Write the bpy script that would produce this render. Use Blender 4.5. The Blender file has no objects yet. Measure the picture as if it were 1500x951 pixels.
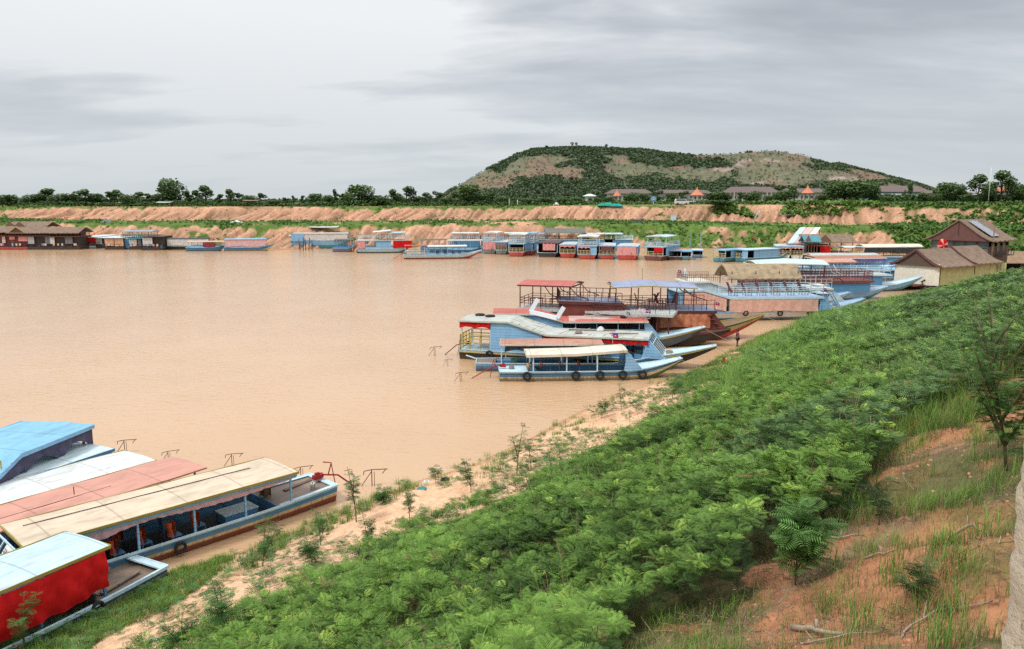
import bpy, bmesh, math, random
import numpy as np
from mathutils import Vector, Matrix
from math import pi, sin, cos, radians, atan2, sqrt

random.seed(7)
RNG = np.random.default_rng(11)
scene = bpy.context.scene
COL = scene.collection

# ------------------------------------------------------------------ camera
EYE = 14.0
F = 1150.0                    # focal length in photo pixels (photo 1500 wide)
PITCH = math.atan((475.5 - 292.0) / F)
cam_d = bpy.data.cameras.new("camera")
cam_d.sensor_width = 36; cam_d.lens = 36 * F / 1500; cam_d.clip_end = 20000; cam_d.clip_start = .1
cam = bpy.data.objects.new("camera", cam_d); COL.objects.link(cam)
cam.location = (0, 0, EYE); cam.rotation_euler = (pi / 2 - PITCH, 0, 0)
scene.camera = cam
scene.view_settings.view_transform = 'Standard'; scene.view_settings.look = 'None'
scene.cycles.use_denoising = False; scene.cycles.adaptive_threshold = .005
scene.view_settings.exposure = 0; scene.view_settings.gamma = 1

def gp(px, py, z=0.0):
    """world point at height z seen at photo pixel px,py"""
    u = (px - 750) / F; v = (475.5 - py) / F
    d = Vector((u, cos(PITCH) + v * sin(PITCH), -sin(PITCH) + v * cos(PITCH)))
    t = (z - EYE) / d.z
    return Vector((d.x * t, d.y * t, z))

def at_y(px, py, Y):
    u = (px - 750) / F; v = (475.5 - py) / F
    d = Vector((u, cos(PITCH) + v * sin(PITCH), -sin(PITCH) + v * cos(PITCH)))
    t = Y / d.y
    return Vector((d.x * t, Y, EYE + d.z * t))

def to_px(x, y, z):
    dz = z - EYE
    d = y * cos(PITCH) - dz * sin(PITCH)
    d = np.where(np.abs(d) < 1e-3, 1e-3, d)
    return 750 + F * x / d, 475.5 - F * (y * sin(PITCH) + dz * cos(PITCH)) / d, d

# ------------------------------------------------------------------ numpy noise
def _hash(i, j, s):
    h = (i.astype(np.int64) * 374761393 + j.astype(np.int64) * 668265263 + s * 144665) & 0x7fffffff
    h = ((h ^ (h >> 13)) * 1274126177) & 0x7fffffff
    return ((h ^ (h >> 16)) & 0xffff) / 65535.0
def vnoise(x, y, s=0):
    x = np.asarray(x, float); y = np.asarray(y, float)
    i = np.floor(x); j = np.floor(y); u = x - i; v = y - j
    u = u * u * (3 - 2 * u); v = v * v * (3 - 2 * v)
    a = _hash(i, j, s); b = _hash(i + 1, j, s); c = _hash(i, j + 1, s); d = _hash(i + 1, j + 1, s)
    return (a * (1 - u) + b * u) * (1 - v) + (c * (1 - u) + d * u) * v
def fbm(x, y, s=0, o=4):
    r = 0; a = .5; t = 0
    for k in range(o):
        r = r + a * vnoise(x * 2 ** k + 17.3 * k, y * 2 ** k - 9.1 * k, s + k); t += a; a *= .5
    return r / t
def sstep(a, b, x):
    t = np.clip((x - a) / (b - a), 0, 1); return t * t * (3 - 2 * t)
def in_poly(px, py, poly):
    inside = np.zeros(np.shape(px), bool); n = len(poly)
    for k in range(n):
        x1, y1 = poly[k]; x2, y2 = poly[(k + 1) % n]
        if y1 == y2: continue
        c = ((y1 > py) != (y2 > py)) & (px < (x2 - x1) * (py - y1) / (y2 - y1) + x1)
        inside ^= c
    return inside

# ------------------------------------------------------------------ materials
MATS = {}
def _nt(name):
    m = bpy.data.materials.new(name); m.use_nodes = True
    nt = m.node_tree; nt.nodes.clear()
    out = nt.nodes.new('ShaderNodeOutputMaterial'); b = nt.nodes.new('ShaderNodeBsdfPrincipled')
    nt.links.new(b.outputs[0], out.inputs[0])
    return m, nt, b, out
def N(nt, t, **k):
    n = nt.nodes.new(t)
    for a, v in k.items():
        if a.startswith('i_'): n.inputs[int(a[2:])].default_value = v
        else: setattr(n, a, v)
    return n
def mixc(nt, fac, a, b, mode='MIX'):
    n = nt.nodes.new('ShaderNodeMix'); n.data_type = 'RGBA'; n.blend_type = mode
    for s, v in ((n.inputs[0], fac), (n.inputs[6], a), (n.inputs[7], b)):
        if hasattr(v, 'is_linked') or hasattr(v, 'links'): nt.links.new(v, s)
        else: s.default_value = v if not isinstance(v, tuple) else (*v[:3], 1)
    return n.outputs[2]
def ramp(nt, src, stops):
    r = nt.nodes.new('ShaderNodeValToRGB'); e = r.color_ramp.elements
    while len(e) < len(stops): e.new(.5)
    for k, (p, c) in enumerate(stops):
        e[k].position = p; e[k].color = (c, c, c, 1) if isinstance(c, (int, float)) else (*c[:3], 1)
    nt.links.new(src, r.inputs[0]); return r.outputs[0]
def noise(nt, vec, scale, detail=4, rough=.55, dist=0):
    n = N(nt, 'ShaderNodeTexNoise'); n.inputs['Scale'].default_value = scale; n.inputs['Detail'].default_value = detail
    n.inputs['Roughness'].default_value = rough; n.inputs['Distortion'].default_value = dist
    if vec is not None: nt.links.new(vec, n.inputs['Vector'])
    return n.outputs[0]
def objvec(nt, scale=(1, 1, 1)):
    t = N(nt, 'ShaderNodeTexCoord'); mp = N(nt, 'ShaderNodeMapping'); mp.inputs['Scale'].default_value = scale
    nt.links.new(t.outputs['Object'], mp.inputs[0]); return mp.outputs[0]
def bump(nt, b, h, strength=.3, dist=.02):
    n = N(nt, 'ShaderNodeBump'); n.inputs['Strength'].default_value = strength; n.inputs['Distance'].default_value = dist
    nt.links.new(h, n.inputs['Height']); nt.links.new(n.outputs[0], b.inputs['Normal'])

def paint(name, rgb, wear=.35, rough=.55, planks=0, dirt=(.14, .09, .06), axis='z'):
    """weathered painted boards / metal"""
    if name in MATS: return MATS[name]
    m, nt, b, _ = _nt(name)
    v = objvec(nt)
    n1 = noise(nt, v, 1.3, 5, .6)
    streak = noise(nt, objvec(nt, (2.2, 2.2, .35) if axis == 'z' else (.3, 3, 3)), 3.0, 4, .65)
    light = tuple(min(.85, c * 1.25 + .03) for c in rgb); dark = tuple(c * .72 for c in rgb)
    c = mixc(nt, n1, dark, light)
    f = ramp(nt, streak, [(.5, 0), (.72, wear)])
    c = mixc(nt, f, c, dirt)
    chips = ramp(nt, noise(nt, v, 9, 3, .7), [(.62, 0), (.68, wear * .8)])
    c = mixc(nt, chips, c, tuple(min(.8, x * .5 + .2) for x in rgb))
    sx = N(nt, 'ShaderNodeSeparateXYZ'); nt.links.new(v, sx.inputs[0])
    ma = N(nt, 'ShaderNodeMath', operation='MULTIPLY_ADD'); nt.links.new(streak, ma.inputs[0]); ma.inputs[1].default_value = -.35; nt.links.new(sx.outputs[2], ma.inputs[2])
    c = mixc(nt, ramp(nt, ma.outputs[0], [(0, .75), (.22, 0)]), c, (.10, .065, .04))   # waterline grime
    h = n1
    if planks:
        w = N(nt, 'ShaderNodeTexWave', bands_direction='Z' if axis == 'z' else 'Y'); w.inputs['Scale'].default_value = .314 / planks * 1.0
        w.inputs['Distortion'].default_value = .25
        nt.links.new(objvec(nt), w.inputs['Vector'])
        line = ramp(nt, w.outputs[0], [(0, 1), (.035, .0)])
        c = mixc(nt, line, c, tuple(x * .35 for x in rgb)); h = w.outputs[0]
    nt.links.new(c, b.inputs['Base Color']); b.inputs['Roughness'].default_value = rough
    b.inputs['Specular IOR Level'].default_value = .3
    bump(nt, b, noise(nt, v, 14, 4, .6), .25, .01)
    MATS[name] = m; return m

def cloth(name, rgb, rgb2=None, trans=.15, stripes=0, rough=.85):
    if name in MATS: return MATS[name]
    m, nt, b, out = _nt(name)
    v = objvec(nt); n1 = noise(nt, v, 2.2, 4)
    a = rgb2 or tuple(min(.85, c * 1.2 + .02) for c in rgb)
    c = mixc(nt, ramp(nt, n1, [(.3, 0), (.7, 1)]), tuple(x * .85 for x in rgb), a)
    if stripes:
        w = N(nt, 'ShaderNodeTexWave', bands_direction='X'); w.inputs['Scale'].default_value = stripes
        nt.links.new(v, w.inputs['Vector'])
        c = mixc(nt, ramp(nt, w.outputs[0], [(.45, 0), (.55, .8)]), c, (.75, .7, .7))
    nt.links.new(c, b.inputs['Base Color']); b.inputs['Roughness'].default_value = rough
    b.inputs['Specular IOR Level'].default_value = .15
    bump(nt, b, noise(nt, v, 30, 3), .2, .01)
    if trans:
        t = N(nt, 'ShaderNodeBsdfTranslucent'); nt.links.new(c, t.inputs[0])
        mx = N(nt, 'ShaderNodeMixShader'); mx.inputs[0].default_value = trans
        nt.links.new(b.outputs[0], mx.inputs[1]); nt.links.new(t.outputs[0], mx.inputs[2]); nt.links.new(mx.outputs[0], out.inputs[0])
    MATS[name] = m; return m

def attr_mat(name, rough=.9, trans=0, fine=0, spec=.15, bumpscale=0, bumpd=.03):
    """colour from the mesh's colour attribute, broken up by noise"""
    if name in MATS: return MATS[name]
    m, nt, b, out = _nt(name)
    a = N(nt, 'ShaderNodeVertexColor', layer_name='Col'); c = a.outputs[0]
    if fine:
        n1 = noise(nt, objvec(nt), fine, 6, .7)
        c = mixc(nt, 1.0, c, ramp(nt, n1, [(.25, .62), (.75, 1.35)]), 'MULTIPLY')
    nt.links.new(c, b.inputs['Base Color']); b.inputs['Roughness'].default_value = rough
    b.inputs['Specular IOR Level'].default_value = spec
    if bumpscale: bump(nt, b, noise(nt, objvec(nt), bumpscale, 6, .7), .8, bumpd)
    if trans:
        t = N(nt, 'ShaderNodeBsdfTranslucent'); nt.links.new(c, t.inputs[0])
        mx = N(nt, 'ShaderNodeMixShader'); mx.inputs[0].default_value = trans
        nt.links.new(b.outputs[0], mx.inputs[1]); nt.links.new(t.outputs[0], mx.inputs[2]); nt.links.new(mx.outputs[0], out.inputs[0])
    MATS[name] = m; return m

def thatch_mat(name, rgb):
    if name in MATS: return MATS[name]
    m, nt, b, _ = _nt(name)
    n1 = noise(nt, objvec(nt, (9, 9, 1.6)), 2.5, 5, .75); n2 = noise(nt, objvec(nt), 1.1, 3)
    c = mixc(nt, ramp(nt, n1, [(.3, 0), (.72, 1)]), tuple(x * .4 for x in rgb), tuple(x * 1.35 for x in rgb))
    c = mixc(nt, ramp(nt, n2, [(.4, 0), (.7, .5)]), c, (.10, .085, .07))
    nt.links.new(c, b.inputs['Base Color']); b.inputs['Roughness'].default_value = .95; b.inputs['Specular IOR Level'].default_value = .1
    bump(nt, b, n1, .9, .08)
    MATS[name] = m; return m

def metalroof(name, rgb, rust=.3, rib=.35):
    """painted sheet roof with seams and rust stains"""
    if name in MATS: return MATS[name]
    m, nt, b, _ = _nt(name)
    v = objvec(nt)
    n1 = noise(nt, v, .8, 5, .6)
    c = mixc(nt, n1, tuple(x * .8 for x in rgb), tuple(min(.85, x * 1.15 + .02) for x in rgb))
    st = noise(nt, objvec(nt, (.5, 2.5, 1)), 1.6, 5, .7)
    bl = noise(nt, objvec(nt, (.35, .9, 1)), 1.0, 6, .7, .6)
    c = mixc(nt, ramp(nt, bl, [(.46, 0), (.66, .45)]), c, tuple(x * .45 for x in rgb))
    c = mixc(nt, ramp(nt, st, [(.52, 0), (.70, min(.9, rust * 1.7))]), c, (.22, .12, .07))
    c = mixc(nt, ramp(nt, noise(nt, v, 16, 3, .7), [(.60, 0), (.70, .5)]), c, tuple(x * .5 for x in rgb))
    w = N(nt, 'ShaderNodeTexWave', bands_direction='X'); w.inputs['Scale'].default_value = .314 / 2.4
    nt.links.new(v, w.inputs['Vector'])
    c = mixc(nt, ramp(nt, w.outputs[0], [(0, .55), (.004, 0)]), c, tuple(x * .4 for x in rgb))
    nt.links.new(c, b.inputs['Base Color']); b.inputs['Roughness'].default_value = .5; b.inputs['Specular IOR Level'].default_value = .3
    bump(nt, b, noise(nt, v, 5, 4), .3, .02)
    MATS[name] = m; return m

def flat(name, rgb, rough=.6, var=.25, metal=0):
    if name in MATS: return MATS[name]
    m, nt, b, _ = _nt(name)
    c = mixc(nt, noise(nt, objvec(nt), 6, 4), tuple(x * (1 - var) for x in rgb), tuple(min(.9, x * (1 + var)) for x in rgb))
    nt.links.new(c, b.inputs['Base Color']); b.inputs['Roughness'].default_value = rough; b.inputs['Metallic'].default_value = metal
    b.inputs['Specular IOR Level'].default_value = .3
    MATS[name] = m; return m

# palette
BLUE = paint('paint_sky_blue', (.22, .44, .68), .22, planks=.24)
BLUE2 = paint('paint_mid_blue', (.065, .22, .40), .25, planks=.2)
BLUEP = paint('paint_pale_blue', (.46, .62, .75), .3)
TEAL = paint('paint_teal', (.06, .25, .30), .4, planks=.2)
CREAM = paint('paint_cream', (.66, .53, .30), .45, planks=.2)
WHITE = paint('paint_white', (.66, .66, .62), .35, planks=.24)
REDP = paint('paint_red', (.45, .045, .03), .35)
BLACKP = paint('tar_black', (.022, .020, .019), .2)
MAROON = paint('wood_maroon', (.085, .022, .018), .2)
MAROON2 = paint('wood_red_brown', (.16, .035, .025), .25)
GREEN = paint('paint_green', (.03, .14, .06), .3)
YELL = paint('paint_yellow', (.40, .30, .04), .3)
DARKW = paint('dark_wood', (.030, .018, .015), .3)
BROWNW = paint('brown_wood', (.17, .09, .05), .4, axis='x')
PLANK = paint('weathered_plank', (.22, .16, .12), .6, planks=.16, axis='x')
BLUEGREY = paint('deck_grey_blue', (.18, .21, .30), .3)
DECKG = paint('deck_pale_grey', (.46, .48, .46), .45)
R_TAN = metalroof('roof_tan', (.64, .52, .38), .25)
R_PINK = metalroof('roof_salmon', (.58, .28, .21), .2)
R_WHITE = metalroof('roof_white', (.66, .70, .68), .35)
R_PALE = metalroof('roof_pale_blue', (.50, .66, .72), .25)
R_BLUE = metalroof('roof_blue', (.20, .45, .60), .2)
R_GREY = metalroof('roof_weathered_grey', (.48, .50, .46), .45)
R_RED = metalroof('roof_red', (.48, .12, .09), .2)
R_RUST = metalroof('roof_rusty_pink', (.46, .22, .15), .8)
R_LILAC = metalroof('roof_grey_lilac', (.26, .30, .42), .15)
R_MINT = metalroof('roof_pale_mint', (.52, .70, .66), .15)
R_CREAM = metalroof('roof_cream', (.68, .62, .50), .2)
R_ORANGE = metalroof('roof_brown_orange', (.40, .16, .09), .4)
R_OLIVE = metalroof('roof_olive_grey', (.12, .13, .11), .3)
C_RED = cloth('red_tarpaulin', (.42, .006, .008), (.60, .015, .015), trans=.0)
C_PINK = cloth('pink_curtain', (.72, .30, .29), (.80, .38, .36))
C_SALM = cloth('salmon_curtain', (.80, .46, .36), (.84, .54, .44))
C_ORNG = cloth('orange_curtain', (.66, .17, .08), (.80, .36, .20))
C_CHK = cloth('pink_checked_cloth', (.50, .18, .24), (.60, .26, .30), stripes=9)
C_PURP = cloth('purple_grey_cloth', (.09, .085, .14))
C_WHT = cloth('white_tarpaulin', (.62, .60, .57))
C_GREY = cloth('grey_tarpaulin', (.18, .19, .20))
C_CREAM = cloth('cream_tarpaulin', (.84, .80, .64), (.86, .84, .72))
C_KHAKI = cloth('khaki_tarpaulin', (.47, .47, .21), (.54, .54, .27))
C_PEACH = cloth('peach_tarpaulin', (.70, .42, .26))
C_DARK = cloth('dark_tarpaulin', (.03, .032, .035), trans=0)
C_BROWN = cloth('grey_brown_cloth', (.22, .16, .15))
RUBBER = flat('rubber', (.02, .02, .02), .8)
RUST = flat('rusty_metal', (.09, .03, .022), .8)
REDM = flat('red_metal', (.30, .02, .02), .6)
DARKI = flat('dark_interior', (.012, .014, .018), .8)
GLASS = flat('window_glass', (.05, .07, .08), .12, .3)
STRAW = thatch_mat('straw_thatch', (.46, .35, .22))
THATCH = thatch_mat('grey_brown_thatch', (.29, .205, .15))
VEST = cloth('orange_life_vest', (.88, .13, .03))

# ------------------------------------------------------------------ mesh helpers
class MB:
    def __init__(s): s.v = []; s.f = []; s.sm = []
    def add(s, vs, fs, smooth=False):
        o = len(s.v); s.v += [tuple(v) for v in vs]; s.f += [tuple(i + o for i in f) for f in fs]; s.sm += [smooth] * len(fs); return s
    def box(s, c, d, rz=0.0, M=None):
        x, y, z = d[0] / 2, d[1] / 2, d[2] / 2
        vs = [Vector((a * x, b * y, e * z)) for e in (-1, 1) for a, b in ((-1, -1), (1, -1), (1, 1), (-1, 1))]
        R = Matrix.Rotation(rz, 3, 'Z') if M is None else M
        vs = [R @ v + Vector(c) for v in vs]
        return s.add(vs, [(0, 3, 2, 1), (4, 5, 6, 7), (0, 1, 5, 4), (1, 2, 6, 5), (2, 3, 7, 6), (3, 0, 4, 7)])
    def beam(s, p, q, w, h, up=(0, 0, 1)):
        p = Vector(p); q = Vector(q); d = q - p
        if d.length < 1e-6: return s
        x = d.normalized(); u = Vector(up)
        if abs(x.dot(u)) > .97: u = Vector((0, 1, 0))
        y = u.cross(x).normalized(); z = x.cross(y)
        M = Matrix((x, y, z)).transposed()
        return s.box((p + q) / 2, (d.length, w, h), M=M)
    def tube(s, pts, r, n=6, cap=True):
        pts = [Vector(p) for p in pts]; m = len(pts); rs = r if isinstance(r, (list, tuple)) else [r] * m
        vs = []; u = None
        for k, p in enumerate(pts):
            t = (pts[min(k + 1, m - 1)] - pts[max(k - 1, 0)]).normalized()
            if u is None: u = Vector((0, 0, 1)) if abs(t.z) < .9 else Vector((1, 0, 0))
            a = (u - t * u.dot(t)).normalized(); b = t.cross(a); u = a
            vs += [p + (a * cos(2 * pi * i / n) + b * sin(2 * pi * i / n)) * rs[k] for i in range(n)]
        fs = [(k * n + i, k * n + (i + 1) % n, (k + 1) * n + (i + 1) % n, (k + 1) * n + i) for k in range(m - 1) for i in range(n)]
        s.add(vs, fs, True)
        if cap: o = len(s.v) - len(vs); s.f += [tuple(o + i for i in range(n))[::-1], tuple(o + (m - 1) * n + i for i in range(n))]; s.sm += [False, False]
        return s
    def ring(s, c, R, r, ax='y', n=18, m=8, a0=0, a1=2 * pi):
        full = abs(a1 - a0 - 2 * pi) < 1e-6; nn = n if full else n + 1
        vs = []
        for i in range(nn):
            a = a0 + (a1 - a0) * i / n
            for j in range(m):
                b = 2 * pi * j / m; q = R + r * cos(b); h = r * sin(b)
                p = {'y': (q * cos(a), h, q * sin(a)), 'z': (q * cos(a), q * sin(a), h), 'x': (h, q * cos(a), q * sin(a))}[ax]
                vs.append(Vector(p) + Vector(c))
        fs = [(i * m + j, i * m + (j + 1) % m, ((i + 1) % nn) * m + (j + 1) % m, ((i + 1) % nn) * m + j) for i in range(nn if full else nn - 1) for j in range(m)]
        return s.add(vs, fs, True)
    def grid(s, fn, nu, nv, smooth=True, thick=0):
        vs = [Vector(fn(i / nu, j / nv)) for i in range(nu + 1) for j in range(nv + 1)]
        fs = [(i * (nv + 1) + j, (i + 1) * (nv + 1) + j, (i + 1) * (nv + 1) + j + 1, i * (nv + 1) + j + 1) for i in range(nu) for j in range(nv)]
        if not thick: return s.add(vs, fs, smooth)
        n = len(vs); vs2 = vs + [v - Vector((0, 0, thick)) for v in vs]
        f2 = fs + [tuple(a + n for a in f)[::-1] for f in fs]
        s.add(vs2, f2, False)
        o = len(s.v) - len(vs2); W = nv + 1
        edge = [i * W for i in range(nu + 1)] + [nu * W + j for j in range(1, nv + 1)] + [i * W + nv for i in range(nu - 1, -1, -1)] + [j for j in range(nv - 1, 0, -1)]
        for k in range(len(edge)):
            a, b = edge[k], edge[(k + 1) % len(edge)]
            s.f.append((o + b, o + a, o + a + n, o + b + n)); s.sm.append(False)
        return s
    def poly(s, pts, th=0, n=(0, 1, 0)):
        pts = [Vector(p) for p in pts]; m = len(pts)
        if not th: return s.add(pts, [tuple(range(m))])
        d = Vector(n) * th
        return s.add(pts + [p + d for p in pts], [tuple(range(m))[::-1], tuple(range(m, 2 * m))] + [(i, (i + 1) % m, (i + 1) % m + m, i + m) for i in range(m)])
    def build(s, name, mat, parent=None, **props):
        me = bpy.data.meshes.new(name); me.from_pydata(s.v, [], s.f)
        me.polygons.foreach_set('use_smooth', s.sm)
        me.materials.append(mat); me.update()
        return link(name, me, parent, **props)

def link(name, me, parent=None, **props):
    o = bpy.data.objects.new(name, me); COL.objects.link(o)
    if parent is not None: o.parent = parent
    for k, v in props.items():
        if v is not None: o[k] = v
    return o
def thing(name, label, cat, loc=(0, 0, 0), rz=0, group=None):
    o = bpy.data.objects.new(name, None); COL.objects.link(o); o.empty_display_size = .3
    o.location = loc; o.rotation_euler = (0, 0, rz); o['label'] = label; o['category'] = cat
    if group: o['group'] = group
    return o
def dup(root, loc, rz, label=None, scale=None):
    def cp(o, par):
        c = o.copy(); COL.objects.link(c); c.parent = par
        for ch in list(o.children): cp(ch, c)
        return c
    r = cp(root, None); r.location = loc; r.rotation_euler = (0, 0, rz)
    if label: r['label'] = label
    if scale: r.scale = scale if not isinstance(scale, (int, float)) else (scale,) * 3
    return r
def np_mesh(name, verts, faces, mat, cols=None, smooth=False, parent=None, uniform=4, **props):
    """verts (n,3); faces (m,k) ; cols per-vertex (n,3)"""
    me = bpy.data.meshes.new(name); verts = np.asarray(verts, np.float32); faces = np.asarray(faces, np.int32)
    k = faces.shape[1]; m = len(faces)
    me.vertices.add(len(verts)); me.vertices.foreach_set('co', verts.ravel())
    me.loops.add(m * k); me.loops.foreach_set('vertex_index', faces.ravel())
    me.polygons.add(m); me.polygons.foreach_set('loop_start', np.arange(0, m * k, k, dtype=np.int32))
    try: me.polygons.foreach_set('loop_total', np.full(m, k, np.int32))
    except Exception: pass
    if smooth: me.polygons.foreach_set('use_smooth', np.ones(m, bool))
    if cols is not None:
        a = me.color_attributes.new('Col', 'FLOAT_COLOR', 'POINT')
        c4 = np.ones((len(verts), 4), np.float32); c4[:, :3] = cols; a.data.foreach_set('color', c4.ravel())
    me.materials.append(mat); me.update(calc_edges=True); me.validate()
    return link(name, me, parent, **props)
ORD = ['first', 'second', 'third', 'fourth', 'fifth', 'sixth', 'seventh', 'eighth', 'ninth', 'tenth', 'eleventh', 'twelfth', 'thirteenth',
       'fourteenth', 'fifteenth', 'sixteenth', 'seventeenth', 'eighteenth', 'nineteenth']
def ordw(n):
    if n <= 19: return ORD[n - 1]
    tens = {2: 'twent', 3: 'thirt', 4: 'fort', 5: 'fift', 6: 'sixt', 7: 'sevent', 8: 'eight', 9: 'ninet'}[n // 10]
    return tens + 'ieth' if n % 10 == 0 else tens + 'y-' + ORD[n % 10 - 1]
# ------------------------------------------------------------------ world, sun
SUN_EL, SUN_AZ = radians(52), radians(-125)     # azimuth of the sun measured from +Y towards +X
world = bpy.data.worlds.new("World"); scene.world = world; world.use_nodes = True
nt = world.node_tree; nt.nodes.clear()
out = nt.nodes.new('ShaderNodeOutputWorld')
sky = nt.nodes.new('ShaderNodeTexSky'); sky.sky_type = 'NISHITA'; sky.sun_disc = False
sky.sun_elevation = SUN_EL; sky.sun_rotation = SUN_AZ
bg1 = nt.nodes.new('ShaderNodeBackground'); bg1.inputs[1].default_value = .1; nt.links.new(sky.outputs[0], bg1.inputs[0])
tc = nt.nodes.new('ShaderNodeTexCoord'); V = tc.outputs['Generated']
sep = nt.nodes.new('ShaderNodeSeparateXYZ'); nt.links.new(V, sep.inputs[0])
def mth(op, a, b=None, c=None, clamp=False):
    n = nt.nodes.new('ShaderNodeMath'); n.operation = op; n.use_clamp = clamp
    for k, v in enumerate((a, b, c)):
        if v is None: continue
        if isinstance(v, (int, float)): n.inputs[k].default_value = v
        else: nt.links.new(v, n.inputs[k])
    return n.outputs[0]
# cloud sheet: direction projected on a high plane
zz = mth('MAXIMUM', sep.outputs[2], 0.0); den = mth('ADD', zz, .16)
cx_ = mth('DIVIDE', sep.outputs[0], den); cy_ = mth('DIVIDE', sep.outputs[1], den)
cmb = nt.nodes.new('ShaderNodeCombineXYZ'); nt.links.new(cx_, cmb.inputs[0]); nt.links.new(cy_, cmb.inputs[1])
rot = nt.nodes.new('ShaderNodeMapping'); rot.inputs['Rotation'].default_value = (0, 0, radians(24)); rot.inputs['Scale'].default_value = (.55, 1.15, 1)
rot.inputs['Location'].default_value = (2.1, 5.4, 0)
nt.links.new(cmb.outputs[0], rot.inputs[0])
n1 = noise(nt, rot.outputs[0], 1.0, 7, .52, .5)
n2 = noise(nt, rot.outputs[0], 2.6, 6, .55, .2)
def blob(px, py, rad, soft):
    d = Vector(((px - 750) / F, cos(PITCH) + (475.5 - py) / F * sin(PITCH), -sin(PITCH) + (475.5 - py) / F * cos(PITCH))).normalized()
    n = nt.nodes.new('ShaderNodeVectorMath'); n.operation = 'DOT_PRODUCT'; nt.links.new(V, n.inputs[0]); n.inputs[1].default_value = d
    return mth('MULTIPLY', mth('SUBTRACT', n.outputs['Value'], cos(rad)), 1 / (1 - cos(rad)), clamp=True)
bright = mth('ADD', mth('ADD', mth('MULTIPLY', blob(430, 75, radians(15), 0), .36), mth('MULTIPLY', blob(40, 75, radians(13), 0), .28)), mth('MULTIPLY', blob(850, 160, radians(13), 0), .16))
dark = mth('ADD', mth('MULTIPLY', blob(1280, 130, radians(24), 0), .34), mth('MULTIPLY', blob(760, 20, radians(10), 0), .16))
dark = mth('ADD', dark, mth('MULTIPLY', blob(120, 190, radians(9), 0), .12))
f = mth('MULTIPLY', mth('ADD', mth('ADD', mth('SUBTRACT', mth('MULTIPLY', n1, 2.1), .60), mth('MULTIPLY', n2, 1.15)), mth('SUBTRACT', bright, dark)), .60)
# flatten the contrast close to the horizon
hz = mth('SUBTRACT', 1.0, mth('MULTIPLY', zz, 4.6), clamp=True)
cl = ramp(nt, f, [(.30, (.43, .465, .515)), (.50, (.545, .58, .625)), (.64, (.69, .72, .755)), (.79, (.90, .92, .94))])
cl = mixc(nt, mth('MULTIPLY', hz, .95), cl, (.62, .67, .705))
up = mth('ADD', 1.0, mth('MULTIPLY', mth('SUBTRACT', zz, .33, clamp=True), 2.4))
bg2 = nt.nodes.new('ShaderNodeBackground'); nt.links.new(cl, bg2.inputs[0]); nt.links.new(up, bg2.inputs[1])
mx = nt.nodes.new('ShaderNodeMixShader'); mx.inputs[0].default_value = .95
nt.links.new(bg1.outputs[0], mx.inputs[1]); nt.links.new(bg2.outputs[0], mx.inputs[2]); nt.links.new(mx.outputs[0], out.inputs[0])
sd = bpy.data.lights.new('sun', 'SUN'); sd.energy = 2.4; sd.angle = radians(10); sd.color = (1, .96, .90)
so = bpy.data.objects.new('sun', sd); COL.objects.link(so)
sv = Vector((sin(SUN_AZ) * cos(SUN_EL), cos(SUN_AZ) * cos(SUN_EL), sin(SUN_EL)))
so.rotation_euler = sv.to_track_quat('Z', 'Y').to_euler()

# ------------------------------------------------------------------ near bank
SH = [(0, 950), (60, 925), (150, 882), (243, 843), (340, 812), (430, 782), (500, 752), (560, 728), (600, 708), (690, 682), (780, 640), (850, 602), (930, 570),
      (1010, 546), (1070, 514), (1140, 480), (1200, 462)]
SHW = [gp(*p)[:2] for p in SH]
a, b = Vector(SHW[0]), Vector(SHW[3]); d0 = (a - b).normalized()
SHW = [tuple(a + d0 * 60 + Vector((-6, 4)))] + [tuple(a + d0 * 20)] + SHW + [(46, 99), (54, 100), (66, 96), (85, 88), (110, 80), (150, 72)]
LAND = SHW + [(150, -90), (-80, -90)]
SA = np.array(SHW)
def shore_s(x, y):
    x = np.asarray(x, float); y = np.asarray(y, float)
    best = np.full(x.shape, 1e9)
    for k in range(len(SA) - 1):
        ax, ay = SA[k]; bx, by = SA[k + 1]; dx, dy = bx - ax, by - ay
        t = np.clip(((x - ax) * dx + (y - ay) * dy) / (dx * dx + dy * dy), 0, 1)
        best = np.minimum(best, np.hypot(x - ax - t * dx, y - ay - t * dy))
    return np.where(in_poly(x, y, LAND), best, -best)
def near_z(x, y):
    s = shore_s(x, y)
    s2 = s + 1.6 * (fbm(x * .16, y * .16, 3) - .5) * sstep(1, 8, s)
    z = np.where(s2 < 0, .22 * s2, np.where(s2 < 8, .20 * s2 + .008 * s2 ** 2 * 1.0, 0))
    up = 2.11 + (.46 - .11 * sstep(24, 58, y)) * (s2 - 8)
    z = np.where(s2 >= 8, up, z)
    z = np.where(s2 > 28, 11.3 + .15 * (1 - np.exp(-(s2 - 28) / 3)) * 3, z)
    z = np.maximum(z, -2.5)
    # rills running down the slope, and small lumps
    al = x * .63 + y * .78
    rill = np.abs(vnoise(al * .55 + 1.2 * fbm(x * .3, y * .3, 9), s * .07, 5) - .5) * 2
    z = z - .28 * (1 - rill) ** 3 * sstep(9, 14, s) * (1 - sstep(28, 32, s))
    z = z + .22 * (fbm(x * .5, y * .5, 21) - .5) * sstep(.3, 5, s) + .07 * (fbm(x * 2.2, y * 2.2, 22) - .5) * sstep(0, 2, s)
    z = z + .14 * (fbm(x * 3.2, y * 3.2, 24, 3) - .5) * sstep(12, 16, s)
    ter = vnoise(al * .35, s * .9, 41)      # little sand steps near the water
    z = z + .12 * (sstep(.45, .6, ter) - .5) * sstep(.8, 2, s) * (1 - sstep(7, 9, s))
    return z
def nz(x, y): return float(near_z(np.array([x]), np.array([y]))[0])
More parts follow.
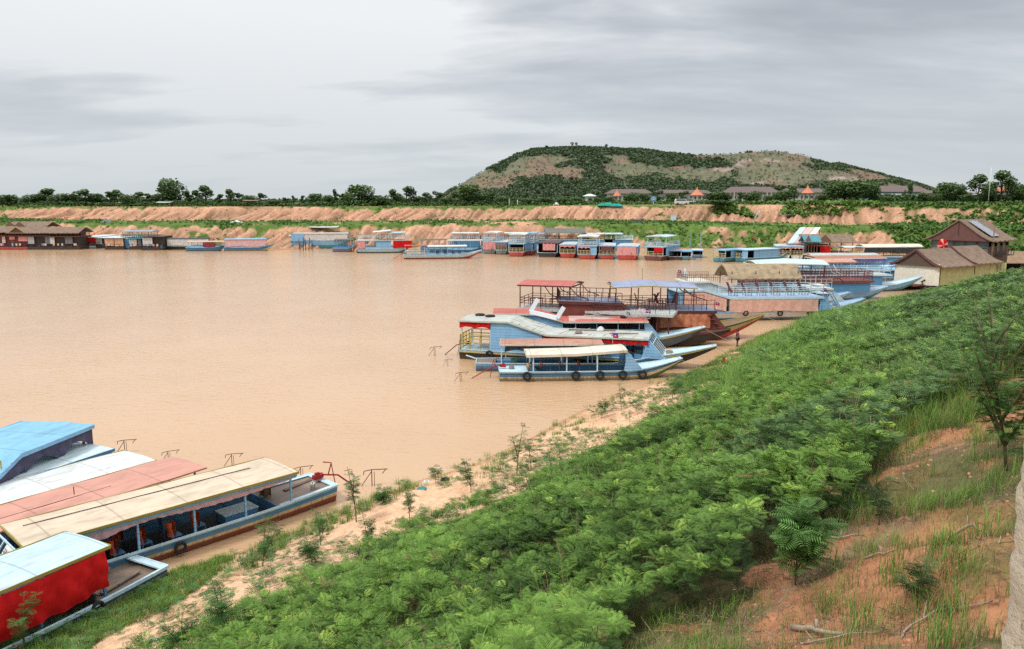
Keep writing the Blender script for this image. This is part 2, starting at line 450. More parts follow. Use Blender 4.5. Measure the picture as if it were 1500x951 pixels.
def hit_near(px, py, off=0.0):
    """where the pixel's ray meets the near bank"""
    u = (px - 750) / F; v = (475.5 - py) / F
    d = np.array((u, cos(PITCH) + v * sin(PITCH), -sin(PITCH) + v * cos(PITCH)))
    t = np.linspace(1.5, 150, 3000); P = t[:, None] * d
    zz = EYE + P[:, 2]; g = np.maximum(near_z(P[:, 0], P[:, 1]), 0) + off
    k = np.argmax(zz < g)
    return Vector((P[k, 0], P[k, 1], g[k] - off))

# bare soil zone of the upper bank (right foreground), as a ground outline found once from the layout
BARE_PX = [(900, 1500), (905, 951), (960, 915), (1040, 875), (1085, 850), (1110, 800), (1190, 770), (1250, 720), (1268, 660), (1300, 625), (1345, 590), (1400, 545), (1470, 520), (1560, 500), (1900, 560), (1900, 1500)]
BUSH_PX = [(190, 1500), (215, 951), (300, 915), (365, 880), (448, 845), (530, 801), (605, 769), (692, 737), (780, 703), (840, 666), (905, 628), (990, 590), (1058, 552), (1120, 505), (1160, 478), (1230, 450), (1300, 425), (1400, 405), (1500, 380), (2200, 330), (2200, 1500)]
def zone(x, y, zoff):
    """(bush, bare) masks for ground points"""
    z = near_z(x, y)
    wx = x + 2.6 * (fbm(x * .5, y * .5, 61) - .5); wy = y + 2.6 * (fbm(x * .5, y * .5, 62) - .5)
    px, py, d = to_px(wx, wy, z + zoff)
    front = d > .5
    s = shore_s(x, y)
    bare = in_poly(px, py, BARE_PX) & front
    bush = (in_poly(px, py, BUSH_PX) & front & ~bare) | (~front & (s > 7) & (s < 22))
    bush |= (s > 7) & (s < 24) & front & ((px < 0) | (px > 1500))
    return bush & ~bare, bare, z, s

# polar fan grid round the camera foot
nr, na = 620, 520
rr = 1.2 * (190 / 1.2) ** (np.arange(nr) / (nr - 1)); aa = np.radians(np.linspace(-78, 78, na))
Rg, Ag = np.meshgrid(rr, aa, indexing='ij')
X = Rg * np.sin(Ag); Y = Rg * np.cos(Ag) - .5
s = shore_s(X, Y); Z = near_z(X, Y)
idx = np.arange(nr * na).reshape(nr, na)
fq = np.stack([idx[:-1, :-1], idx[:-1, 1:], idx[1:, 1:], idx[1:, :-1]], -1).reshape(-1, 4)[:, ::-1]
keep = (s.ravel()[fq] > -6).any(1); fq = fq[keep]
used = np.zeros(nr * na, bool); used[fq] = True; remap = np.cumsum(used) - 1
XV, YV, ZV, SV = X.ravel()[used], Y.ravel()[used], Z.ravel()[used], s.ravel()[used]
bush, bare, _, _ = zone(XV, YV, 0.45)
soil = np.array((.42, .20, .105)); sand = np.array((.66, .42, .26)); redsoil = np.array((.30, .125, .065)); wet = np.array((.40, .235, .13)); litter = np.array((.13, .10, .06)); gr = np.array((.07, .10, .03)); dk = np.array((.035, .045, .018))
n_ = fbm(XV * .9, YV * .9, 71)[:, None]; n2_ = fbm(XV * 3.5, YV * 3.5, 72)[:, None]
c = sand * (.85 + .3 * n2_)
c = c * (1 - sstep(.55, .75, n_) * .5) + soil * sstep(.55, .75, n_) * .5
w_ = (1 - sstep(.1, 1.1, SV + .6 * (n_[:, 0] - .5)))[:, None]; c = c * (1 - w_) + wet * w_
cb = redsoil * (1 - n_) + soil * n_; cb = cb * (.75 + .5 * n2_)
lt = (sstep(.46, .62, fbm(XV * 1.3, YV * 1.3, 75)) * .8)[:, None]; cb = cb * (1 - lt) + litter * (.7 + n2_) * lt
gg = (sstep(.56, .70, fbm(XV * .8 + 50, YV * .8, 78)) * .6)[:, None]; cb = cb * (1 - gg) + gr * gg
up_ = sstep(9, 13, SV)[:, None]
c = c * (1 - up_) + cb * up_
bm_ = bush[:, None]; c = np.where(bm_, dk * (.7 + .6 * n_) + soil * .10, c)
SOILM = attr_mat('soil', .95, 0, 5, .1, 8, .04)
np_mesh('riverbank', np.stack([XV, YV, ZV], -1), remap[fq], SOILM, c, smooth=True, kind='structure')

# ------------------------------------------------------------------ far bank
FSP = [(-900, 352), (-500, 355), (-200, 357), (0, 359), (200, 361), (330, 363), (400, 365.5), (430, 366), (520, 364), (700, 363), (850, 363), (1000, 365), (1150, 368), (1300, 372), (1500, 380), (1700, 386), (2000, 394)]
FS = np.array([gp(*p)[:2] for p in FSP])
def far_y(x): return np.interp(x, FS[:, 0], FS[:, 1])
TOPZ = lambda x: np.interp(x, [-150, 0, 60, 150], [11.3, 11.6, 12.2, 12.5])
def far_z(x, v):
    """height of the far bank; v metres behind the water's edge"""
    wv = 8 * (fbm(x * .035, v * .0, 31, 3) - .5)
    a0 = 1.5 + wv; a1 = 15 + wv; b0 = 30 + wv * .6; b1 = 43 + 1.5 * wv
    tz = TOPZ(x); tl = 6.3 + .9 * (fbm(x * .02, x * 0, 33, 2) - .5)
    z = np.interp(v, [-30, 0], [-4, 0]) * (v < 0)
    z = z + sstep(-2, 2, v) * .3
    z = z + (tl - .3) * np.clip((v - a0) / (a1 - a0), 0, 1) ** .85
    z = z + .9 * np.clip((v - a1) / (b0 - a1), 0, 1)
    z = z + (tz - tl - .9) * np.clip((v - b0) / (b1 - b0), 0, 1) ** .8
    slope = (sstep(a0 - 1, a0 + 2, v) * (1 - sstep(a1 - 2.5, a1 + .3, v))) + (sstep(b0 - 1, b0 + 2, v) * (1 - sstep(b1 - 2.5, b1 + .3, v)))
    # erosion gullies, slanting across the slopes
    ph = x * .46 - v * .20 + 2.6 * fbm(x * .07, v * .08, 35)
    amp_ = .45 + 1.1 * fbm(x * .05, v * .06, 48, 3)
    k = vnoise(ph * 1.0, v * .05, 36); k2 = vnoise(ph * 2.7, v * .09, 37)
    g = (1 - np.abs(2 * k - 1)) ** 1.6; g2 = (1 - np.abs(2 * k2 - 1)) ** 1.5
    cut = (2.1 * g + 1.1 * g2) * slope * amp_ + .9 * (fbm(x * .22, v * .22, 49, 4) - .45) * slope
    z = z - cut + .25 * (fbm(x * .5, v * .5, 38) - .5) * sstep(0, 3, v)
    return z, slope, g, g2
xs = np.arange(-330, 230, .42); vs_ = np.concatenate([np.arange(-8, 0, 1.0), np.arange(0, 50, .42), np.arange(50, 75, 2.5)])
Xf, Vf = np.meshgrid(xs, vs_, indexing='ij')
Zf, slp, g1, g2 = far_z(Xf, Vf)
Yf = far_y(Xf) + Vf
nx_, nv_ = Xf.shape; idx = np.arange(nx_ * nv_).reshape(nx_, nv_)
fq = np.stack([idx[:-1, :-1], idx[1:, :-1], idx[1:, 1:], idx[:-1, 1:]], -1).reshape(-1, 4)
def far_green(x, v, slope, g):
    n = fbm(x * .06, v * .10, 44); n3 = fbm(x * .35, v * .35, 45)
    pxa = 750 + 1150 * x / (far_y(x) + v)
    base = (1 - np.clip(slope * 1.5, 0, 1)) * .85
    gr_ = base + 1.0 * (n - .43) * 2 + 1.1 * (n3 - .47) - .22 * ((v > 28) & (v < 44))
    gr_ = gr_ + .85 * sstep(1285, 1330, pxa) + .55 * (1 - sstep(-40, 120, pxa))
    low = (v < 16)
    gr_ = gr_ + np.where(low, .24 * sstep(820, 900, pxa), 0)
    gr_ = gr_ + .3 * (1 - g) * 0
    return np.clip(sstep(.38, .62, gr_), 0, 1)
G = far_green(Xf, Vf, slp, g1)
nn = fbm(Xf * .8, Vf * .8, 46)[..., None]; nL = fbm(Xf * .05, Vf * .05, 47)[..., None]
earth = np.array((.54, .29, .185)) * (1 - nL * .35) + np.array((.52, .35, .22)) * nL * .35
earth = earth * (.8 + .4 * nn)
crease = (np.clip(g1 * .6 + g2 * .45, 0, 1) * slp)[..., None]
earth = earth * (1 - .72 * crease ** 1.7) + np.array((.04, .06, .015)) * .5 * crease ** 2  # gully shade painted into the earth colour, with a faint green tint
grass = np.array((.115, .185, .042)) * (.55 + .9 * nn) * (1 - .3 * nL)
road = (sstep(44, 46, Vf) * (1 - sstep(49, 53, Vf)))[..., None] * .8
cf = earth * (1 - G[..., None]) + grass * G[..., None]
beach = (1 - sstep(.5, 2.5, Vf))[..., None]; cf = cf * (1 - beach) + np.array((.33, .19, .11)) * beach
cf = cf * (1 - road) + np.array((.42, .24, .15)) * road
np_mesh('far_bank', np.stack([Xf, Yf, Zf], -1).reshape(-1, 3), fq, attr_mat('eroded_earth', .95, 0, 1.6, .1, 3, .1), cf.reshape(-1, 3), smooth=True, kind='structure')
def far_pt(px, v):
    """ground point behind the far water edge along the sight line through px"""
    Yg = 230.
    for _ in range(12):
        x = (px - 750) / F * (Yg * cos(PITCH) + 0.33); Yg = float(far_y(x)) + v
    z = float(far_z(np.array([x]), np.array([float(v)]))[0][0])
    return Vector((x, Yg, z))

# ground behind, out to the horizon
gx = np.concatenate([[-9000, -4000, -1500, -800, -500], np.arange(-330, 231, 20), [330, 500, 800, 1500, 4000, 9000]])
verts = []; rows = [0, 12, 40, 120, 400, 1200, 4000, 12000]
for r_ in rows:
    for x in gx:
        yb = float(far_y(x)) + 73; verts.append((x, yb + r_, float(TOPZ(x)) - .12 + (0 if r_ < 30 else .3)))
W = len(gx); fs = [(i * W + j, i * W + j + 1, (i + 1) * W + j + 1, (i + 1) * W + j) for i in range(len(rows) - 1) for j in range(W - 1)]
m, nt_, b_, _ = _nt('meadow')
c_ = mixc(nt_, ramp(nt_, noise(nt_, objvec(nt_), .05, 6, .6), [(.4, 0), (.6, 1)]), (.06, .11, .025), (.16, .17, .06))
nt_.links.new(c_, b_.inputs['Base Color']); b_.inputs['Roughness'].default_value = .95
MB().add(verts, fs).build('ground', m, kind='structure')

# ------------------------------------------------------------------ water
m, nt_, b_, out_ = _nt('muddy_water')
v_ = N(nt_, 'ShaderNodeTexCoord').outputs['Object']
big = noise(nt_, v_, .05, 4, .6)
c_ = mixc(nt_, ramp(nt_, big, [(.35, 0), (.65, 1)]), (.50, .315, .175), (.535, .345, .20))
nt_.links.new(c_, b_.inputs['Base Color']); b_.inputs['Roughness'].default_value = .15; b_.inputs['IOR'].default_value = 1.33
def mapv(sc, rz): 
    mp = N(nt_, 'ShaderNodeMapping'); mp.inputs['Scale'].default_value = sc; mp.inputs['Rotation'].default_value = (0, 0, rz); nt_.links.new(v_, mp.inputs[0]); return mp.outputs[0]
h1 = noise(nt_, mapv((1, 2.2, 1), .3), 1.1, 3, .5, .4); h2 = noise(nt_, mapv((1, 1.6, 1), -.5), 3.4, 3, .5, .3); h3 = noise(nt_, v_, .12, 3, .5)
mm = N(nt_, 'ShaderNodeMath', operation='MULTIPLY_ADD'); nt_.links.new(h2, mm.inputs[0]); mm.inputs[1].default_value = .35; nt_.links.new(h1, mm.inputs[2])
gate = ramp(nt_, h3, [(.3, .6), (.7, 1)])
m3 = N(nt_, 'ShaderNodeMath', operation='MULTIPLY'); nt_.links.new(mm.outputs[0], m3.inputs[0]); nt_.links.new(gate, m3.inputs[1])
bump(nt_, b_, m3.outputs[0], .5, .12)
MB().add([(-900, -200, 0), (900, -200, 0), (900, 330, 0), (-900, 330, 0)], [(0, 1, 2, 3)]).build('water', m, kind='structure')

# ------------------------------------------------------------------ hill
HR = [(640, 296), (655, 286), (668, 277), (685, 266), (705, 254), (730, 241), (755, 228), (775, 220), (800, 217), (850, 215), (900, 217), (935, 218), (965, 223), (1010, 227), (1060, 226), (1110, 222),
      (1150, 228), (1180, 237), (1205, 242), (1230, 249), (1262, 256), (1300, 266), (1330, 273), (1350, 284), (1375, 296)]
HD = 1500.
hx = np.array([(p - 750) / F * HD * 1.013 for p, _ in HR]); hz_ = np.array([at_y(p, q, HD)[2] for p, q in HR])
def hill_z(x, y):
    r = np.interp(x, hx, hz_)
    yc = HD + 30 * np.sin(x * .008)
    d = np.abs(y - yc); Wd = 330 + 80 * (fbm(x * .004, x * 0, 52) - .5)
    t = np.clip(1 - (d / Wd) ** 1.25, 0, 1)
    z = 6 + (r - 6) * t
    sp = sstep(5, 140, d) * t
    gl = 1 - np.abs(2 * vnoise(x * .012 + .6 * fbm(x * .01, y * .01, 53), y * .004, 54) - 1)
    return z - sp * 22 * gl ** 1.3 + sp * 16 * (fbm(x * .02, y * .02, 55) - .5) + sp * 5 * (fbm(x * .09, y * .09, 56) - .5)
hxs = np.arange(hx[0], hx[-1], 4.0); hys = np.arange(HD - 380, HD + 340, 5.0)
HX, HY = np.meshgrid(hxs, hys, indexing='ij'); HZ = hill_z(HX, HY)
def hill_px(x, y, z): 
    a, b, _ = to_px(x, y, z); return a, b
def hill_wood(x, y, z):
    px, py = hill_px(x, y, z)
    w = .60 + 1.3 * (fbm(x * .011, y * .011 + z * .01, 57) - .5) + .5 * (fbm(x * .05, y * .05, 58) - .5)
    for (a, b, ra, rb, k) in ((780, 242, 26, 16, -.75), (838, 262, 24, 13, -.7), (705, 264, 26, 13, -.6), (815, 252, 40, 7, -.3), (912, 250, 26, 22, -.65), (1040, 258, 40, 12, -.5), (985, 252, 40, 16, -.35),
                              (1100, 238, 50, 10, -.65), (1170, 248, 45, 12, -.4), (1150, 268, 60, 10, -.6), (1240, 262, 40, 9, -.25), (735, 275, 25, 8, -.5),
                              (880, 258, 22, 26, .45), (790, 266, 40, 6, .6), (730, 246, 14, 20, .4), (850, 222, 90, 7, .6), (1010, 236, 80, 5, .55), (960, 282, 260, 9, .4), (1120, 243, 120, 3, .3), (1060, 268, 14, 14, .45)):
        w = w + k * np.exp(-((px - a) / ra) ** 2 - ((py - b) / rb) ** 2)
    return w
wd = hill_wood(HX, HY, HZ); fr = fbm(HX * .06, HY * .06 + HZ * .05, 59)[..., None]; fr2 = fbm(HX * .02, HY * .02, 60)[..., None]
hpx, hpy = hill_px(HX, HY, HZ)
rock = np.zeros_like(HX)
for (a, b, ra, rb) in ((1110, 240, 40, 9), (1150, 270, 60, 7), (1060, 246, 20, 6), (740, 278, 16, 4), (985, 276, 30, 4), (905, 281, 16, 3), (1235, 262, 25, 4)):
    rock = np.maximum(rock, np.exp(-((hpx - a) / ra) ** 2 - ((hpy - b) / rb) ** 2))
rk = (sstep(.35, .6, rock) * sstep(.42, .56, fbm(HX * .07, HZ * .12, 64)))[..., None]
gc = np.array((.115, .108, .045)) * (.7 + .6 * fr); bc = np.array((.175, .105, .055)) * (.75 + .5 * fr); tt = sstep(.42, .62, fr2)
hc = gc * (1 - tt) + bc * tt
hc = hc * (1 - rk) + np.array((.30, .20, .17)) * (.6 + .8 * fr) * rk
wdm = sstep(.52, .6, wd)[..., None]; hc = hc * (1 - wdm) + np.array((.045, .075, .03)) * wdm
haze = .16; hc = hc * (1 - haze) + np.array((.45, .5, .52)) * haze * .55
ny_ = len(hys); idx = np.arange(len(hxs) * ny_).reshape(-1, ny_)
fq = np.stack([idx[:-1, :-1], idx[1:, :-1], idx[1:, 1:], idx[:-1, 1:]], -1).reshape(-1, 4)
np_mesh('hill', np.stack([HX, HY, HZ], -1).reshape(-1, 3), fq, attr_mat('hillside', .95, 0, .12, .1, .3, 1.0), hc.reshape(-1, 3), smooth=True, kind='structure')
# ------------------------------------------------------------------ boats
class Boat:
    """local frame: x from stern to bow, y to port, z up from the water"""
    def __init__(s, name, label, L, B, fb, A, Bp=None, hd=None, cat='boat', group=None, bow=1.0, bx=.62, ws=.82, wb=.14, sr=0.0, draft=.35, lod=1):
        # A = (px,py,z, xl,yl): local point (xl,yl) at height z stands at photo pixel px,py ; Bp = (px,py,z): heading point
        s.L, s.B, s.fb, s.bow, s.bx, s.ws, s.wb, s.sr, s.dr, s.lod = L, B, fb, bow, bx, ws, wb, sr, draft, lod
        PA = gp(*A[:3])
        if hd is None:
            PB = gp(*Bp); d = PB - PA; h = atan2(d.y, d.x)
            if len(Bp) > 3: pass
        else: h = radians(hd)
        s.h = h; R = Matrix.Rotation(h, 3, 'Z')
        loc = PA - R @ Vector((A[3], A[4], 0)); loc.z = 0
        s.loc = loc; s.R = R
        s.root = thing(name, label, cat, loc, h, group)
        s.hw = B / 2 - .08
    def P(s, x, y, z): return s.R @ Vector((x, y, z)) + s.loc
    def w(s, x):
        t = x / s.L; hb = s.B / 2
        if t < .3: return hb * (s.ws + (1 - s.ws) * sin(min(1, t / .3) * pi / 2))
        if t < s.bx - .12: return hb
        u = (t - s.bx + .12) / (1 - s.bx + .12); return hb * (s.wb + (1 - s.wb) * (1 - u ** 1.9))
    def g(s, x):
        t = x / s.L
        return s.fb + s.bow * max(0, (t - s.bx) / (1 - s.bx)) ** 1.5 + s.sr * max(0, (.2 - t) / .2) ** 1.5
    def k(s, x):
        t = x / s.L; u = max(0, (t - s.bx) / (1 - s.bx))
        return -s.dr + (s.g(s.L) - .22 + s.dr) * u ** 1.7
    def yz(s, x, u):
        return s.w(x) * (.70 + .30 * u ** .7), s.k(x) + (s.g(x) - s.k(x)) * u
    def hull(s, bands, tr=None):
        n = 26 if s.lod else 12; prev = 0
        for kk, (u1, mat) in enumerate(bands):
            mb = MB(); off = 0.0
            for sg in (1, -1):
                mb.grid(lambda a, b: (lambda x, u: (x, sg * s.yz(x, u)[0], s.yz(x, u)[1]))(a * s.L, prev + (u1 - prev) * b), n, 2)
            if kk == 0:
                mb.grid(lambda a, b: (a * s.L, (2 * b - 1) * s.yz(a * s.L, 0)[0], s.k(a * s.L)), n, 1)
            # transom and nose
            m = MB() if (tr and kk == len(bands) - 1) else mb
            for x in (0, s.L):
                (ya, za), (yb, zb) = s.yz(x, prev), s.yz(x, u1); mb.add([(x, -ya, za), (x, ya, za), (x, yb, zb), (x, -yb, zb)], [(0, 1, 2, 3)])
            mb.build('hull' if kk == 0 else 'hull_stripe', mat, s.root)
            prev = u1
        if tr:
            m = MB(); (ya, za), (yb, zb) = s.yz(0, .12), s.yz(0, 1)
            m.poly([(-.03, -ya, za), (-.03, ya, za), (-.03, yb, zb), (-.03, -yb, zb)], .02, (1, 0, 0)); m.build('transom', tr, s.root)
        return s
    def rub(s, mat, r=.05, x1=None, u=1.0):
        mb = MB(); n = 20 if s.lod else 10; xe = x1 or s.L
        for sg in (1, -1):
            pts = [(i / n * xe, sg * (s.yz(i / n * xe, u)[0] + .01), s.yz(i / n * xe, u)[1]) for i in range(n + 1)]
            for a, b in zip(pts, pts[1:]): mb.beam(a, b, r, r * 1.2)
        mb.beam((0, -s.w(0), s.g(0)), (0, s.w(0), s.g(0)), r, r)
        mb.build('gunwale', mat, s.root); return s
    def deck(s, x0, x1, mat, dz=-.03, name='deck'):
        mb = MB(); n = 12
        mb.grid(lambda a, b: (x0 + (x1 - x0) * a, (2 * b - 1) * (s.w(x0 + (x1 - x0) * a) - .03), s.g(x0 + (x1 - x0) * a) + dz), n, 2, False, .05)
        mb.build(name, mat, s.root); return s
    def floor(s, x0, x1, mat, z=.12):
        mb = MB(); mb.grid(lambda a, b: (x0 + (x1 - x0) * a, (2 * b - 1) * (s.w(x0 + (x1 - x0) * a) * .78), z), 8, 1, False); mb.build('floor', mat, s.root); return s
    def lining(s, x0, x1, mat=None):
        for sg in (1, -1): MB().grid(lambda a, b: (lambda x: (x, sg * (s.yz(x, .35 + .63 * b)[0] - .045), s.yz(x, .35 + .63 * b)[1]))(x0 + (x1 - x0) * a), 12, 2).build('inner_side', mat or BLUE2, s.root)
        return s
    def roof(s, pts, mat, trim=None, hw=None, camber=.12, th=.07, name='roof', trimh=.14):
        """pts: list of (x,z)"""
        hw = hw or s.B / 2 + .12; n = 14; X0, X1 = pts[0][0], pts[-1][0]
        zf = lambda x: float(np.interp(x, [p[0] for p in pts], [p[1] for p in pts]))
        xs_ = sorted(set([p[0] for p in pts] + [X0 + (X1 - X0) * i / n for i in range(n + 1)])); m = len(xs_) - 1
        mb = MB(); sag = lambda x, y: .012 * sin(x * 1.7 + y) 
        mb.grid(lambda a, b: (lambda x, y: (x, y, zf(x) + camber * (1 - (y / hw) ** 2) + sag(x, y)))(xs_[round(a * m)], (2 * b - 1) * hw), m, 6, False, th)
        o = mb.build(name, mat, s.root)
        if trim:
            tb = MB()
            for sg in (1, -1):
                q = [(x, sg * (hw + .02), zf(x) - trimh / 2 + .02) for x in xs_]
                for a, b in zip(q, q[1:]): tb.beam(a, b, .035, trimh)
            for x in (X0 - .02, X1 + .02): tb.beam((x, -hw, zf(x) - trimh / 2 + .02), (x, hw, zf(x) - trimh / 2 + .02), .035, trimh)
            tb.build(name + '_trim', trim, o if False else s.root)
        s.zf = zf; return s
    def posts(s, xs, z1, mat, z0='g', r=.07, hw=None, sides=(1, -1)):
        for x in xs:
            for sg in sides:
                y = sg * (hw if hw is not None else min(s.hw, s.w(x) - .05)); a = s.g(x) if z0 == 'g' else z0
                zt = z1(x) if callable(z1) else z1
                MB().box((x, y, (a + zt) / 2), (r, r, zt - a)).build('post', mat, s.root)
        return s
    def curtain(s, x0, x1, ztop, drop, mat, sg=-1, scal=0, fold=.035, hw=None, name='curtain', nf=None, bulge=0.0, diag=1.2):
        hw = hw or s.B / 2 - .02; L_ = x1 - x0; nf = nf or max(6, int(L_ * 2.2)); nu = min(160, nf * 4 if s.lod else nf * 2); ph = random.random() * 6
        zt = ztop if callable(ztop) else (lambda x: ztop)
        def fn(a, b):
            x = x0 + L_ * a
            if callable(drop): d = drop(x)
            else: d = drop * (1 - .28 * abs(sin(pi * a * scal))) if scal else drop * (1 + .05 * sin(a * 9 + ph))
            y = sg * (hw + fold * sin(a * nf * 2 * pi + diag * b + ph) * (.3 + .7 * b) + fold * .8 * sin(a * nf * 3.3 + 3 * b) * b + bulge * sin(b * pi))
            return (x, y, zt(x) - d * b)
        MB().grid(fn, nu, 5 if diag < 2 else 14).build(name, mat, s.root); return s
    def endcloth(s, x, y0, y1, ztop, drop, mat, scal=0, name='curtain'):
        ph = random.random() * 6; n = 24
        def fn(a, b):
            d = drop * (1 - (.35 * abs(sin(pi * a * scal)) if scal else 0))
            return (x - .03 * sin(a * 20 + ph + b), y0 + (y1 - y0) * a, ztop - d * b)
        MB().grid(fn, n, 3).build(name, mat, s.root); return s
    def wall(s, x0, x1, z0, z1, mat, sides=(1, -1), hw=None, name='side_wall'):
        """z1 may be a function of x"""
        for sg in sides:
            y = sg * (hw or s.B / 2 - .06); n = 8
            MB().grid(lambda a, b: (lambda x: (x, y, (s.g(x) if z0 == 'g' else z0) * (1 - b) + (z1(x) if callable(z1) else z1) * b))(x0 + (x1 - x0) * a), n, 1, False).build(name, mat, s.root)
        return s
    def endwall(s, x, z0, z1, mat, y0=None, y1=None, name='end_wall'):
        y0 = -s.hw if y0 is None else y0; y1 = s.hw if y1 is None else y1
        MB().box((x, (y0 + y1) / 2, (z0 + z1) / 2), (.05, y1 - y0, z1 - z0)).build(name, mat, s.root); return s
    def rail(s, x0, x1, z, h, mat, n=8, bars=2, hw=None, sides=(1, -1), ends='', mat2=None, r=.045, bal=0):
        """z: height or function of x"""
        zf = z if callable(z) else (lambda x: z); hw = hw or s.hw
        segs = []
        for sg in sides: segs.append([(x0 + (x1 - x0) * i / n, sg * hw) for i in range(n + 1)])
        m2 = max(2, int(hw * 2 / ((x1 - x0) / n) + .5))
        if 'a' in ends: segs.append([(x0, -hw + 2 * hw * i / m2) for i in range(m2 + 1)])
        if 'b' in ends: segs.append([(x1, -hw + 2 * hw * i / m2) for i in range(m2 + 1)])
        for sg_ in segs:
            mb = MB()
            for (x, y) in sg_: mb.box((x, y, zf(x) + h / 2), (r, r, h))
            for b in range(bars):
                zz_ = h * (1 - b / max(1, bars) * .8)
                for (xa, ya), (xb, yb) in zip(sg_, sg_[1:]): mb.beam((xa, ya, zf(xa) + zz_), (xb, yb, zf(xb) + zz_), r * .8, r)
            if bal:
                for (xa, ya), (xb, yb) in zip(sg_, sg_[1:]):
                    for q in range(1, bal + 1):
                        f_ = q / (bal + 1); x = xa + (xb - xa) * f_; y = ya + (yb - ya) * f_; mb.box((x, y, zf(x) + h * .45), (r * .6, r * .6, h * .9))
            mb.build('railing', mat, s.root)
        return s
    def windscreen(s, x, zt, mat, slope=1.1, back=.5, wmat=None, bars=3, bar=None, low=None):
        """slanted cabin front: two side cheeks, a header, a slanted frame with openings"""
        hw = s.B / 2 - .02; zb = (low if low is not None else s.g(x + slope * .6) - .02)
        for sg in (1, -1):
            MB().poly([(x - back, sg * hw, zt), (x, sg * hw, zt), (x + slope, sg * hw * .97, zb), (x - back * 1.6, sg * hw, zb), (x - back * .6, sg * hw, (zt + zb) / 2)], .05, (0, -sg, 0)).build('front_cheek', mat, s.root)
        W = hw * .94
        P_ = lambda t, y: Vector((x + slope * t, y, zt + (zb - zt) * t))
        mb = MB()
        for t in (.03, .3, .97): mb.beam(P_(t, -W), P_(t, W), .05, .07)
        for i in range(bars + 1):
            y = -W + 2 * W * i / bars; mb.beam(P_(0, y), P_(1, y), .06, .05)
        fr_ = mb.build('windscreen', bar or mat, s.root)
        MB().poly([P_(.32, -W) - Vector((.08, 0, 0)), P_(.32, W) - Vector((.08, 0, 0)), P_(.95, W) - Vector((.08, 0, 0)), P_(.95, -W) - Vector((.08, 0, 0))]).build('pane', wmat or GLASS, fr_)
        return s
    def motor(s, side=0, mat=REDM, L_=2.6):
        mb = MB(); z = s.g(0) + .15
        mb.box((.35, side, z + .06), (.42, .24, .2)); mb.box((.35, side, z + .2), (.22, .14, .12)); mb.ring((.1, side, z + .08), .11, .03, 'x')
        e = mb.build('engine', mat, s.root)
        MB().tube([(.1, side, z + .1), (-.8, side, z - .15), (-L_, side, -.25)], .04).tube([(-.25, side, z), (-.45, side, z + .55), (.0, side, z + .7)], .03).tube([(-.45, side, z + .5), (-.7, side, .05)], .025).build('shaft', mat, e)
        return s

def on(b, obj_root, x, y, z, rz=0):
    obj_root.location = b.P(x, y, z); obj_root.rotation_euler = (0, 0, b.h + rz)

# --- loose things kept as prototypes; the first use takes the prototype itself
PROTO = {}
def use(key, maker, loc, rz, label, group=None, scale=None):
    if group: lab_ = label
    if key not in PROTO:
        r = maker(); PROTO[key] = r; r.location = loc; r.rotation_euler = (0, 0, rz); r['label'] = label
        if scale: r.scale = (scale,) * 3
    else:
        r = dup(PROTO[key], loc, rz, label, scale or 1)
    if group: r['group'] = group
    elif 'group' in r: del r['group']
    return r
def mk_tyre():
    o = MB().ring((0, 0, 0), .27, .085, 'y', 20, 8).build('tyre', RUBBER); o['category'] = 'tyre'; o['label'] = ''; return o
def tyre(b, x, label, y=-1, group=None, z=None, drop=.42):
    yy = y * (b.w(x) + .07); o = use('tyre', mk_tyre, b.P(x, yy, (b.g(x) if z is None else z) - drop), b.h, label, group)
    return o
def mk_lounger(mat=MAROON2):
    t = thing('deck_chair', '', 'chair')
    mb = MB()
    for i in range(7): mb.beam((-.25, -.24 + .08 * i, .42), (.3, -.24 + .08 * i, .46), .06, .025)
    mb.build('seat', mat, t)
    mb = MB()
    for i in range(7): mb.beam((-.25, -.24 + .08 * i, .42), (-.62, -.24 + .08 * i, 1.25), .06, .025)
    mb.beam((-.62, -.28, 1.24), (-.62, .28, 1.24), .05, .08); mb.build('backrest', mat, t)
    for sx in (-.3, .28):
        for sy in (-.28, .28): MB().beam((sx, sy, 0), (sx + (.03 if sx > 0 else -.05), sy, .62 if sx > 0 else .66), .05, .05, (0, 1, 0)).build('leg', mat, t)
    for sy in (-.3, .3): MB().beam((-.42, sy, .66), (.36, sy, .64), .07, .03).build('armrest', mat, t)
    return t
def mk_seat():
    t = thing('boat_chair', '', 'chair')
    MB().box((0, 0, .42), (.42, .42, .05)).build('seat', BLUE2, t)
    MB().box((-.2, 0, .68), (.05, .42, .5), M=Matrix.Rotation(-.12, 3, 'Y')).build('backrest', BLUE2, t)
    for sx in (-.18, .18):
        for sy in (-.18, .18): MB().box((sx, sy, .2), (.045, .045, .4)).build('leg', BLUE2, t)
    return t
def mk_vest():
    t = thing('life_vest', '', 'life vest')
    MB().grid(lambda a, b: (-.03 - .10 * sin(pi * a) ** .5 - .03 * sin(b * 6), -.21 + .42 * a, .95 - .52 * b), 8, 6, True, .0).grid(lambda a, b: (.07 + .03 * sin(pi * a), -.21 + .42 * a, .95 - .52 * b), 8, 6, True).build('foam_body', VEST, t)
    for y in (-.1, .1): MB().box((.115, y, .69), (.012, .04, .5)).build('strap', BLACKP, t)
    return t
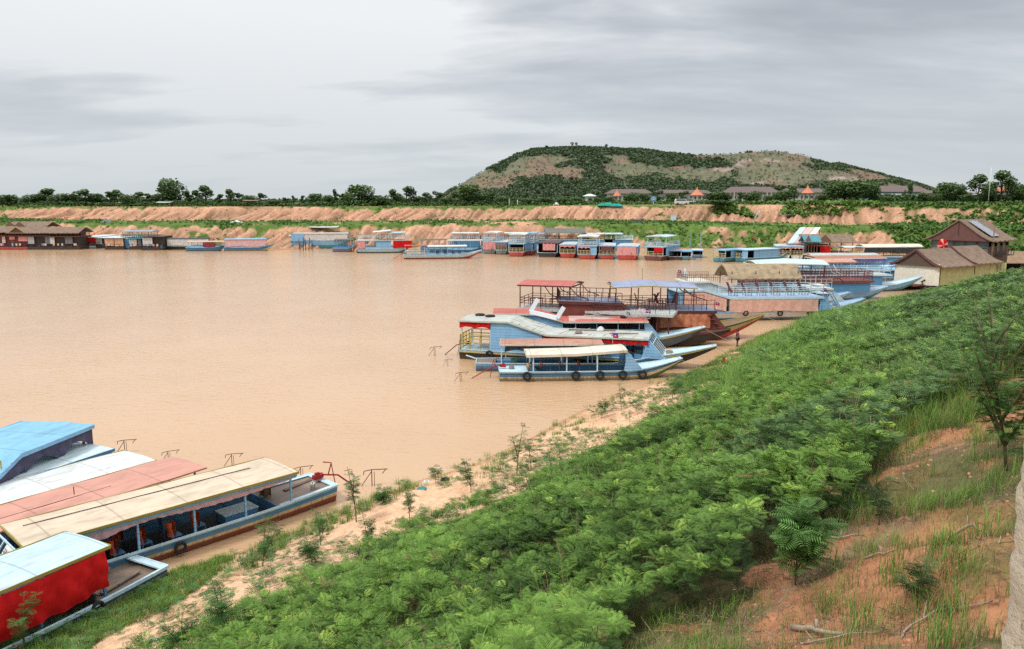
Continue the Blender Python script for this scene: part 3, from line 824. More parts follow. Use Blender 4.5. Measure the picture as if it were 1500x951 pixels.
def mk_flag():
    t = thing('flag', '', 'flag')
    MB().tube([(0, 0, 0), (0, 0, 1.75)], .022).build('pole', WHITE, t)
    f_ = lambda z0, z1: (lambda a, b: (.9 * a, .07 * sin(a * 6) * a, z0 + (z1 - z0) * b - .18 * a))
    MB().grid(f_(1.14, 1.29), 8, 1).build('blue_band', flat('flag_blue', (.03, .05, .28)), t)
    MB().grid(f_(1.29, 1.56), 8, 1).build('red_band', flat('flag_red', (.6, .02, .06)), t)
    MB().grid(f_(1.56, 1.70), 8, 1).build('blue_band', flat('flag_blue', (.03, .05, .28)), t)
    em = MB()
    for (x, h, w_) in ((.34, .1, .07), (.43, .17, .09), (.52, .1, .07)):
        em.box((x, .02 + .07 * sin(x * 6) * x + .012, 1.36 + h / 2 - .07), (w_, .02, h)); em.box((x, -.012 + .07 * sin(x * 6) * x, 1.36 + h / 2 - .07), (w_, .02, h))
    em.box((.43, .05, 1.31 - .03), (.3, .03, .04)); em.build('white_temple', WHITE, t)
    return t

# ============ group A: five boats moored bow-in at the lower left (visible side = port)
GA = 'long tour boats moored side by side at the lower left'
# A, tan roof
b = Boat('tour_boat', 'blue open-sided tour boat with tan roof, pink checked cloth and red waterline', 19, 2.7, .75, (495, 713, .75, 0, 1.15), (200, 806, .75), group=GA, bow=1.1, bx=.72, ws=.84, sr=.08)
A_ = b
b.hull([(.56, REDP), (.70, CREAM), (.88, BLUE2), (1, BLUE)]).rub(BLUEP, .07).deck(0, 3.1, PLANK, -.05, 'stern_deck').deck(13.6, 19, BLUE).floor(3.1, 13.6, flat('bilge_dark', (.035, .04, .045), .9), .28)
b.lining(3.1, 13.6); MB().box((3.12, 0, .45), (.05, 2.2, .55)).build('bulkhead', BLUE2, b.root)
for sg in (1, -1): MB().grid(lambda a, q: (.05 + 3 * a, sg * (b.w(.05 + 3 * a) - .02 - .18 * q), b.g(3 * a) + .02), 8, 1, False, .03).build('side_plank', BLUEP, b.root)
MB().box((.14, 0, b.g(0) + .01), (.26, 2.0, .04)).build('side_plank', BLUEP, b.root)
b.roof([(2.2, 2.12), (7.5, 2.16), (12.9, 2.2)], R_TAN, paint('trim_olive', (.30, .24, .05), .2), hw=1.42, trimh=.10, camber=.05)
MB().grid(lambda a, q: (2.25 + 10.6 * a, 1.36, 1.98 + .08 * a - .08 + q * .12), 12, 1, False).grid(lambda a, q: (2.25 + 10.6 * a, -1.36, 1.98 + .08 * a - .08 + q * .12), 12, 1, False).build('eave_board', BLUE, b.root)
b.posts([2.5, 4.7, 6.9, 9.1, 11.3], 2.05, BLUE, r=.075)
b.curtain(2.3, 12.8, 2.0, lambda x: .14 + .16 * abs(sin((x - 2.3) * .5)) + (.35 * max(0, (x - 9.5) / 3)), C_CHK, sg=1, hw=1.33, fold=.03, name='valance', nf=30)
b.curtain(2.3, 12.8, 2.0, .22, C_CHK, sg=-1, hw=1.33, scal=5, fold=.03, name='valance', nf=30)
b.windscreen(13.1, 2.15, BLUE, 1.0, .55, bars=2, bar=BLUEP)
b.rub(paint('trim_yellow', (.42, .32, .05), .2), .035, 13.6, .99)
MB().box((3.3, 1.24, b.g(3) + .06), (.04, .04, .04)).build('cleat', RUST, b.root)
MB().beam((3.5, -.4, 2.20), (12.4, -.55, 2.26), .025, .03).build('roof_seam', DARKW, b.root)
tyre(b, 7.6, 'black tyre fender roped to the side of the tan roofed boat', 1, drop=.35).scale = (.74, .8, .74)
for i, (x, y, v, lab) in enumerate([(11.6, .75, 1, 'nearest the bow'), (10.4, .65, 1, 'second from the bow'), (10.9, -.55, 1, 'on the far side by the bow'), (9.1, -.6, 1, 'on the far side amidships'), (8.6, .6, 1, 'behind the hanging tyre'), (6.4, .5, 1, 'on its own towards the stern'), (7.4, -.5, 0, 'on the far side towards the stern'), (12.4, .7, 1, 'under the front cheek'), (9.7, .8, 1, 'right beside the second post'), (7.5, .8, 1, 'just above the hanging tyre')]):
    use('seat', mk_seat, b.P(x, y * .8 + .1, .29), b.h + pi, 'blue wooden chair in the tan roofed boat, ' + lab, 'blue chairs under the tan roof')
    if v: use('vest', mk_vest, b.P(x + .14, y * .8 + .1, .22), b.h + pi, 'orange life vest slung on the blue chair ' + lab, 'orange life vests on the chairs', 1.15)
t = thing('engine_box', 'blue wooden engine box at the stern end of the tan roofed boat', 'box', b.P(4.5, .1, .1), b.h)
MB().box((0, 0, .3), (1.5, .9, .6)).build('box_body', BLUE2, t); MB().box((0, 0, .62), (1.56, .96, .04)).build('lid', BLUEP, t)
t = thing('wooden_stool', 'brown wooden locker stool under the stern end of the tan roof', 'stool', b.P(2.9, -.3, b.g(3) - .05), b.h)
MB().box((0, 0, .5), (.36, .4, .06)).build('top', BROWNW, t); MB().box((-.02, 0, .27), (.3, .34, .4)).build('cabinet', BROWNW, t)
for sx in (-.16, .16):
    for sy in (-.18, .18): MB().box((sx, sy, .25), (.035, .035, .5)).build('leg', DARKW, t)
b.motor(0, REDM, 2.0)
# number board 346 on the cabin front
tx = bpy.data.curves.new('number', 'FONT'); tx.body = '346'; tx.size = .34; tx.extrude = .004; tx.align_x = 'CENTER'; tx.align_y = 'CENTER'; tx.materials.append(BLACKP)
nb = MB().poly([(13.17, .45, 2.12), (13.17, 1.2, 2.12), (13.42, 1.2, 1.74), (13.42, .45, 1.74)], .02, (.8, 0, .5)).build('number_board', WHITE, b.root)
to_ = bpy.data.objects.new('number_text', tx); COL.objects.link(to_); bpy.context.view_layer.update()
me_ = bpy.data.meshes.new_from_object(to_.evaluated_get(bpy.context.evaluated_depsgraph_get())); bpy.data.objects.remove(to_); to = link('number', me_, nb)
nrm = Vector((.84, 0, .545)).normalized(); ex = Vector((0, 1, 0)); ey = nrm.cross(ex)
to.matrix_local = Matrix.Translation(Vector((13.33, .83, 1.94)) + nrm * .03) @ Matrix((ex, ey, nrm)).transposed().to_4x4()

# B, red tarpaulin boat
b = Boat('tour_boat', 'dark blue boat with pale blue roof and a red tarpaulin hung along its side', 15, 2.6, .62, (243, 829, .62, 0, .95), (30, 932, .62), group=GA, bow=1.0, ws=.80, bx=.72)
b.hull([(.45, TEAL), (.72, BLUE2), (1, paint('paint_dark_blue', (.06, .15, .24), .35, planks=.18))]).rub(BLUEP, .10).deck(0, 2.6, PLANK, -.22, 'stern_deck').floor(2.6, 14, DARKI, .05)
MB().box((.15, 0, b.g(0) + .02), (.3, 2.0, .06)).build('side_plank', BLUEP, b.root)
b.lining(2.6, 13.5); b.roof([(2.3, 2.42), (8, 2.46), (13, 2.46)], R_PALE, paint('trim_olive', (.30, .24, .05), .2), hw=1.22, camber=.07, trimh=.11)
b.posts([2.5, 4.7, 7, 9.3, 12.4], 2.38, BLUE2, r=.08, hw=1.02)
b.curtain(2.55, 12.6, 2.34, lambda x: 1.50 + .10 * sin(x) - .32 * max(0, 1 - (x - 2.5) / 1.6), C_RED, sg=1, hw=1.30, fold=.06, name='tarpaulin', nf=13, bulge=.06, diag=10)
b.curtain(2.55, 12.6, 2.34, .5, C_RED, sg=-1, hw=1.2, scal=4, name='tarpaulin')
MB().box((2.9, 0, .5), (.06, 2.2, .8)).build('bulkhead', DARKW, b.root)
MB().beam((1.0, -.9, .55), (2.6, .7, .62), .12, .06).beam((.6, .2, .5), (2.3, .5, .5), .2, .05).build('loose_plank', PLANK, b.root)
for i in range(3):
    use('vest', mk_vest, b.P(5.6 + i * .38, 1.30, .02), b.h + pi / 2, ('orange life vest poking out under the red tarpaulin, ' + ('nearest the stern', 'middle one', 'furthest from the stern')[i]), 'orange life vests under the red tarpaulin', .62)
tyre(b, 3.0, 'black tyre fender beside the red tarpaulin at the boat stern', 1, drop=.1).scale = (.7, .8, .7)
# C salmon roof
def simple(label, roofmat, trim, A, Bp, hullm, extra=None, L=17, B=2.45, valm=None, z=2.1, step=None, name='tour_boat', over=.12):
    b = Boat(name, label, L, B, .72, A, Bp, group=GA, bow=1.1, bx=.72)
    b.hull([(.45, CREAM), (1, hullm)]).rub(BLUEP, .06).deck(0, 1.6, BLUEP, -.04, 'stern_deck').floor(1.6, 13, DARKI, .1).deck(13, L, BLUE)
    pts = step or [(0.2, z), (6, z + .05), (13, z + .05)]
    b.roof(pts, roofmat, trim, hw=B / 2 + over, camber=.05)
    b.posts([.6, 3, 5.5, 8, 10.5, 12.8], b.zf, BLUE2)
    if valm: b.curtain(.3, 13, lambda x: b.zf(x) - .12, .26, valm, sg=1, scal=7, hw=B / 2 + .04, name='valance'); b.endcloth(.25, -B / 2, B / 2, pts[0][1] - .1, .4, valm, 2, 'valance')
    return b
h0 = (495, 713, .75); 
b = simple('boat with a plain salmon pink roof between tan and white roofed boats', R_PINK, None, (302, 686, 2.05, .2, 1.3), (110, 745, 2.1), BLUE, B=2.5)
MB().beam((4.0, .3, 2.18), (12.5, .2, 2.22), .03, .03).build('roof_seam', DARKW, b.root); MB().tube([(5.5, .3, 2.3), (5.5, .3, 2.62)], .02).build('roof_stay', RUST, b.root)
b = simple('boat with a white roof, rust patch and olive edge beside the salmon roof', R_WHITE, paint('trim_olive', (.30, .24, .05), .2), (228, 676, 2.05, .2, 1.3), (0, 741, 2.1), BLUE, B=2.4, valm=C_RED)
MB().grid(lambda a, q: (9.2 + 3.4 * a, .1 + .22 * q + .1 * sin(a * 4), 2.22 - .01 * q), 6, 1, False).build('rust_patch', paint('rust_brown', (.25, .12, .07), .6), b.root)
b = simple('boat with pale grey blue roof and red valance, second from the water side', metalroof('roof_grey_blue_white', (.55, .66, .68), .3), BLUE2, (167, 659, 2.05, .2, 1.3), (0, 714, 2.1), BLUE, B=2.4, valm=C_RED)
MB().grid(lambda a, q: (9.6 + 2.6 * a, .3 + .35 * q, 2.215 - .01 * q), 6, 1, False).build('rust_patch', paint('rust_brown', (.25, .12, .07), .6), b.root)
# F big blue, raised stern roof
bF = Boat('tour_boat', 'largest blue boat at the left edge with a raised stern roof and purple cloth', 22, 3.7, .95, (136, 621, 3.1, .5, 1.95), (66, 650, 3.1), group=GA, bow=1.3, bx=.75)
bF.hull([(.4, TEAL), (1, BLUE2)]).rub(BLUEP, .07).deck(0, 5, BLUEP, -.04, 'stern_deck').floor(5, 18, DARKI, .1)
bF.roof([(.5, 3.05), (5.2, 3.1), (7.0, 2.35), (18, 2.4)], R_BLUE, BLUE, hw=2.0, camber=.08, trimh=.18)
bF.posts([.7, 2.9, 5, 7.5, 10, 13, 16], bF.zf, BLUE2, r=.09)
bF.curtain(.6, 5.0, lambda x: bF.zf(x) - .12, lambda x: .95 - .55 * sin(pi * ((x - .6) / 2.2 % 1)) , C_PURP, sg=1, hw=1.92, name='valance')
bF.curtain(5, 17, lambda x: bF.zf(x) - .12, .75, C_PURP, sg=1, hw=1.92, name='valance', scal=5)
bF.endcloth(.55, -1.9, 1.9, 2.95, .75, C_PURP, 2, 'valance')
bF.rail(6.2, 14, lambda x: bF.zf(x) + .1, .35, paint('trim_yellow', (.42, .32, .05), .2), n=5, bars=1, hw=1.9, sides=(1,))

# T shaped metal frames standing in the water
def mk_tframe():
    t = thing('shaft_stand', '', 'stand')
    MB().tube([(0, 0, -.8), (0, 0, .8)], .022).tube([(.12, 0, -.8), (.12, 0, .7)], .015).build('upright', RUST, t)
    MB().tube([(-.35, -.05, .74), (0, 0, .8), (.75, 0, .84)], .02).tube([(.68, 0, .84), (.5, 0, .62)], .018).tube([(-.35, -.05, .74), (-.38, -.05, .55)], .018).build('crossbar', RUST, t)
    MB().tube([(0, 0, .72), (-.7, 0, -.3)], .018).build('brace', RUST, t)
    return t
for (px, py, rz, lab, sc) in [(183, 664, 0, 'behind the stern of the white roofed boats', .95), (247, 678, .3, 'off the stern of the salmon roofed boat', .8), (340, 683, 0, 'beyond the tan roof, lone one', .85), (441, 703, .2, 'at the stern corner of the tan roofed boat', .85),
                          (545, 712, 0, 'right of the tan roofed boat in open water', 1.05), (636, 521, .2, 'furthest out, left of the big blue boat', 1.0), (655, 536, .1, 'left of the teal boat bow', .7), (674, 559, .1, 'left of the cream striped boat', .9)]:
    use('tframe', mk_tframe, gp(px, py, 0), rz, 'rusty T shaped metal frame ' + lab, 'metal frames rising from the water', sc)

# ============ group G: the moored cluster in the middle (visible side = starboard)
GG = 'tour boats moored in the middle of the bay'
b = Boat('tour_boat', 'blue and cream open boat with cream white roof, nearest in the middle cluster', 14.6, 2.5, .78, (732, 545, .78, 0, -1.0), (940, 542, .78), group=GG, bow=.75, bx=.70, wb=.25)
G1 = b
b.hull([(.34, GREEN), (.62, CREAM), (.84, BLUE2), (1, BLUE)]).rub(BLACKP, .03, None, .84).rub(BLUEP, .06).deck(0, 2.2, BLUEP, -.02, 'stern_deck').floor(2.2, 11, BLUE2, .1).deck(11, 14.6, BLUEP).lining(2.2, 11)
b.roof([(2.1, 2.12), (6, 2.18), (9.9, 2.42)], R_CREAM, R_CREAM, hw=1.3, camber=.14, trimh=.2)
b.posts([2.6, 5.2, 7.6], 2.15, BLUEP, r=.09)
b.windscreen(9.9, 2.38, BLUE, 1.3, .12, bars=2)
for i, x in enumerate([1.6, 6.4, 8.7, 10.5, 12.3]): pass
for i, x in enumerate([2.1, 5.9, 7.8, 9.6, 11.4][:5]): tyre(b, min(x, 11.2), 'tyre fender on the cream striped boat, %s from the stern' % ordw(i + 1), -1, 'tyres along the cream striped boat', drop=.30 if x < 11 else .42)
for i, x in enumerate([4.2, 4.9, 5.7, 6.5, 7.3]):
    use('seat', mk_seat, b.P(x, -.45, .1), b.h, 'blue chair in the cream roofed boat, %s from the stern' % ordw(i + 1), 'blue chairs in the cream roofed boat')
for i, x in enumerate([3.4, 4.9, 6.4]): use('vest', mk_vest, b.P(x, .55, .5), b.h, 'orange life vest hanging under the cream roof, %s from the stern' % ordw(i + 1), 'life vests under the cream roof', .8)
t = thing('folded_awning', 'black cloth and tan sack heaped on the stern of the cream striped boat', 'sack', b.P(2.6, -.7, b.g(2)), b.h)
MB().grid(lambda a, q: ((.55 + .5 * q) * a - .2, .1 * sin(a * 8 + q * 3) + .4 * q, .75 * (1 - a) * (1 - .4 * q)), 8, 5).build('black_cloth', C_DARK, t)
MB().add(*(lambda V_: (V_, [(i * 8 + j, i * 8 + (j + 1) % 8, (i + 1) * 8 + (j + 1) % 8, (i + 1) * 8 + j) for i in range(5) for j in range(8)]))([(.17 * sin(pi * (k + .4) / 6.2) * cos(j * pi / 4) - .35, .17 * sin(pi * (k + .4) / 6.2) * sin(j * pi / 4), .62 * k / 5) for k in range(6) for j in range(8)]), True).build('tan_sack', cloth('tan_sack', (.42, .27, .12)), t)
b.motor(.3, REDM, 2.6)

b = Boat('tour_boat', 'teal blue boat with faded pink roof, between cream roofed boat and black hull', 15.2, 2.4, .72, (697, 532, .72, 0, -1.0), (960, 532, .72), group=GG, bow=.55, bx=.72, wb=.3)
b.hull([(.38, TEAL), (.8, BLUE2), (1, BLUE)]).rub(BLUEP, .06).deck(0, 1.6, PLANK, -.04, 'stern_deck').floor(1.6, 12, DARKI, .1).deck(12, 15.2, BLUEP)
MB().beam((0, .6, .75), (-.9, .9, 1.0), .15, .06).build('stern_horn', BLUEP, b.root)
b.roof([(2.0, 2.32), (10.4, 2.34)], R_RUST, R_CREAM, hw=1.3, camber=.16, trimh=.14)
b.posts([2.1, 4.4, 7, 9.9], 2.3, BLUEP, r=.08)
b.curtain(2.4, 10.2, 2.2, .42, C_DARK, sg=-1, name='rolled_curtain', hw=1.24, scal=2)
b.endwall(9.2, .72, 2.2, BLUE)
t = thing('wooden_bench', 'small blue topped awning over the engine of the teal boat', 'awning', b.P(3.3, 0, .68), b.h)
MB().grid(lambda a, q: (-.95 + 1.9 * a, -.8 + 1.6 * q, .95 + .22 * (1 - abs(2 * a - 1))), 4, 1, False, .04).build('top', BLUE, t); t.name = 'engine_awning'
for sx in (-.85, .85):
    for sy in (-.7, .7): MB().box((sx, sy, .47), (.05, .05, .94)).build('post', BLUEP, t)
t = thing('green_crate', 'small green crate on the teal boat engine deck', 'crate', b.P(3.1, -.5, .74), b.h); MB().box((0, 0, .12), (.5, .34, .2)).build('crate_body', flat('green_plastic', (.05, .28, .12)), t); MB().ring((0, 0, .24), .1, .015, 'z').build('rope_coil', CREAM, t)

# G4 big blue boat, black hull
b = Boat('tour_boat', 'large blue boat with black hull, weathered grey stepped roof and red valance', 22, 3.6, .95, (672, 511, .95, 0, -1.5), (939, 525, .95), group=GG, bow=1.15, bx=.68, ws=.85, wb=.2)
G4 = b
b.hull([(.78, BLACKP), (1, BLUEP)]).rub(paint('trim_yellow', (.42, .32, .05), .2), .06, None, .8).rub(BLUEP, .06).deck(0, 7, BLUEP, -.03, 'stern_deck').floor(7, 16.5, BLUE2, .1).deck(16.5, 22, BLUEP)
b.roof([(.15, 3.55), (4.6, 3.6), (8.0, 2.62), (16.6, 2.66)], R_GREY, paint('trim_mint', (.42, .50, .40), .3), hw=1.9, camber=.1, trimh=.14)
b.posts([.3, 3.0], 3.5, BLUEP, r=.1); b.posts([9.6, 11.3, 13, 14.7, 16.2], 2.6, BLUE, r=.08)
b.wall(3.0, 7.6, 'g', lambda x: b.zf(x) - .05, BLUE)
b.rail(.2, 2.9, .93, 1.35, paint('trim_yellow', (.42, .32, .05), .2), n=3, bars=3, ends='a', hw=1.6, r=.07)
b.curtain(.2, 3.0, 3.42, .55, C_RED, sg=-1, scal=2, name='valance', hw=1.8); b.endcloth(.15, -1.7, 1.7, 3.42, .6, C_RED, 2, 'valance'); b.curtain(.2, 3.0, 3.42, .55, C_RED, sg=1, scal=2, name='valance', hw=1.8)
b.curtain(7.7, 16.6, 2.5, .42, C_RED, sg=-1, scal=6, name='valance', hw=1.83); b.curtain(7.7, 16.6, 2.5, .42, C_RED, sg=1, scal=6, name='valance', hw=1.83)
b.windscreen(16.5, 2.75, BLUE, 1.5, .3, bars=4, bar=BLUEP, low=1.0)
b.wall(7.6, 16, 'g', 1.35, BLUE2)
tyre(b, 2.9, 'tyre fender on the black hull below the yellow stern railing', -1, drop=.3); tyre(b, 15.1, 'tyre fender on the black hull below the slanted windscreen', -1, drop=-.25)
for i, (x, y) in enumerate([(1.3, .7), (2.4, .2)]):
    o = use('tyre', mk_tyre, b.P(x, y, 3.73), b.h, 'black tyre lying flat on the grey roof, %s one' % ('left', 'right')[i]); o.rotation_euler = (pi / 2, 0, .3); o.scale = (1.3, 1, 1.3)
b.motor(.2, RUST, 2.2)
for i in range(6): MB().beam((9.0 + i * 1.25, -1.7, 2.74), (9.9 + i * 1.25, 1.7, 2.76), .04, .03).build('roof_batten', CREAM, b.root)
for i in range(5): MB().beam((4.9 + i * .62, -1.75, 3.57 - i * .18), (5.4 + i * .62, 1.7, 3.44 - i * .18), .05, .04).build('roof_batten', CREAM, b.root)

# G5 red roof behind it
b = Boat('tour_boat', 'blue boat with red stern roof and faded pink long roof behind black hull', 20.5, 3.2, .95, (722, 459, 3.4, .2, -1.6), hd=-1, group=GG, bow=1.0, bx=.7, wb=.2)
b.hull([(.78, paint('paint_slate', (.08, .11, .14), .3)), (1, BLUEP)]).rub(paint('trim_yellow', (.42, .32, .05), .2), .06, None, .82).rub(BLUEP, .05).deck(0, 6, BLUEP, -.03, 'stern_deck').floor(6, 15, DARKI, .1).deck(15, 20.5, BLUEP)
b.roof([(.2, 3.35), (4.4, 3.35), (7.0, 2.6), (14.8, 2.65)], R_RED, R_CREAM, hw=1.75, camber=.25)
MB().grid(lambda a, q: (7.4 + 7.2 * a, -1.6 + 3.2 * q, 2.62 + .25 * (1 - (2 * q - 1) ** 2) + .02), 4, 4, False).build('roof_sheet', metalroof('roof_faded_pink', (.52, .34, .30), .3), b.root)
b.posts([.4, 2.5], 3.3, BLUEP); b.posts([8, 10, 12, 14], 2.6, BLUE); b.wall(2.5, 6.8, 'g', lambda x: b.zf(x) - .05, BLUE)
b.wall(6.8, 14.5, 'g', 1.9, BLUE2); b.windscreen(14.7, 2.7, BLUE, 1.4, .3, bars=3, low=1.0)
tyre_o = use('tyre', mk_tyre, b.P(12.6, -.6, 2.93), b.h, 'black tyre lying on the faded pink roof'); tyre_o.rotation_euler = (pi / 2, 0, 0)
G5 = b
# stack of chairs / rack on roof ends
t = thing('folding_rack', 'pale metal rack of folded chairs on the boat roof by the flag', 'rack', b.P(12.7, -1.2, 2.78), b.h)
for i in range(8): MB().beam((i * .32, 0, 0), (i * .32 + .35, .1, .85), .03, .03).beam((i * .32 + .2, .5, 0), (i * .32 + .5, .6, .8), .03, .03).build('folded_frame', BLUEP, t)
for z in (.3, .8): MB().beam((0, 0, z), (2.6, .1, z), .04, .04).beam((0, .5, z), (2.6, .6, z), .04, .04).build('rail', WHITE, t)

# white bent frame standing on the roofs
t = thing('white_frame', 'white U shaped frame lying across the red and grey boat roofs', 'frame', (0, 0, 0))
pA, pB, pC, pD = at_y(788, 438, 70.5), at_y(777, 457, 70.5), at_y(816, 466, 69.5), at_y(826, 450, 69.5)
t.location = pB
for q, (u_, v_) in enumerate(((pA, pB), (pB, pC), (pC, pD))): MB().beam(u_ - pB, v_ - pB, .22, .36).build('bar', flat('white_gloss', (.72, .76, .80), .4, .05), t)

# G7a maroon double-deck with pale grey deck
GM = 'maroon double-deck boats in the middle cluster'
b = Boat('double_deck_boat', 'maroon boat with pale grey upper deck and a red canopy over its stern', 21, 4.2, .95, (760, 451, 3.1, .3, -2.15), (985, 462, 3.1), group=GM, bow=.8, bx=.72, wb=.15, sr=0)
G7 = b
b.hull([(.85, BLACKP), (1, MAROON)]).rub(MAROON, .06).deck(0, 21, MAROON, -.05).posts([.6, 4, 8, 12, 15.4], 3.0, MAROON, r=.12)
b.roof([(.2, 3.08), (7, 3.1), (15.8, 3.1)], DECKG, DECKG, hw=2.15, camber=.05, th=.1, name='upper_deck', trimh=.25)
b.wall(1, 8, 'g', 3.0, MAROON); b.wall(8, 14, 'g', 1.9, MAROON); b.endwall(14.2, .9, 3.0, MAROON2, -1.7, .3)
b.rail(.4, 15.5, 3.15, 1.0, MAROON, n=11, bars=3, ends='a', hw=2.05, r=.05)
b.roof([(.2, 5.45), (5.9, 5.5)], R_RED, MAROON, hw=2.3, camber=.3, name='canopy')
b.posts([.4, 2.6, 5.6], 5.5, MAROON, z0=3.15, r=.09, hw=2.05)
for sg in (1, -1):
    MB().tube([(5.6, sg * 2.05, 5.4), (6.4, sg * 2.05, 4.6), (7.6, sg * 2.05, 4.2)], .05).build('brace', MAROON, b.root)
    MB().tube([(3.0, sg * 2.05, 5.4), (3.6, sg * 2.05, 4.6), (4.6, sg * 2.05, 4.2)], .05).build('brace', MAROON, b.root)
for i, x in enumerate((1.5, 3.6)):
    t = thing('deck_table', 'dark red wooden table under the red canopy, %s one' % ('left', 'right')[i], 'table', b.P(x, 0, 3.18), b.h)
    MB().box((0, 0, .72), (1.3, .8, .06)).build('tabletop', MAROON2, t)
    for sx in (-.55, .55):
        for sy in (-.32, .32): MB().box((sx, sy, .35), (.07, .07, .7)).build('leg', MAROON, t)
t = thing('lower_rack', 'white slatted rack leaning along the lower deck of the grey deck boat', 'rack', b.P(6.5, -2.2, 1.7), b.h)
for i in range(10): MB().beam((i * .7, 0, 0), (i * .7 + .35, 0, 1.0), .05, .04).build('slat', WHITE, t)
for z in (.05, .55, 1.0): MB().beam((0, 0, z), (7.1, 0, z), .05, .05).build('rail', WHITE, t)

# G7b maroon with lilac canopy, orange curtains, striped bow
b = Boat('double_deck_boat', 'maroon boat with grey lilac canopy, orange side curtains and green striped bow', 21, 4.2, 1.15, (985, 455, 3.15, 11.2, -2.15), hd=1, group=GM, bow=1.3, bx=.66, wb=.12, sr=.2)
G7b = b
b.hull([(.42, REDP), (.80, paint('paint_buff', (.52, .38, .20), .5)), (.96, GREEN), (1, YELL)]).rub(YELL, .06).deck(0, 21, BROWNW, -.05)
b.roof([(0.0, 4.1), (6.2, 3.9), (7.2, 3.1), (15.6, 3.1)], BLUEGREY, MAROON, hw=2.15, camber=.05, th=.1, name='upper_deck', trimh=.3)
b.wall(.3, 7, 'g', lambda x: b.zf(x) - .1, MAROON2); b.wall(7, 15.2, 'g', 1.6, MAROON2)
b.curtain(7.1, 15.0, 2.98, 1.55, C_ORNG, sg=-1, hw=2.16, name='curtain', fold=.05, nf=10); b.curtain(7.1, 15.0, 2.98, 1.55, C_ORNG, sg=1, hw=2.16, name='curtain')
b.posts([7.1, 9.1, 11.1, 13.1, 15.1], 3.0, MAROON, hw=2.12)
b.rail(.1, 6.2, lambda x: b.zf(x) + .05, .9, MAROON, n=9, bars=1, ends='a', hw=2.05, r=.06)
b.rail(6.4, 15.4, lambda x: 3.15, 1.0, MAROON, n=7, bars=2, hw=2.05, r=.045)
b.roof([(5.3, 5.45), (8.8, 5.6), (13.6, 5.35)], R_LILAC, YELL, hw=2.3, camber=.35, name='canopy', trimh=.1)
b.posts([5.6, 7.8, 10, 11.6, 13.3], 5.4, MAROON, z0=3.15, r=.09, hw=2.05)
for sg in (1, -1):
    MB().tube([(12.3, sg * 2.05, 5.3), (13.1, sg * 2.05, 4.6), (14.6, sg * 2.05, 4.15), (14.6, sg * 2.05, 3.2)], .05).build('brace', MAROON, b.root)
b.windscreen(15.2, 3.05, MAROON2, 1.5, .8, bars=2, bar=MAROON2, low=1.2)
for i in range(4): MB().box((14.9 + .32 * i, -2.2, 2.7 - .42 * i), (.4, .5, .06)).build('step', MAROON2, b.root)
for i, (x, y, r_) in enumerate([(8.4, -.6, 0), (9.6, .4, 2.6), (10.3, -.9, .2), (11.4, -.2, 3.4)]):
    use('lounger', mk_lounger, b.P(x, y, 3.2), b.h + r_, 'dark red wooden chair under the lilac canopy, %s from the left' % ordw(i + 1), 'wooden chairs under the lilac canopy', 1.15)
MB().tube([(8.9, 2, 5.7), (8.9, 2, 7.0)], .02).build('antenna', RUST, b.root)

DECKB = paint('deck_worn_blue', (.27, .38, .48), .6)
# G8 big blue and white boat, salmon curtain, lounge chairs on deck
GB = 'large pale blue boats moored by the houseboat'
b = Boat('double_deck_boat', 'long pale blue boat with salmon side curtain and maroon chairs on deck', 24.3, 4.4, 1.05, (1197, 468, 0.0, 17.4, -1.9), hd=7, group=GB, bow=1.15, bx=.72, wb=.16, sr=.1)
G8 = b
b.hull([(.42, TEAL), (.52, BLUE2), (1, WHITE)]).rub(BLUE, .08).deck(0, 24.3, DECKB, -.05)
b.roof([(.2, 3.7), (3.2, 3.75), (6.6, 2.75), (17.9, 2.7)], paint('deck_blue_grey', (.30, .42, .56), .3), BLUEP, hw=2.3, camber=.05, name='upper_deck', trimh=.22)
b.wall(.3, 6, 'g', lambda x: b.zf(x) - .1, BLUE); b.wall(6, 17.7, 'g', 1.2, BLUEP)
b.curtain(.8, 6.0, lambda x: b.zf(x) - .3, 1.5, C_SALM, sg=-1, hw=2.31)
b.curtain(6.4, 17.2, 2.52, 1.42, C_SALM, sg=-1, hw=2.31, nf=9); b.curtain(6.4, 17.2, 2.52, 1.42, C_SALM, sg=1, hw=2.31)
b.posts([6.4, 9, 11.6, 14.2, 17.6], 2.6, BLUE, hw=2.2)
b.rail(6.8, 17.8, 2.8, 1.15, BLUEP, n=7, bars=4, hw=2.2, r=.06, ends='b')
b.windscreen(17.7, 2.7, BLUE, 1.9, .3, bars=2, bar=BLUE, wmat=C_SALM, low=1.1)
for i in range(6): use('lounger', mk_lounger, b.P(7.4 + i * 1.75, -.7, 2.82), b.h, 'maroon reclining chair on the pale blue upper deck, %s from the left' % ordw(i + 1), 'maroon chairs on the pale blue deck', 1.25)
tyre(b, 8.4, 'tyre fender under the salmon curtain, nearest the stern', -1, drop=.12); tyre(b, 12.6, 'tyre fender under the salmon curtain, middle one', -1, drop=.2); tyre(b, 16.3, 'tyre fender under the salmon curtain, nearest the bow', -1, drop=.25)
b.wall(18.2, 22.5, 'g', 1.5, BLUEP)
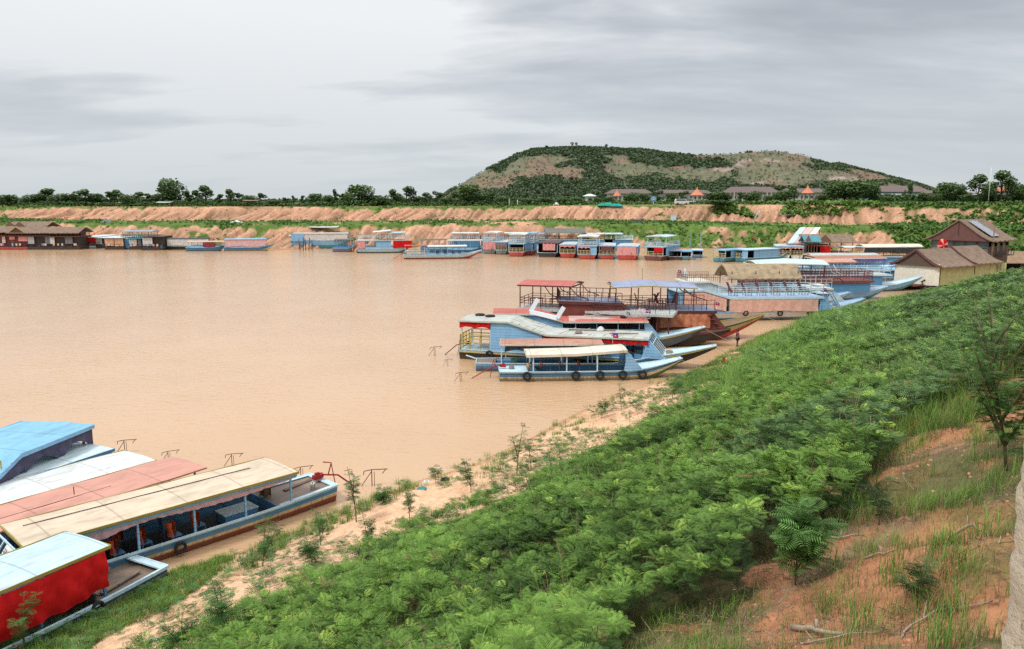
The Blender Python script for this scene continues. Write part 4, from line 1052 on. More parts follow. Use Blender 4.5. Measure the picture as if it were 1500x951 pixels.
# G9 thatched canopy
b = Boat('double_deck_boat', 'pale boat with straw thatched canopy over its upper deck', 23, 4.4, 1.05, (1075, 424, 2.7, 6.5, -2.2), hd=5, group=GB, bow=.9, bx=.74, wb=.16)
G9 = b
b.hull([(.42, TEAL), (1, WHITE)]).rub(BLUE, .08).deck(0, 23, DECKB, -.05)
b.roof([(.2, 3.7), (3.4, 3.75), (6.5, 2.75), (19.6, 2.7)], paint('deck_cream_white', (.60, .58, .50), .3), WHITE, hw=2.3, camber=.05, name='upper_deck', trimh=.22)
b.wall(.3, 6, 'g', lambda x: b.zf(x) - .1, BLUEP); b.wall(6, 19, 'g', 2.5, BLUE)
b.rail(.4, 4.6, 3.8, .75, MAROON, n=5, bars=2, ends='a', hw=2.2, bal=2)
b.rail(6.6, 19.4, 2.8, 1.1, WHITE, n=9, bars=2, hw=2.2, bal=1)
mb = MB()
for sg in (1, -1): mb.grid(lambda a, q: (5.6 + 9.6 * a, sg * (.05 + 2.75 * q), 5.75 - .3 * q - 1.35 * q ** 1.6 + .05 * sin(a * 60) * q), 40, 6, True, .12)
mb.build('thatch_canopy', STRAW, b.root)
b.posts([6.2, 9.3, 12.4, 14.9], 5.0, BROWNW, z0=2.8, hw=2.1, r=.1)
b.windscreen(19.4, 2.7, BLUEP, 1.9, .3, bars=2, bar=BLUE, wmat=C_SALM, low=1.1)
MB().ring((20.2, -1.9, 3.1), .9, .07, 'y', 20, 6, 0, pi).build('arch', MAROON, b.root)

# R8/R9 : maroon railed deck, mint canopy
b = Boat('double_deck_boat', 'boat with maroon railed upper deck and wide pale mint canopy', 22, 4.4, 1.05, (1170, 412, 2.75, 8.2, -2.2), hd=3, group=GB, bow=.7, bx=.76, wb=.16)
b.hull([(.42, TEAL), (1, BLUE)]).rub(BLUEP, .08).deck(0, 22, DECKB, -.05)
b.roof([(1, 2.75), (18.9, 2.75)], MAROON2, MAROON2, hw=2.3, camber=.05, name='upper_deck', trimh=.28)
b.wall(1, 18.5, 'g', 2.5, BLUE2)
b.rail(1.2, 18.7, 2.85, 1.25, MAROON2, n=14, bars=3, hw=2.2, bal=2, ends='b', r=.07)
b.roof([(2.0, 5.0), (7, 5.25), (12.2, 5.05)], R_MINT, WHITE, hw=2.7, camber=.5, name='canopy', trimh=.12)
b.posts([2.4, 5.5, 8.6, 11.8], 5.2, MAROON, z0=2.85, hw=2.2, r=.1)
for x in (12.2, 13.0): MB().tube([(x, -2.2, 5.0), (x + .7, -2.2, 3.9), (x + 1.8, -2.2, 3.5)], .05).build('brace', WHITE, b.root)
for bo, lab in ((G8, 'blue and white boarding ladder standing before the salmon curtained cabin'), (G9, 'blue boarding ladder on the bow of the thatched canopy boat')):
    t = thing('boarding_ladder', lab, 'ladder', bo.P(19.6, -1.0, bo.g(19.6)), bo.h)
    for y in (-.35, .35): MB().beam((1.0, y, 0), (-.3, y, 1.9), .07, .12).build('stile', BLUE, t)
    for i in range(6): MB().beam((.9 - i * .21, -.35, .15 + i * .31), (.9 - i * .21, .35, .15 + i * .31), .16, .04).build('rung', WHITE, t)
    t = thing('wheel_cabin', 'small blue wheel cabin at the front of the ' + ('salmon curtained boat' if bo is G8 else 'thatched canopy boat'), 'cabin', bo.P(18.4, .6, bo.g(18.4)), bo.h)
    for y in (-.75, .75): MB().poly([(0, y, 0), (1.5, y, 0), (1.0, y, 1.7), (0, y, 1.7)], .06, (0, 1, 0)).build('side_panel', BLUE, t)
    MB().beam((1.5, 0, 0), (1.25, 0, .8), 1.5, .05).build('front_panel', BLUEP, t); MB().beam((1.24, 0, .85), (1.02, 0, 1.65), 1.4, .03).build('pane', GLASS, t); MB().box((.5, 0, 1.75), (1.3, 1.8, .08)).build('roof', WHITE, t)
# row behind
def back(label, A, L, B, roofm, trim, deckm, railm, hullm=BLUE, hd=2, zr=4.6, zd=2.6, x0=1.5, x1=None, val=None, rail=1, g=GB, wallm=None, low=False, cam=.3):
    b = Boat('double_deck_boat' if not low else 'tour_boat', label, L, B, .95, A, hd=hd, group=g, bow=1.2, bx=.74, lod=0)
    b.hull([(.42, TEAL), (1, hullm)]).rub(BLUEP, .08).deck(0, L, BLUEP, -.05)
    x1 = x1 or L * .72
    if not low:
        b.roof([(.5, zd), (L * .76, zd)], deckm, BLUEP, hw=B / 2 + .05, camber=.04, name='upper_deck', trimh=.2)
        if rail: b.rail(.7, L * .75, zd + .08, 1.0, railm, n=10, bars=3, ends='ab', hw=B / 2 - .1, r=.07)
        b.roof([(x0, zr), (x1, zr + .1)], roofm, trim, hw=B / 2 + .2, camber=cam, name='canopy')
        b.posts(list(np.linspace(x0 + .3, x1 - .3, 5)), zr, railm, z0=zd + .08, hw=B / 2 - .1, r=.09)
        b.wall(.8, L * .7, 'g', zd - .1, wallm or BLUE2); b.posts(list(np.linspace(.8, L * .72, 4)), zd, BLUEP)
    else:
        b.roof([(x0, zr), (x1, zr)], roofm, trim, hw=B / 2 + .15, camber=cam); b.posts(list(np.linspace(x0 + .3, x1 - .3, 6)), zr, railm)
        b.wall(x0, x1, 'g', 1.5, wallm or BLUE2)
    if val: b.curtain(x0, x1, zr - .1, .5, val, sg=-1, hw=B / 2 + .12, scal=5, name='valance')
    return b
back('boat with long salmon pink canopy directly behind the mint canopy', (1150, 385, 4.5, 1.5, -2.2), 24, 4.2, R_PINK, R_PINK, DECKG, BLUEP, x1=12.5, zr=4.5)
back('boat with brown orange canopy and purple blue valance behind the railed deck', (1195, 379, 4.2, 1.5, -2.1), 24, 4.2, R_ORANGE, WHITE, BLUE, BLUE, x1=13.5, val=cloth('violet_cloth', (.20, .16, .42)), zr=4.2, zd=2.3)
back('long boat with grey plank roof and pale rails in front of the black awning', (1188, 374, 3.3, 1.5, -2), 22, 4, R_GREY, R_CREAM, DECKG, CREAM, x1=15, zr=3.3, low=True)
b = back('boat with long cream white roof, black side awning and yellow rail', (1262, 362, 4.0, 1.0, -2.2), 20, 4.4, R_CREAM, WHITE, DECKG, YELL, x1=14, zr=4.0, zd=2.0, hd=0, cam=.5)
b.curtain(1.6, 13.5, 3.9, 1.15, C_DARK, sg=-1, hw=2.4, name='awning')
back('small boat with pale blue and maroon eaved roof left of black awning', (1237, 363, 3.6, .5, -1.8), 9, 3.4, R_PALE, MAROON2, DECKG, WHITE, x0=.5, x1=6.5, zr=3.6, low=True)

def rope(a, c, label, sag=.25, r=.018):
    a = Vector(a); c = Vector(c); pts = [a.lerp(c, u) - Vector((0, 0, sag * 4 * u * (1 - u))) - a for u in np.linspace(0, 1, 9)]
    o = MB().tube([tuple(p) for p in pts], r, 5).build('mooring_rope', flat('rope', (.30, .24, .16), .9)); o.location = a; o['label'] = label; o['category'] = 'rope'; o['group'] = 'mooring ropes to the bank'; return o
for bo, dx, dy, lab in ((G1, 3.2, -2.2, 'rope from the bow of the cream striped boat to the sand'), (G4, 3.0, -3.0, 'rope from the bow of the black hulled boat to the bank'), (G5, 4.0, -4.0, 'rope from the slate hull of the red roofed boat'), (G7b, 4.5, -4.5, 'rope from the green striped bow to the grass'), (G8, 2.5, -5.0, 'rope from the bow of the salmon curtained boat to the grass')):
    a_ = bo.P(bo.L - .4, 0, bo.g(bo.L) + .02); c_ = a_ + Vector((dx, dy, 0)); c_.z = nz(c_.x, c_.y); rope(a_, c_, lab)
def plank_on(bo, x0, y0, x1, y1, z, lab, m_=PLANK, w=.2):
    o = MB().beam((0, 0, 0), (x1 - x0, y1 - y0, 0), w, .05).build('loose_board', m_); o.location = bo.P(x0, y0, z); o.rotation_euler = (0, 0, bo.h); o['label'] = lab; o['category'] = 'board'
plank_on(A_, .4, -.5, 2.0, -.2, .78, 'loose grey board on the stern deck of the tan roofed boat')
plank_on(G4, 9.5, .4, 13.5, .9, 2.79, 'long board lying on the grey roof of the black hulled boat', BROWNW)
plank_on(G4, 5.3, -.9, 8.2, -.2, 3.2, 'board lying down the sloping part of the grey roof') if False else None
plank_on(G4, 13.2, -.6, 15.6, -.2, 2.8, 'pale short board near the front of the grey roof', CREAM)
plank_on(G5, 9.0, .2, 12.0, -.4, 2.9, 'white board lying on the faded pink roof', WHITE)
for i, (bo, x, y, z, sz, m_, lab) in enumerate(((G4, 10.6, -.9, 2.76, .5, C_BROWN, 'brown sack lying on the grey roof'), (G4, 12.2, .9, 2.78, .6, C_WHT, 'white sack near the front of the grey roof'), (G5, 10.2, .6, 2.9, .6, C_GREY, 'grey sack on the faded pink roof'), (G7, 9.5, .8, 3.18, .7, C_RED, 'red cloth bundle on the pale grey deck'), (G7, 12.5, -.4, 3.18, .6, C_CHK, 'pink checked bundle on the pale grey deck'), (G8, 20.8, .2, G8.g(20.8), .6, C_GREY, 'grey sack on the bow of the salmon curtained boat'), (G1, 1.0, .3, .8, .45, C_BROWN, 'brown cloth bundle on the stern deck of the cream striped boat'))):
    o = MB().grid(lambda a_, q: (sz * 1.3 * (a_ - .5), sz * (q - .5), sz * .55 * (sin(pi * a_) * sin(pi * q)) ** .45 * (.8 + .2 * sin(a_ * 9 + q * 5 + i))), 10, 8, True).build('cloth_bundle', m_); o.location = bo.P(x, y, z); o.rotation_euler = (0, 0, i * 1.3); o['label'] = lab; o['category'] = 'bundle'
t = thing('rope_coil', 'coil of rope on the bow deck of the black hulled boat', 'rope', G4.P(18.2, -.3, G4.g(18.2) + .02), 0)
MB().ring((0, 0, .05), .28, .05, 'z', 20, 6).ring((0, 0, .13), .24, .05, 'z', 20, 6).build('coil', flat('rope', (.30, .24, .16), .9), t)
for i, (bo, x, y, z, m_, lab) in enumerate(((G5, 13.2, .5, 2.9, GREEN, 'green jerrycan on the front of the pink roof'), (G4, 6.0, .2, .95, BLUE2, 'blue jerrycan inside the black hulled boat'), (A_, 1.0, .6, .74, WHITE, 'white jerrycan at the stern of the tan roofed boat'))):
    t = thing('jerrycan', lab, 'can', bo.P(x, y, z), bo.h + .4 * i); MB().box((0, 0, .16), (.26, .18, .32)).build('can_body', m_, t); MB().tube([(.05, 0, .32), (.05, 0, .37)], .03, 8).build('cap', BLACKP, t); MB().tube([(-.1, 0, .32), (-.08, 0, .38), (.0, 0, .38), (.01, 0, .32)], .014, 5).build('handle', m_, t)
# ------------------------------------------------------------------ far row of boats
GF = 'boats moored along the far bank'
def wbase(pxl, pxr, py):
    a, c = gp(pxl, py), gp(pxr, py); return a, c
def stern_on(label, pl, pr, py, L=17, hullm=REDP, body=BLUE, curt=None, curtm=None, rail=True, roofm=DECKG, sidep=.0, up=None, canm=R_WHITE, top=None, hd=80, h1=2.75, door=False, scal=0, upm=BLUEP, valance=None, upx=(1, 9), transom_h=1.1):
    """boat whose stern faces us; pl..pr its width in the photo"""
    a, c = wbase(pl, pr, py); W = (c - a).length * .97; mid = (a + c) / 2
    b = Boat('far_tour_boat', label, L, W, transom_h, ((pl + pr) / 2, py, 0, 0, 0), hd=hd, group=GF, bow=.9, ws=.94, bx=.72, lod=0)
    b.hull([(1, hullm)], hullm).rub(BLUEP, .09).deck(0, L, BROWNW, -.04); hw = W / 2 - .06; z1 = transom_h + h1 - .65
    b.roof([(-.1, z1), (L * .7, z1)], roofm, body, hw=W / 2 + .1, camber=.1, name='upper_deck' if up else 'roof', trimh=.2)
    b.posts([.15], z1, BLUEP, hw=hw, r=.12); b.posts([4, 8, 11.5], z1, body, hw=hw)
    b.wall(2.2, L * .68, 'g', z1 - .05, body, hw=hw)
    b.endwall(3.4, transom_h, z1, DARKI)
    if sidep: b.endwall(.1, transom_h, z1, BLUE, hw - 0 - W * sidep if sidep < 0 else -hw, hw if sidep < 0 else -hw + W * sidep, name='side_panel')
    y0, y1 = -hw + (W * sidep if sidep > 0 else 0), hw
    if rail:
        mb = MB()
        for zz in (.25, .6, 1.0): mb.beam((0, y0, transom_h + zz), (0, y1, transom_h + zz), .07, .1)
        for i in range(5): mb.box((0, y0 + (y1 - y0) * i / 4, transom_h + .5), (.08, .09, 1.0))
        mb.build('railing', paint('rail_cream', (.5, .42, .22), .2), b.root)
    if curt: b.endcloth(-.12, y0 + (y1 - y0) * curt[0], y0 + (y1 - y0) * curt[1], z1 - .05, curt[2], curtm or C_PINK, name='curtain')
    if valance: b.endcloth(-.1, y0, y1, z1 - .05, .65, valance, 3, 'valance')
    if up:
        b.rail(0, L * .68, z1 + .08, .95, upm, n=8, bars=2, ends='a', hw=hw, r=.08, bal=1)
        b.roof([(upx[0], z1 + up), (upx[1], z1 + up + .05)], canm, canm, hw=W / 2 + .15, camber=.15, name='canopy', trimh=.16)
        b.posts([upx[0] + .3, (upx[0] + upx[1]) / 2, upx[1] - .3], z1 + up, upm, z0=z1 + .08, hw=hw - .1, r=.1)
    for y in (-W * .2, W * .15): pass
    b.motor(-W * .2, RUST, 1.6)
    return b
GREYH = paint('hull_grey', (.16, .17, .17), .4)
stern_on('far boat with pink curtain and grey hull, left of the grey brown curtained one', 707, 727, 372, hullm=GREYH, curt=(0, 1, 2.0), up=2.2, canm=R_WHITE)
stern_on('far boat with grey brown curtain and open stern frame', 725, 743, 373, hullm=GREYH, curt=(0, 1, 1.2), curtm=C_BROWN, up=None)
stern_on('far boat with red hull, cream rail and blue wall on its right', 744, 768, 376, sidep=.0, up=2.2, canm=R_WHITE)
stern_on('far blue walled boat beside the dark brown cabin, small red hull', 768, 781, 374, sidep=.9, rail=False, up=2.2, canm=R_BLUE, L=14)
b = stern_on('dark brown cabin boat with pink curtain under olive gabled roof', 786, 817, 377, hullm=BLACKP, body=DARKW, curt=(.1, .72, 1.7), rail=False, roofm=MAROON, h1=3.0)
stern_on('far boat with red hull and scalloped pink valance, left of its blue panelled twin', 819, 843, 378, valance=C_PINK, up=None)
stern_on('far boat with red hull, pink valance and pale blue panel on the right', 845, 874, 380, valance=C_PINK, up=2.1, canm=R_WHITE, sidep=.32)
stern_on('far boat with red hull, cream rail and dark curtained stern', 877, 901, 380, curt=(.1, .9, 1.0), curtm=cloth('dark_red_cloth', (.16, .05, .06)), up=None, hd=82)
stern_on('far boat with broad pink curtain over its whole stern and red hull', 903, 934, 381, curt=(.05, 1, 2.0), up=None, hd=78)
stern_on('far boat with red fringed curtain and pale canopy', 941, 972, 382, hullm=MAROON2, curt=(0, .45, 1.2), curtm=C_RED, up=2.3, canm=R_PALE, hd=60, upx=(2, 9))
stern_on('small low boat with brown striped roof and maroon interior', 978, 998, 381, L=9, hullm=MAROON, roofm=R_RUST, up=None, rail=False, h1=2.1, transom_h=.8)
stern_on('small teal boat with low blue cabin right of the brown striped roof', 997, 1013, 381, L=8, hullm=TEAL, body=BLUE, roofm=R_BLUE, up=None, h1=1.9, transom_h=.8, rail=False)
stern_on('small dark blue skiff with cabin at the gap in the far row', 1014, 1030, 378, L=7, hullm=BLUE2, body=BLUE, roofm=R_PALE, up=None, h1=1.8, transom_h=.7, rail=False)
stern_on('blue far boat with white rails standing before its longer neighbour', 1041, 1064, 384, L=14, hullm=TEAL, up=None, roofm=R_BLUE, hd=40, h1=2.4, transom_h=1.0)
stern_on('blue far boat with white door panel and long cabin', 1066, 1098, 384, L=15, hullm=TEAL, up=None, roofm=R_PALE, sidep=.3, hd=30, h1=2.5, transom_h=1.0)
stern_on('blue and white railed boat with pink valance, left of the red curtained stall', 1136, 1157, 381, L=13, hullm=WHITE, valance=C_PINK, up=None, hd=75)
stern_on('blue boat with pink valance and cream stern rail beside the red curtained one', 1158, 1176, 381, L=13, hullm=WHITE, valance=C_PINK, up=None, hd=75)
stern_on('maroon boat with bright red curtained stern by the striped slide', 1178, 1215, 380, L=12, hullm=MAROON2, body=MAROON2, curt=(0, .4, 2.0), curtm=C_RED, up=None, hd=75, rail=False, roofm=BROWNW)
# upper decks seen over the row (boats behind)
def behind(label, pxl, pxr, pytop, Y, roofm, W=4.2, railm=BLUEP, hd=78, L=None, gable=False, hullm=BLUE):
    a = at_y(pxl, pytop, Y); c = at_y(pxr, pytop, Y); ztop = a.z; Wd = c.x - a.x
    b = Boat('far_tour_boat', label, max(9, Wd * 1.25), W, 1.0, (0, 400, 0, 0, 0), hd=0, group=GF, bow=.8, bx=.8, lod=0)
    b.loc = Vector((a.x - .4, Y, 0)); b.root.location = b.loc
    b.hull([(1, hullm)]).deck(0, b.L, BROWNW, -.04)
    b.roof([(0, 3.1), (b.L * .92, 3.1)], DECKG, BLUEP, hw=W / 2, camber=.05, name='upper_deck'); b.wall(.2, b.L * .85, 'g', 3.0, BLUE2)
    b.rail(0, b.L * .9, 3.18, .9, railm, n=8, bars=2, hw=W / 2 - .1, ends='ab', r=.08, bal=1)
    if gable:
        mb = MB()
        for sg in (1, -1): mb.grid(lambda a_, q: (-.3 + (Wd + .8) * a_, sg * (W / 2 + .5) * q, ztop - 1.1 * q), 8, 2, False, .1)
        mb.build('gable_roof', roofm, b.root); zt = ztop - 1.1
    else: b.roof([(.2, ztop), (Wd + .4, ztop)], roofm, roofm, hw=W / 2 + .2, camber=.15, name='canopy', trimh=.18); zt = ztop
    b.posts(list(np.linspace(.5, Wd, 4)), zt, railm, z0=3.18, hw=W / 2 - .1, r=.11)
    return b
behind('white canopied upper deck, first behind the pink curtained far boats', 664, 702, 341, 219, R_WHITE)
behind('blue decked boat with small maroon canopy between two white canopies', 706, 737, 342, 219, R_RED)
behind('white canopied blue deck behind the red hulled railed boat', 740, 778, 341, 219, R_WHITE)
behind('blue canopied deck just left of the olive gabled roof', 778, 800, 342, 219, R_BLUE)
behind('boat with broad olive grey gabled roof rising above the far row', 801, 856, 334.5, 219, R_OLIVE, gable=True, railm=DARKW, W=6)
behind('deck with pale flat canopy right of the olive gabled roof', 858, 884, 342, 219, R_WHITE, railm=YELL)
behind('deck with pale canopy edged in maroon at the right end of the tall row', 886, 911, 342, 219, R_PALE, railm=BLUEP)
# side-on boats
def side_on(label, pl, pr, py, top, hullb, roofm, curt=None, hd=4, B=3.2, fb=1.0, up=None, body=BLUE, railm=BLUEP, c2=None, cr=(.1, .9), rlow=0, name='far_tour_boat'):
    a, c = wbase(pl, pr, py); L = (c - a).length * 1.03
    b = Boat(name, label, L, B, fb, (pl, py, 0, 0, -B / 2 * .8), hd=hd, group=GF, bow=1.0, bx=.72, wb=.2, lod=0)
    b.hull(hullb).rub(BLUEP, .08).deck(0, L, BLUEP, -.04)
    z = at_y(pl, top, b.loc.y).z
    b.roof([(L * cr[0], z), (L * cr[1], z + .05)], roofm, roofm, hw=B / 2 + .12, camber=.2)
    b.posts(list(np.linspace(L * cr[0] + .3, L * cr[1] - .3, 7)), z, body, r=.1)
    b.wall(L * cr[0], L * cr[1], 'g', fb + .5, body)
    if curt: b.curtain(L * cr[0] + .2, L * cr[1] - .2, z - .08, (z - fb) * .85, curt, sg=-1, hw=B / 2 + .04, nf=10)
    if c2: b.curtain(L * c2[0], L * c2[1], z - .08, (z - fb) * .9, c2[2], sg=-1, hw=B / 2 + .1, nf=6)
    return b
b = side_on('red waterlined white and blue boat moored forward of the far row, bow to the right', 592, 704, 380, 361, [(.52, REDP), (.8, BLUEP), (1, WHITE)], R_WHITE, hd=8, cr=(.3, .8), B=3.4)
b.rail(.3, b.L * .3, b.fb, 1.1, BLUEP, n=4, bars=2, ends='a', r=.08); b.roof([(.1, 3.2), (b.L * .28, 3.2)], R_RED, C_RED, camber=.08, name='stern_roof', hw=1.8); b.posts([.3, 2.5, 4.8], 3.2, BLUEP, r=.1)
for i, x in enumerate([.42, .52, .62, .70, .78]): tyre(b, b.L * x, 'tyre on the red waterlined far boat, %s from its stern' % ordw(i + 1), -1, 'tyres on the red waterlined far boat', z=b.fb + 1.1)
b.motor(.6, RUST, 3)
b = side_on('blue far tour boat with pink stern curtain and bright red tarpaulin on its side', 523, 601, 371, 352, [(.45, TEAL), (1, BLUEP)], DECKG, hd=5, cr=(.02, .86), B=4.2, fb=1.2, c2=(.66, 1.0, C_RED))
b.rail(0, b.L * .95, 3.7, .9, BLUEP, n=9, bars=2, hw=2.0, r=.08, bal=1)
b.roof([(b.L * .30, 5.5), (b.L * .62, 5.9)], R_WHITE, R_WHITE, hw=2.4, camber=.2, name='canopy'); b.roof([(b.L * .55, 5.3), (b.L * .88, 5.4)], R_PALE, R_PALE, hw=2.3, camber=.15, name='canopy')
b.posts(list(np.linspace(b.L * .32, b.L * .86, 6)), 5.4, BLUEP, z0=3.7, hw=2.0, r=.1); b.curtain(.3, b.L * .15, 3.3, 2.0, C_PINK, sg=-1, hw=2.2)
MB().grid(lambda a_, q: (-.06, -2 + 4 * a_, .05 + 1.0 * q), 1, 1).build('stern_board', REDP, b.root); b.wall(b.L * .35, b.L * .62, 1.2, 3.4, BLUE, (-1,), hw=2.05)
side_on('small boat with tan and blue roof and red keel beside the stick pile', 487, 521, 369, 351, [(.5, REDP), (1, BLUE2)], BROWNW, hd=-4, B=3, body=BLUE2)
b = side_on('long pale blue boat with white covered side pulled up by the sandy bank', 427, 512, 364.5, 342, [(.55, TEAL), (1, BLUE)], R_GREY, hd=3, B=4, fb=2.2, curt=C_WHT, cr=(.03, .95))
b.wall(.1, b.L * .22, 'g', 4.4, BLUE, (-1,), hw=2.15); b.endwall(.05, 1.8, 4.4, BLUE2)
side_on('long low boat with dark awning roof behind the red tarpaulin', 616, 668, 370, 351, [(1, BLUE2)], R_OLIVE, hd=0, B=3.4, body=BLUE2, cr=(0, 1))
side_on('blue boat with pale canopy between dark awning and white canopied deck', 655, 706, 371, 352, [(1, BLUE2)], DECKG, hd=0, B=3.6, cr=(0, 1))
side_on('long blue boat with light pink side curtains, right end of the left row', 328, 398, 368, 350.5, [(.45, CREAM), (1, BLUE2)], R_BLUE, curt=cloth('pale_pink_curtain', (.70, .42, .42)), hd=7, B=3, cr=(.02, .84))
side_on('low blue boat with peach roof and maroon drapes left of the pink curtained one', 272, 328, 368, 354, [(1, BLUE2)], paint('peach_roof', (.6, .38, .25), .3), hd=2, B=3, c2=(.45, .75, cloth('maroon_cloth', (.22, .04, .06))), cr=(.05, 1))
b = side_on('long dark roofed boat with white tarpaulin along its side on the left row', 238, 305, 366, 349.5, [(1, BLACKP)], paint('dark_roof', (.04, .035, .035), .2), hd=3, B=4, body=DARKW, c2=(.12, .98, C_WHT), cr=(0, .95))

# block-like houseboats at the left end
def block(label, pl, pr, py, top, wallm, panels=(), roofm=None, hullm=BLACKP, depth=8, name='houseboat', hd=4, upper=None):
    a, c = wbase(pl, pr, py); W = (c - a).length; z = at_y(pl, top, a.y).z
    t = thing(name, label, 'houseboat', a, radians(hd), GF)
    MB().poly([(0, 0, -.3), (W, 0, -.3), (W + .1, 0, .7), (-.1, 0, .7)], depth, (0, 1, 0)).build('hull', hullm, t)
    MB().box((W / 2, depth / 2 + .15, .74), (W + .2, depth, .08)).build('deck', BROWNW, t)
    MB().box((W / 2, depth / 2 + .4, (z + .78) / 2), (W - .1, depth - .4, z - .78)).build('cabin_wall', wallm, t)
    for (u0, u1, m_, dz) in panels:
        ph = random.random() * 6
        MB().grid(lambda p, q: (W * (u0 + (u1 - u0) * p), .12 + .04 * sin(p * 14 + ph), z - .15 - dz * q), 14, 2).build('hanging_panel', m_, t)
    mb = MB()
    for i in range(5): mb.box((W * i / 4, .08, 1.2), (.08, .08, .9))
    mb.beam((0, .08, 1.6), (W, .08, 1.6), .07, .07); mb.build('railing', DARKW, t)
    MB().box((W / 2, depth / 2 - .1, z + .06), (W + .3, depth + .4, .12)).build('roof', roofm or BROWNW, t)
    for i in range(int(W / 1.3)):
        x = random.uniform(.2, W - .5); MB().grid(lambda p, q: (x + .45 * p, -.02 + .03 * sin(p * 9), 1.75 - .6 * q), 3, 2).build('washing', random.choice([C_PINK, C_RED, C_WHT, C_PEACH, BLUE, C_GREY]), t)
    for i in range(3): MB().box((random.uniform(.4, W - .4), .5, 1.05), (.45, .4, .55)).build('deck_box', random.choice([BLUE2, BROWNW, REDP, BLACKP]), t)
    if upper:
        th_, zu, kind = upper
        mb = MB()
        for i in range(9): mb.box((W * i / 8, .1, z + .55), (.08, .08, .95))
        for q in (.4, .75, 1.0): mb.beam((0, .1, z + q), (W, .1, z + q), .07, .06)
        mb.build('upper_railing', MAROON2, t)
        for x in (.2, W / 2, W - .2):
            for y in (.5, depth - .8): MB().box((x, y, (z + zu) / 2), (.13, .13, zu - z)).build('post', MAROON, t)
        MB().box((W * .5, depth * .6, z + 1.0), (W * .8, depth * .4, 1.6)).build('upper_cabin', MAROON, t)
        mb = MB()
        for sg in (-1, 1): mb.grid(lambda p, q: (-.5 + (W + 1) * p, depth / 2 + sg * (depth / 2 + .6) * q, zu + 1.2 - 1.5 * q ** 1.1 + .05 * sin(p * 40)), 24, 4, True, .15)
        mb.build('thatch_roof', th_, t)
        if kind: 
            MB().poly([(W * .1, -.5, zu - .1), (W * .5, -.5, zu + 1.3), (W * .9, -.5, zu - .1)], .2, (0, 1, 0)).build('gable', MAROON, t)
            MB().beam((W * .02, -.6, zu - .3), (W * .5, -.6, zu + 1.35), .1, .18).beam((W * .98, -.6, zu - .3), (W * .5, -.6, zu + 1.35), .1, .18).build('bargeboard', YELL, t)
    return t
block('red hulled houseboat with maroon walls at the left edge of the picture', -32, 14, 366, 346, MAROON2, ((.75, .85, C_WHT, 1.8),), hullm=REDP, upper=(THATCH, 5.2, 0))
block('maroon houseboat with yellow trimmed gable and light pink cloth, near the left edge', 15, 40, 366, 346, MAROON2, ((.5, 1, C_PINK, 1.3), (0, .3, C_PINK, .8)), hullm=REDP, upper=(THATCH, 5.0, 1))
block('black walled houseboat with pale grey hanging panels and thatched upper deck', 41, 73, 366, 346, DARKW, ((.02, .30, cloth('light_grey_tarpaulin', (.42, .44, .45)), 2.0), (.78, .98, C_GREY, 2.0)), upper=(THATCH, 5.0, 0))
block('black walled houseboat with one white panel and long thatched roof', 74, 115, 366, 347, DARKW, ((.0, .16, C_WHT, 1.9), (.52, .78, C_GREY, 1.9)), upper=(THATCH, 5.0, 0))
block('houseboat with grey wall, red curtain and long pale blue roof running back', 117, 140, 364, 348, C_GREY, ((.45, .98, C_RED, 1.0),), roofm=R_WHITE, hullm=BLUEP, depth=16)
block('narrow houseboat with beige hanging cloth beside peach panelled one', 141, 152, 364, 349, DARKW, ((0, .8, cloth('beige_cloth', (.45, .36, .28)), 1.6),), roofm=R_PALE, depth=14)
block('houseboat with two peach cloth panels and pale roof', 154, 181, 366, 349, DARKW, ((.0, .48, C_PEACH, 2.0), (.52, .98, C_PEACH, 2.1)), roofm=R_WHITE)
block('narrow houseboat with blue planked side next to the peach cloths', 182, 189, 364, 349, BLUE, (), roofm=R_BLUE)
b_ = block('houseboat with white and grey panels below a teal canopy', 190, 207, 366, 350, DARKW, ((.0, .62, C_WHT, 1.9), (.7, .98, C_GREY, 1.9)), roofm=TEAL)
block('dark houseboat with large white square panel at its left corner', 209, 238, 367, 347.5, DARKW, ((.02, .5, C_WHT, 2.2),), roofm=DARKW)
behind('teal railed deck with flat teal canopy above the white panelled houseboats', 184, 228, 338.5, 224, R_BLUE, railm=TEAL)
def pavilion(label, pl, pr, py, ptop, Y, name='pavilion', rm=THATCH, depth=7, zbase=.6, n=1, group='thatched pavilions'):
    a = at_y(pl, py, Y); c = at_y(pr, py, Y); W = c.x - a.x; ze = a.z; zr = at_y(pl, ptop, Y).z
    t = thing(name, label, 'pavilion', (a.x, Y, 0), 0, group)
    MB().box((W / 2, depth / 2, zbase), (W, depth, .2)).build('platform', BROWNW, t)
    for x in np.linspace(.3, W - .3, 5):
        for y in (.3, depth - .3): MB().box((x, y, (ze + zbase - 1.5) / 2 + .2), (.14, .14, ze - zbase + 1.5)).build('post', BROWNW, t)
    mb = MB()
    for sg in (-1, 1): mb.grid(lambda p, q: (-.4 + 1.0 * q * 0 + (W + .8) * p, depth / 2 + sg * (depth / 2 + .7) * q, zr - (zr - ze + .3) * q ** .9 + .06 * sin(p * 50)), 24, 4, True, .15)
    mb.build('thatch_roof', rm, t)
    mb = MB()
    for i in range(n):
        x0 = W * i / max(n, 1) * .5; mb.poly([(x0 - .3, -.75, ze - .1), (x0 + W * .12, -.75, zr + .1), (x0 + W * .24 + .3, -.75, ze - .1)], .15, (0, 1, 0))
    mb.build('gable_end', BROWNW, t)
    mb = MB()
    for z in (1.2, 1.7): mb.beam((0, .2, z), (W, .2, z), .06, .08)
    mb.build('railing', BROWNW, t)
    return t
pavilion('grey thatched pavilion roof high behind the left houseboats', 10, 66, 331, 325, 232, zbase=4, n=2)
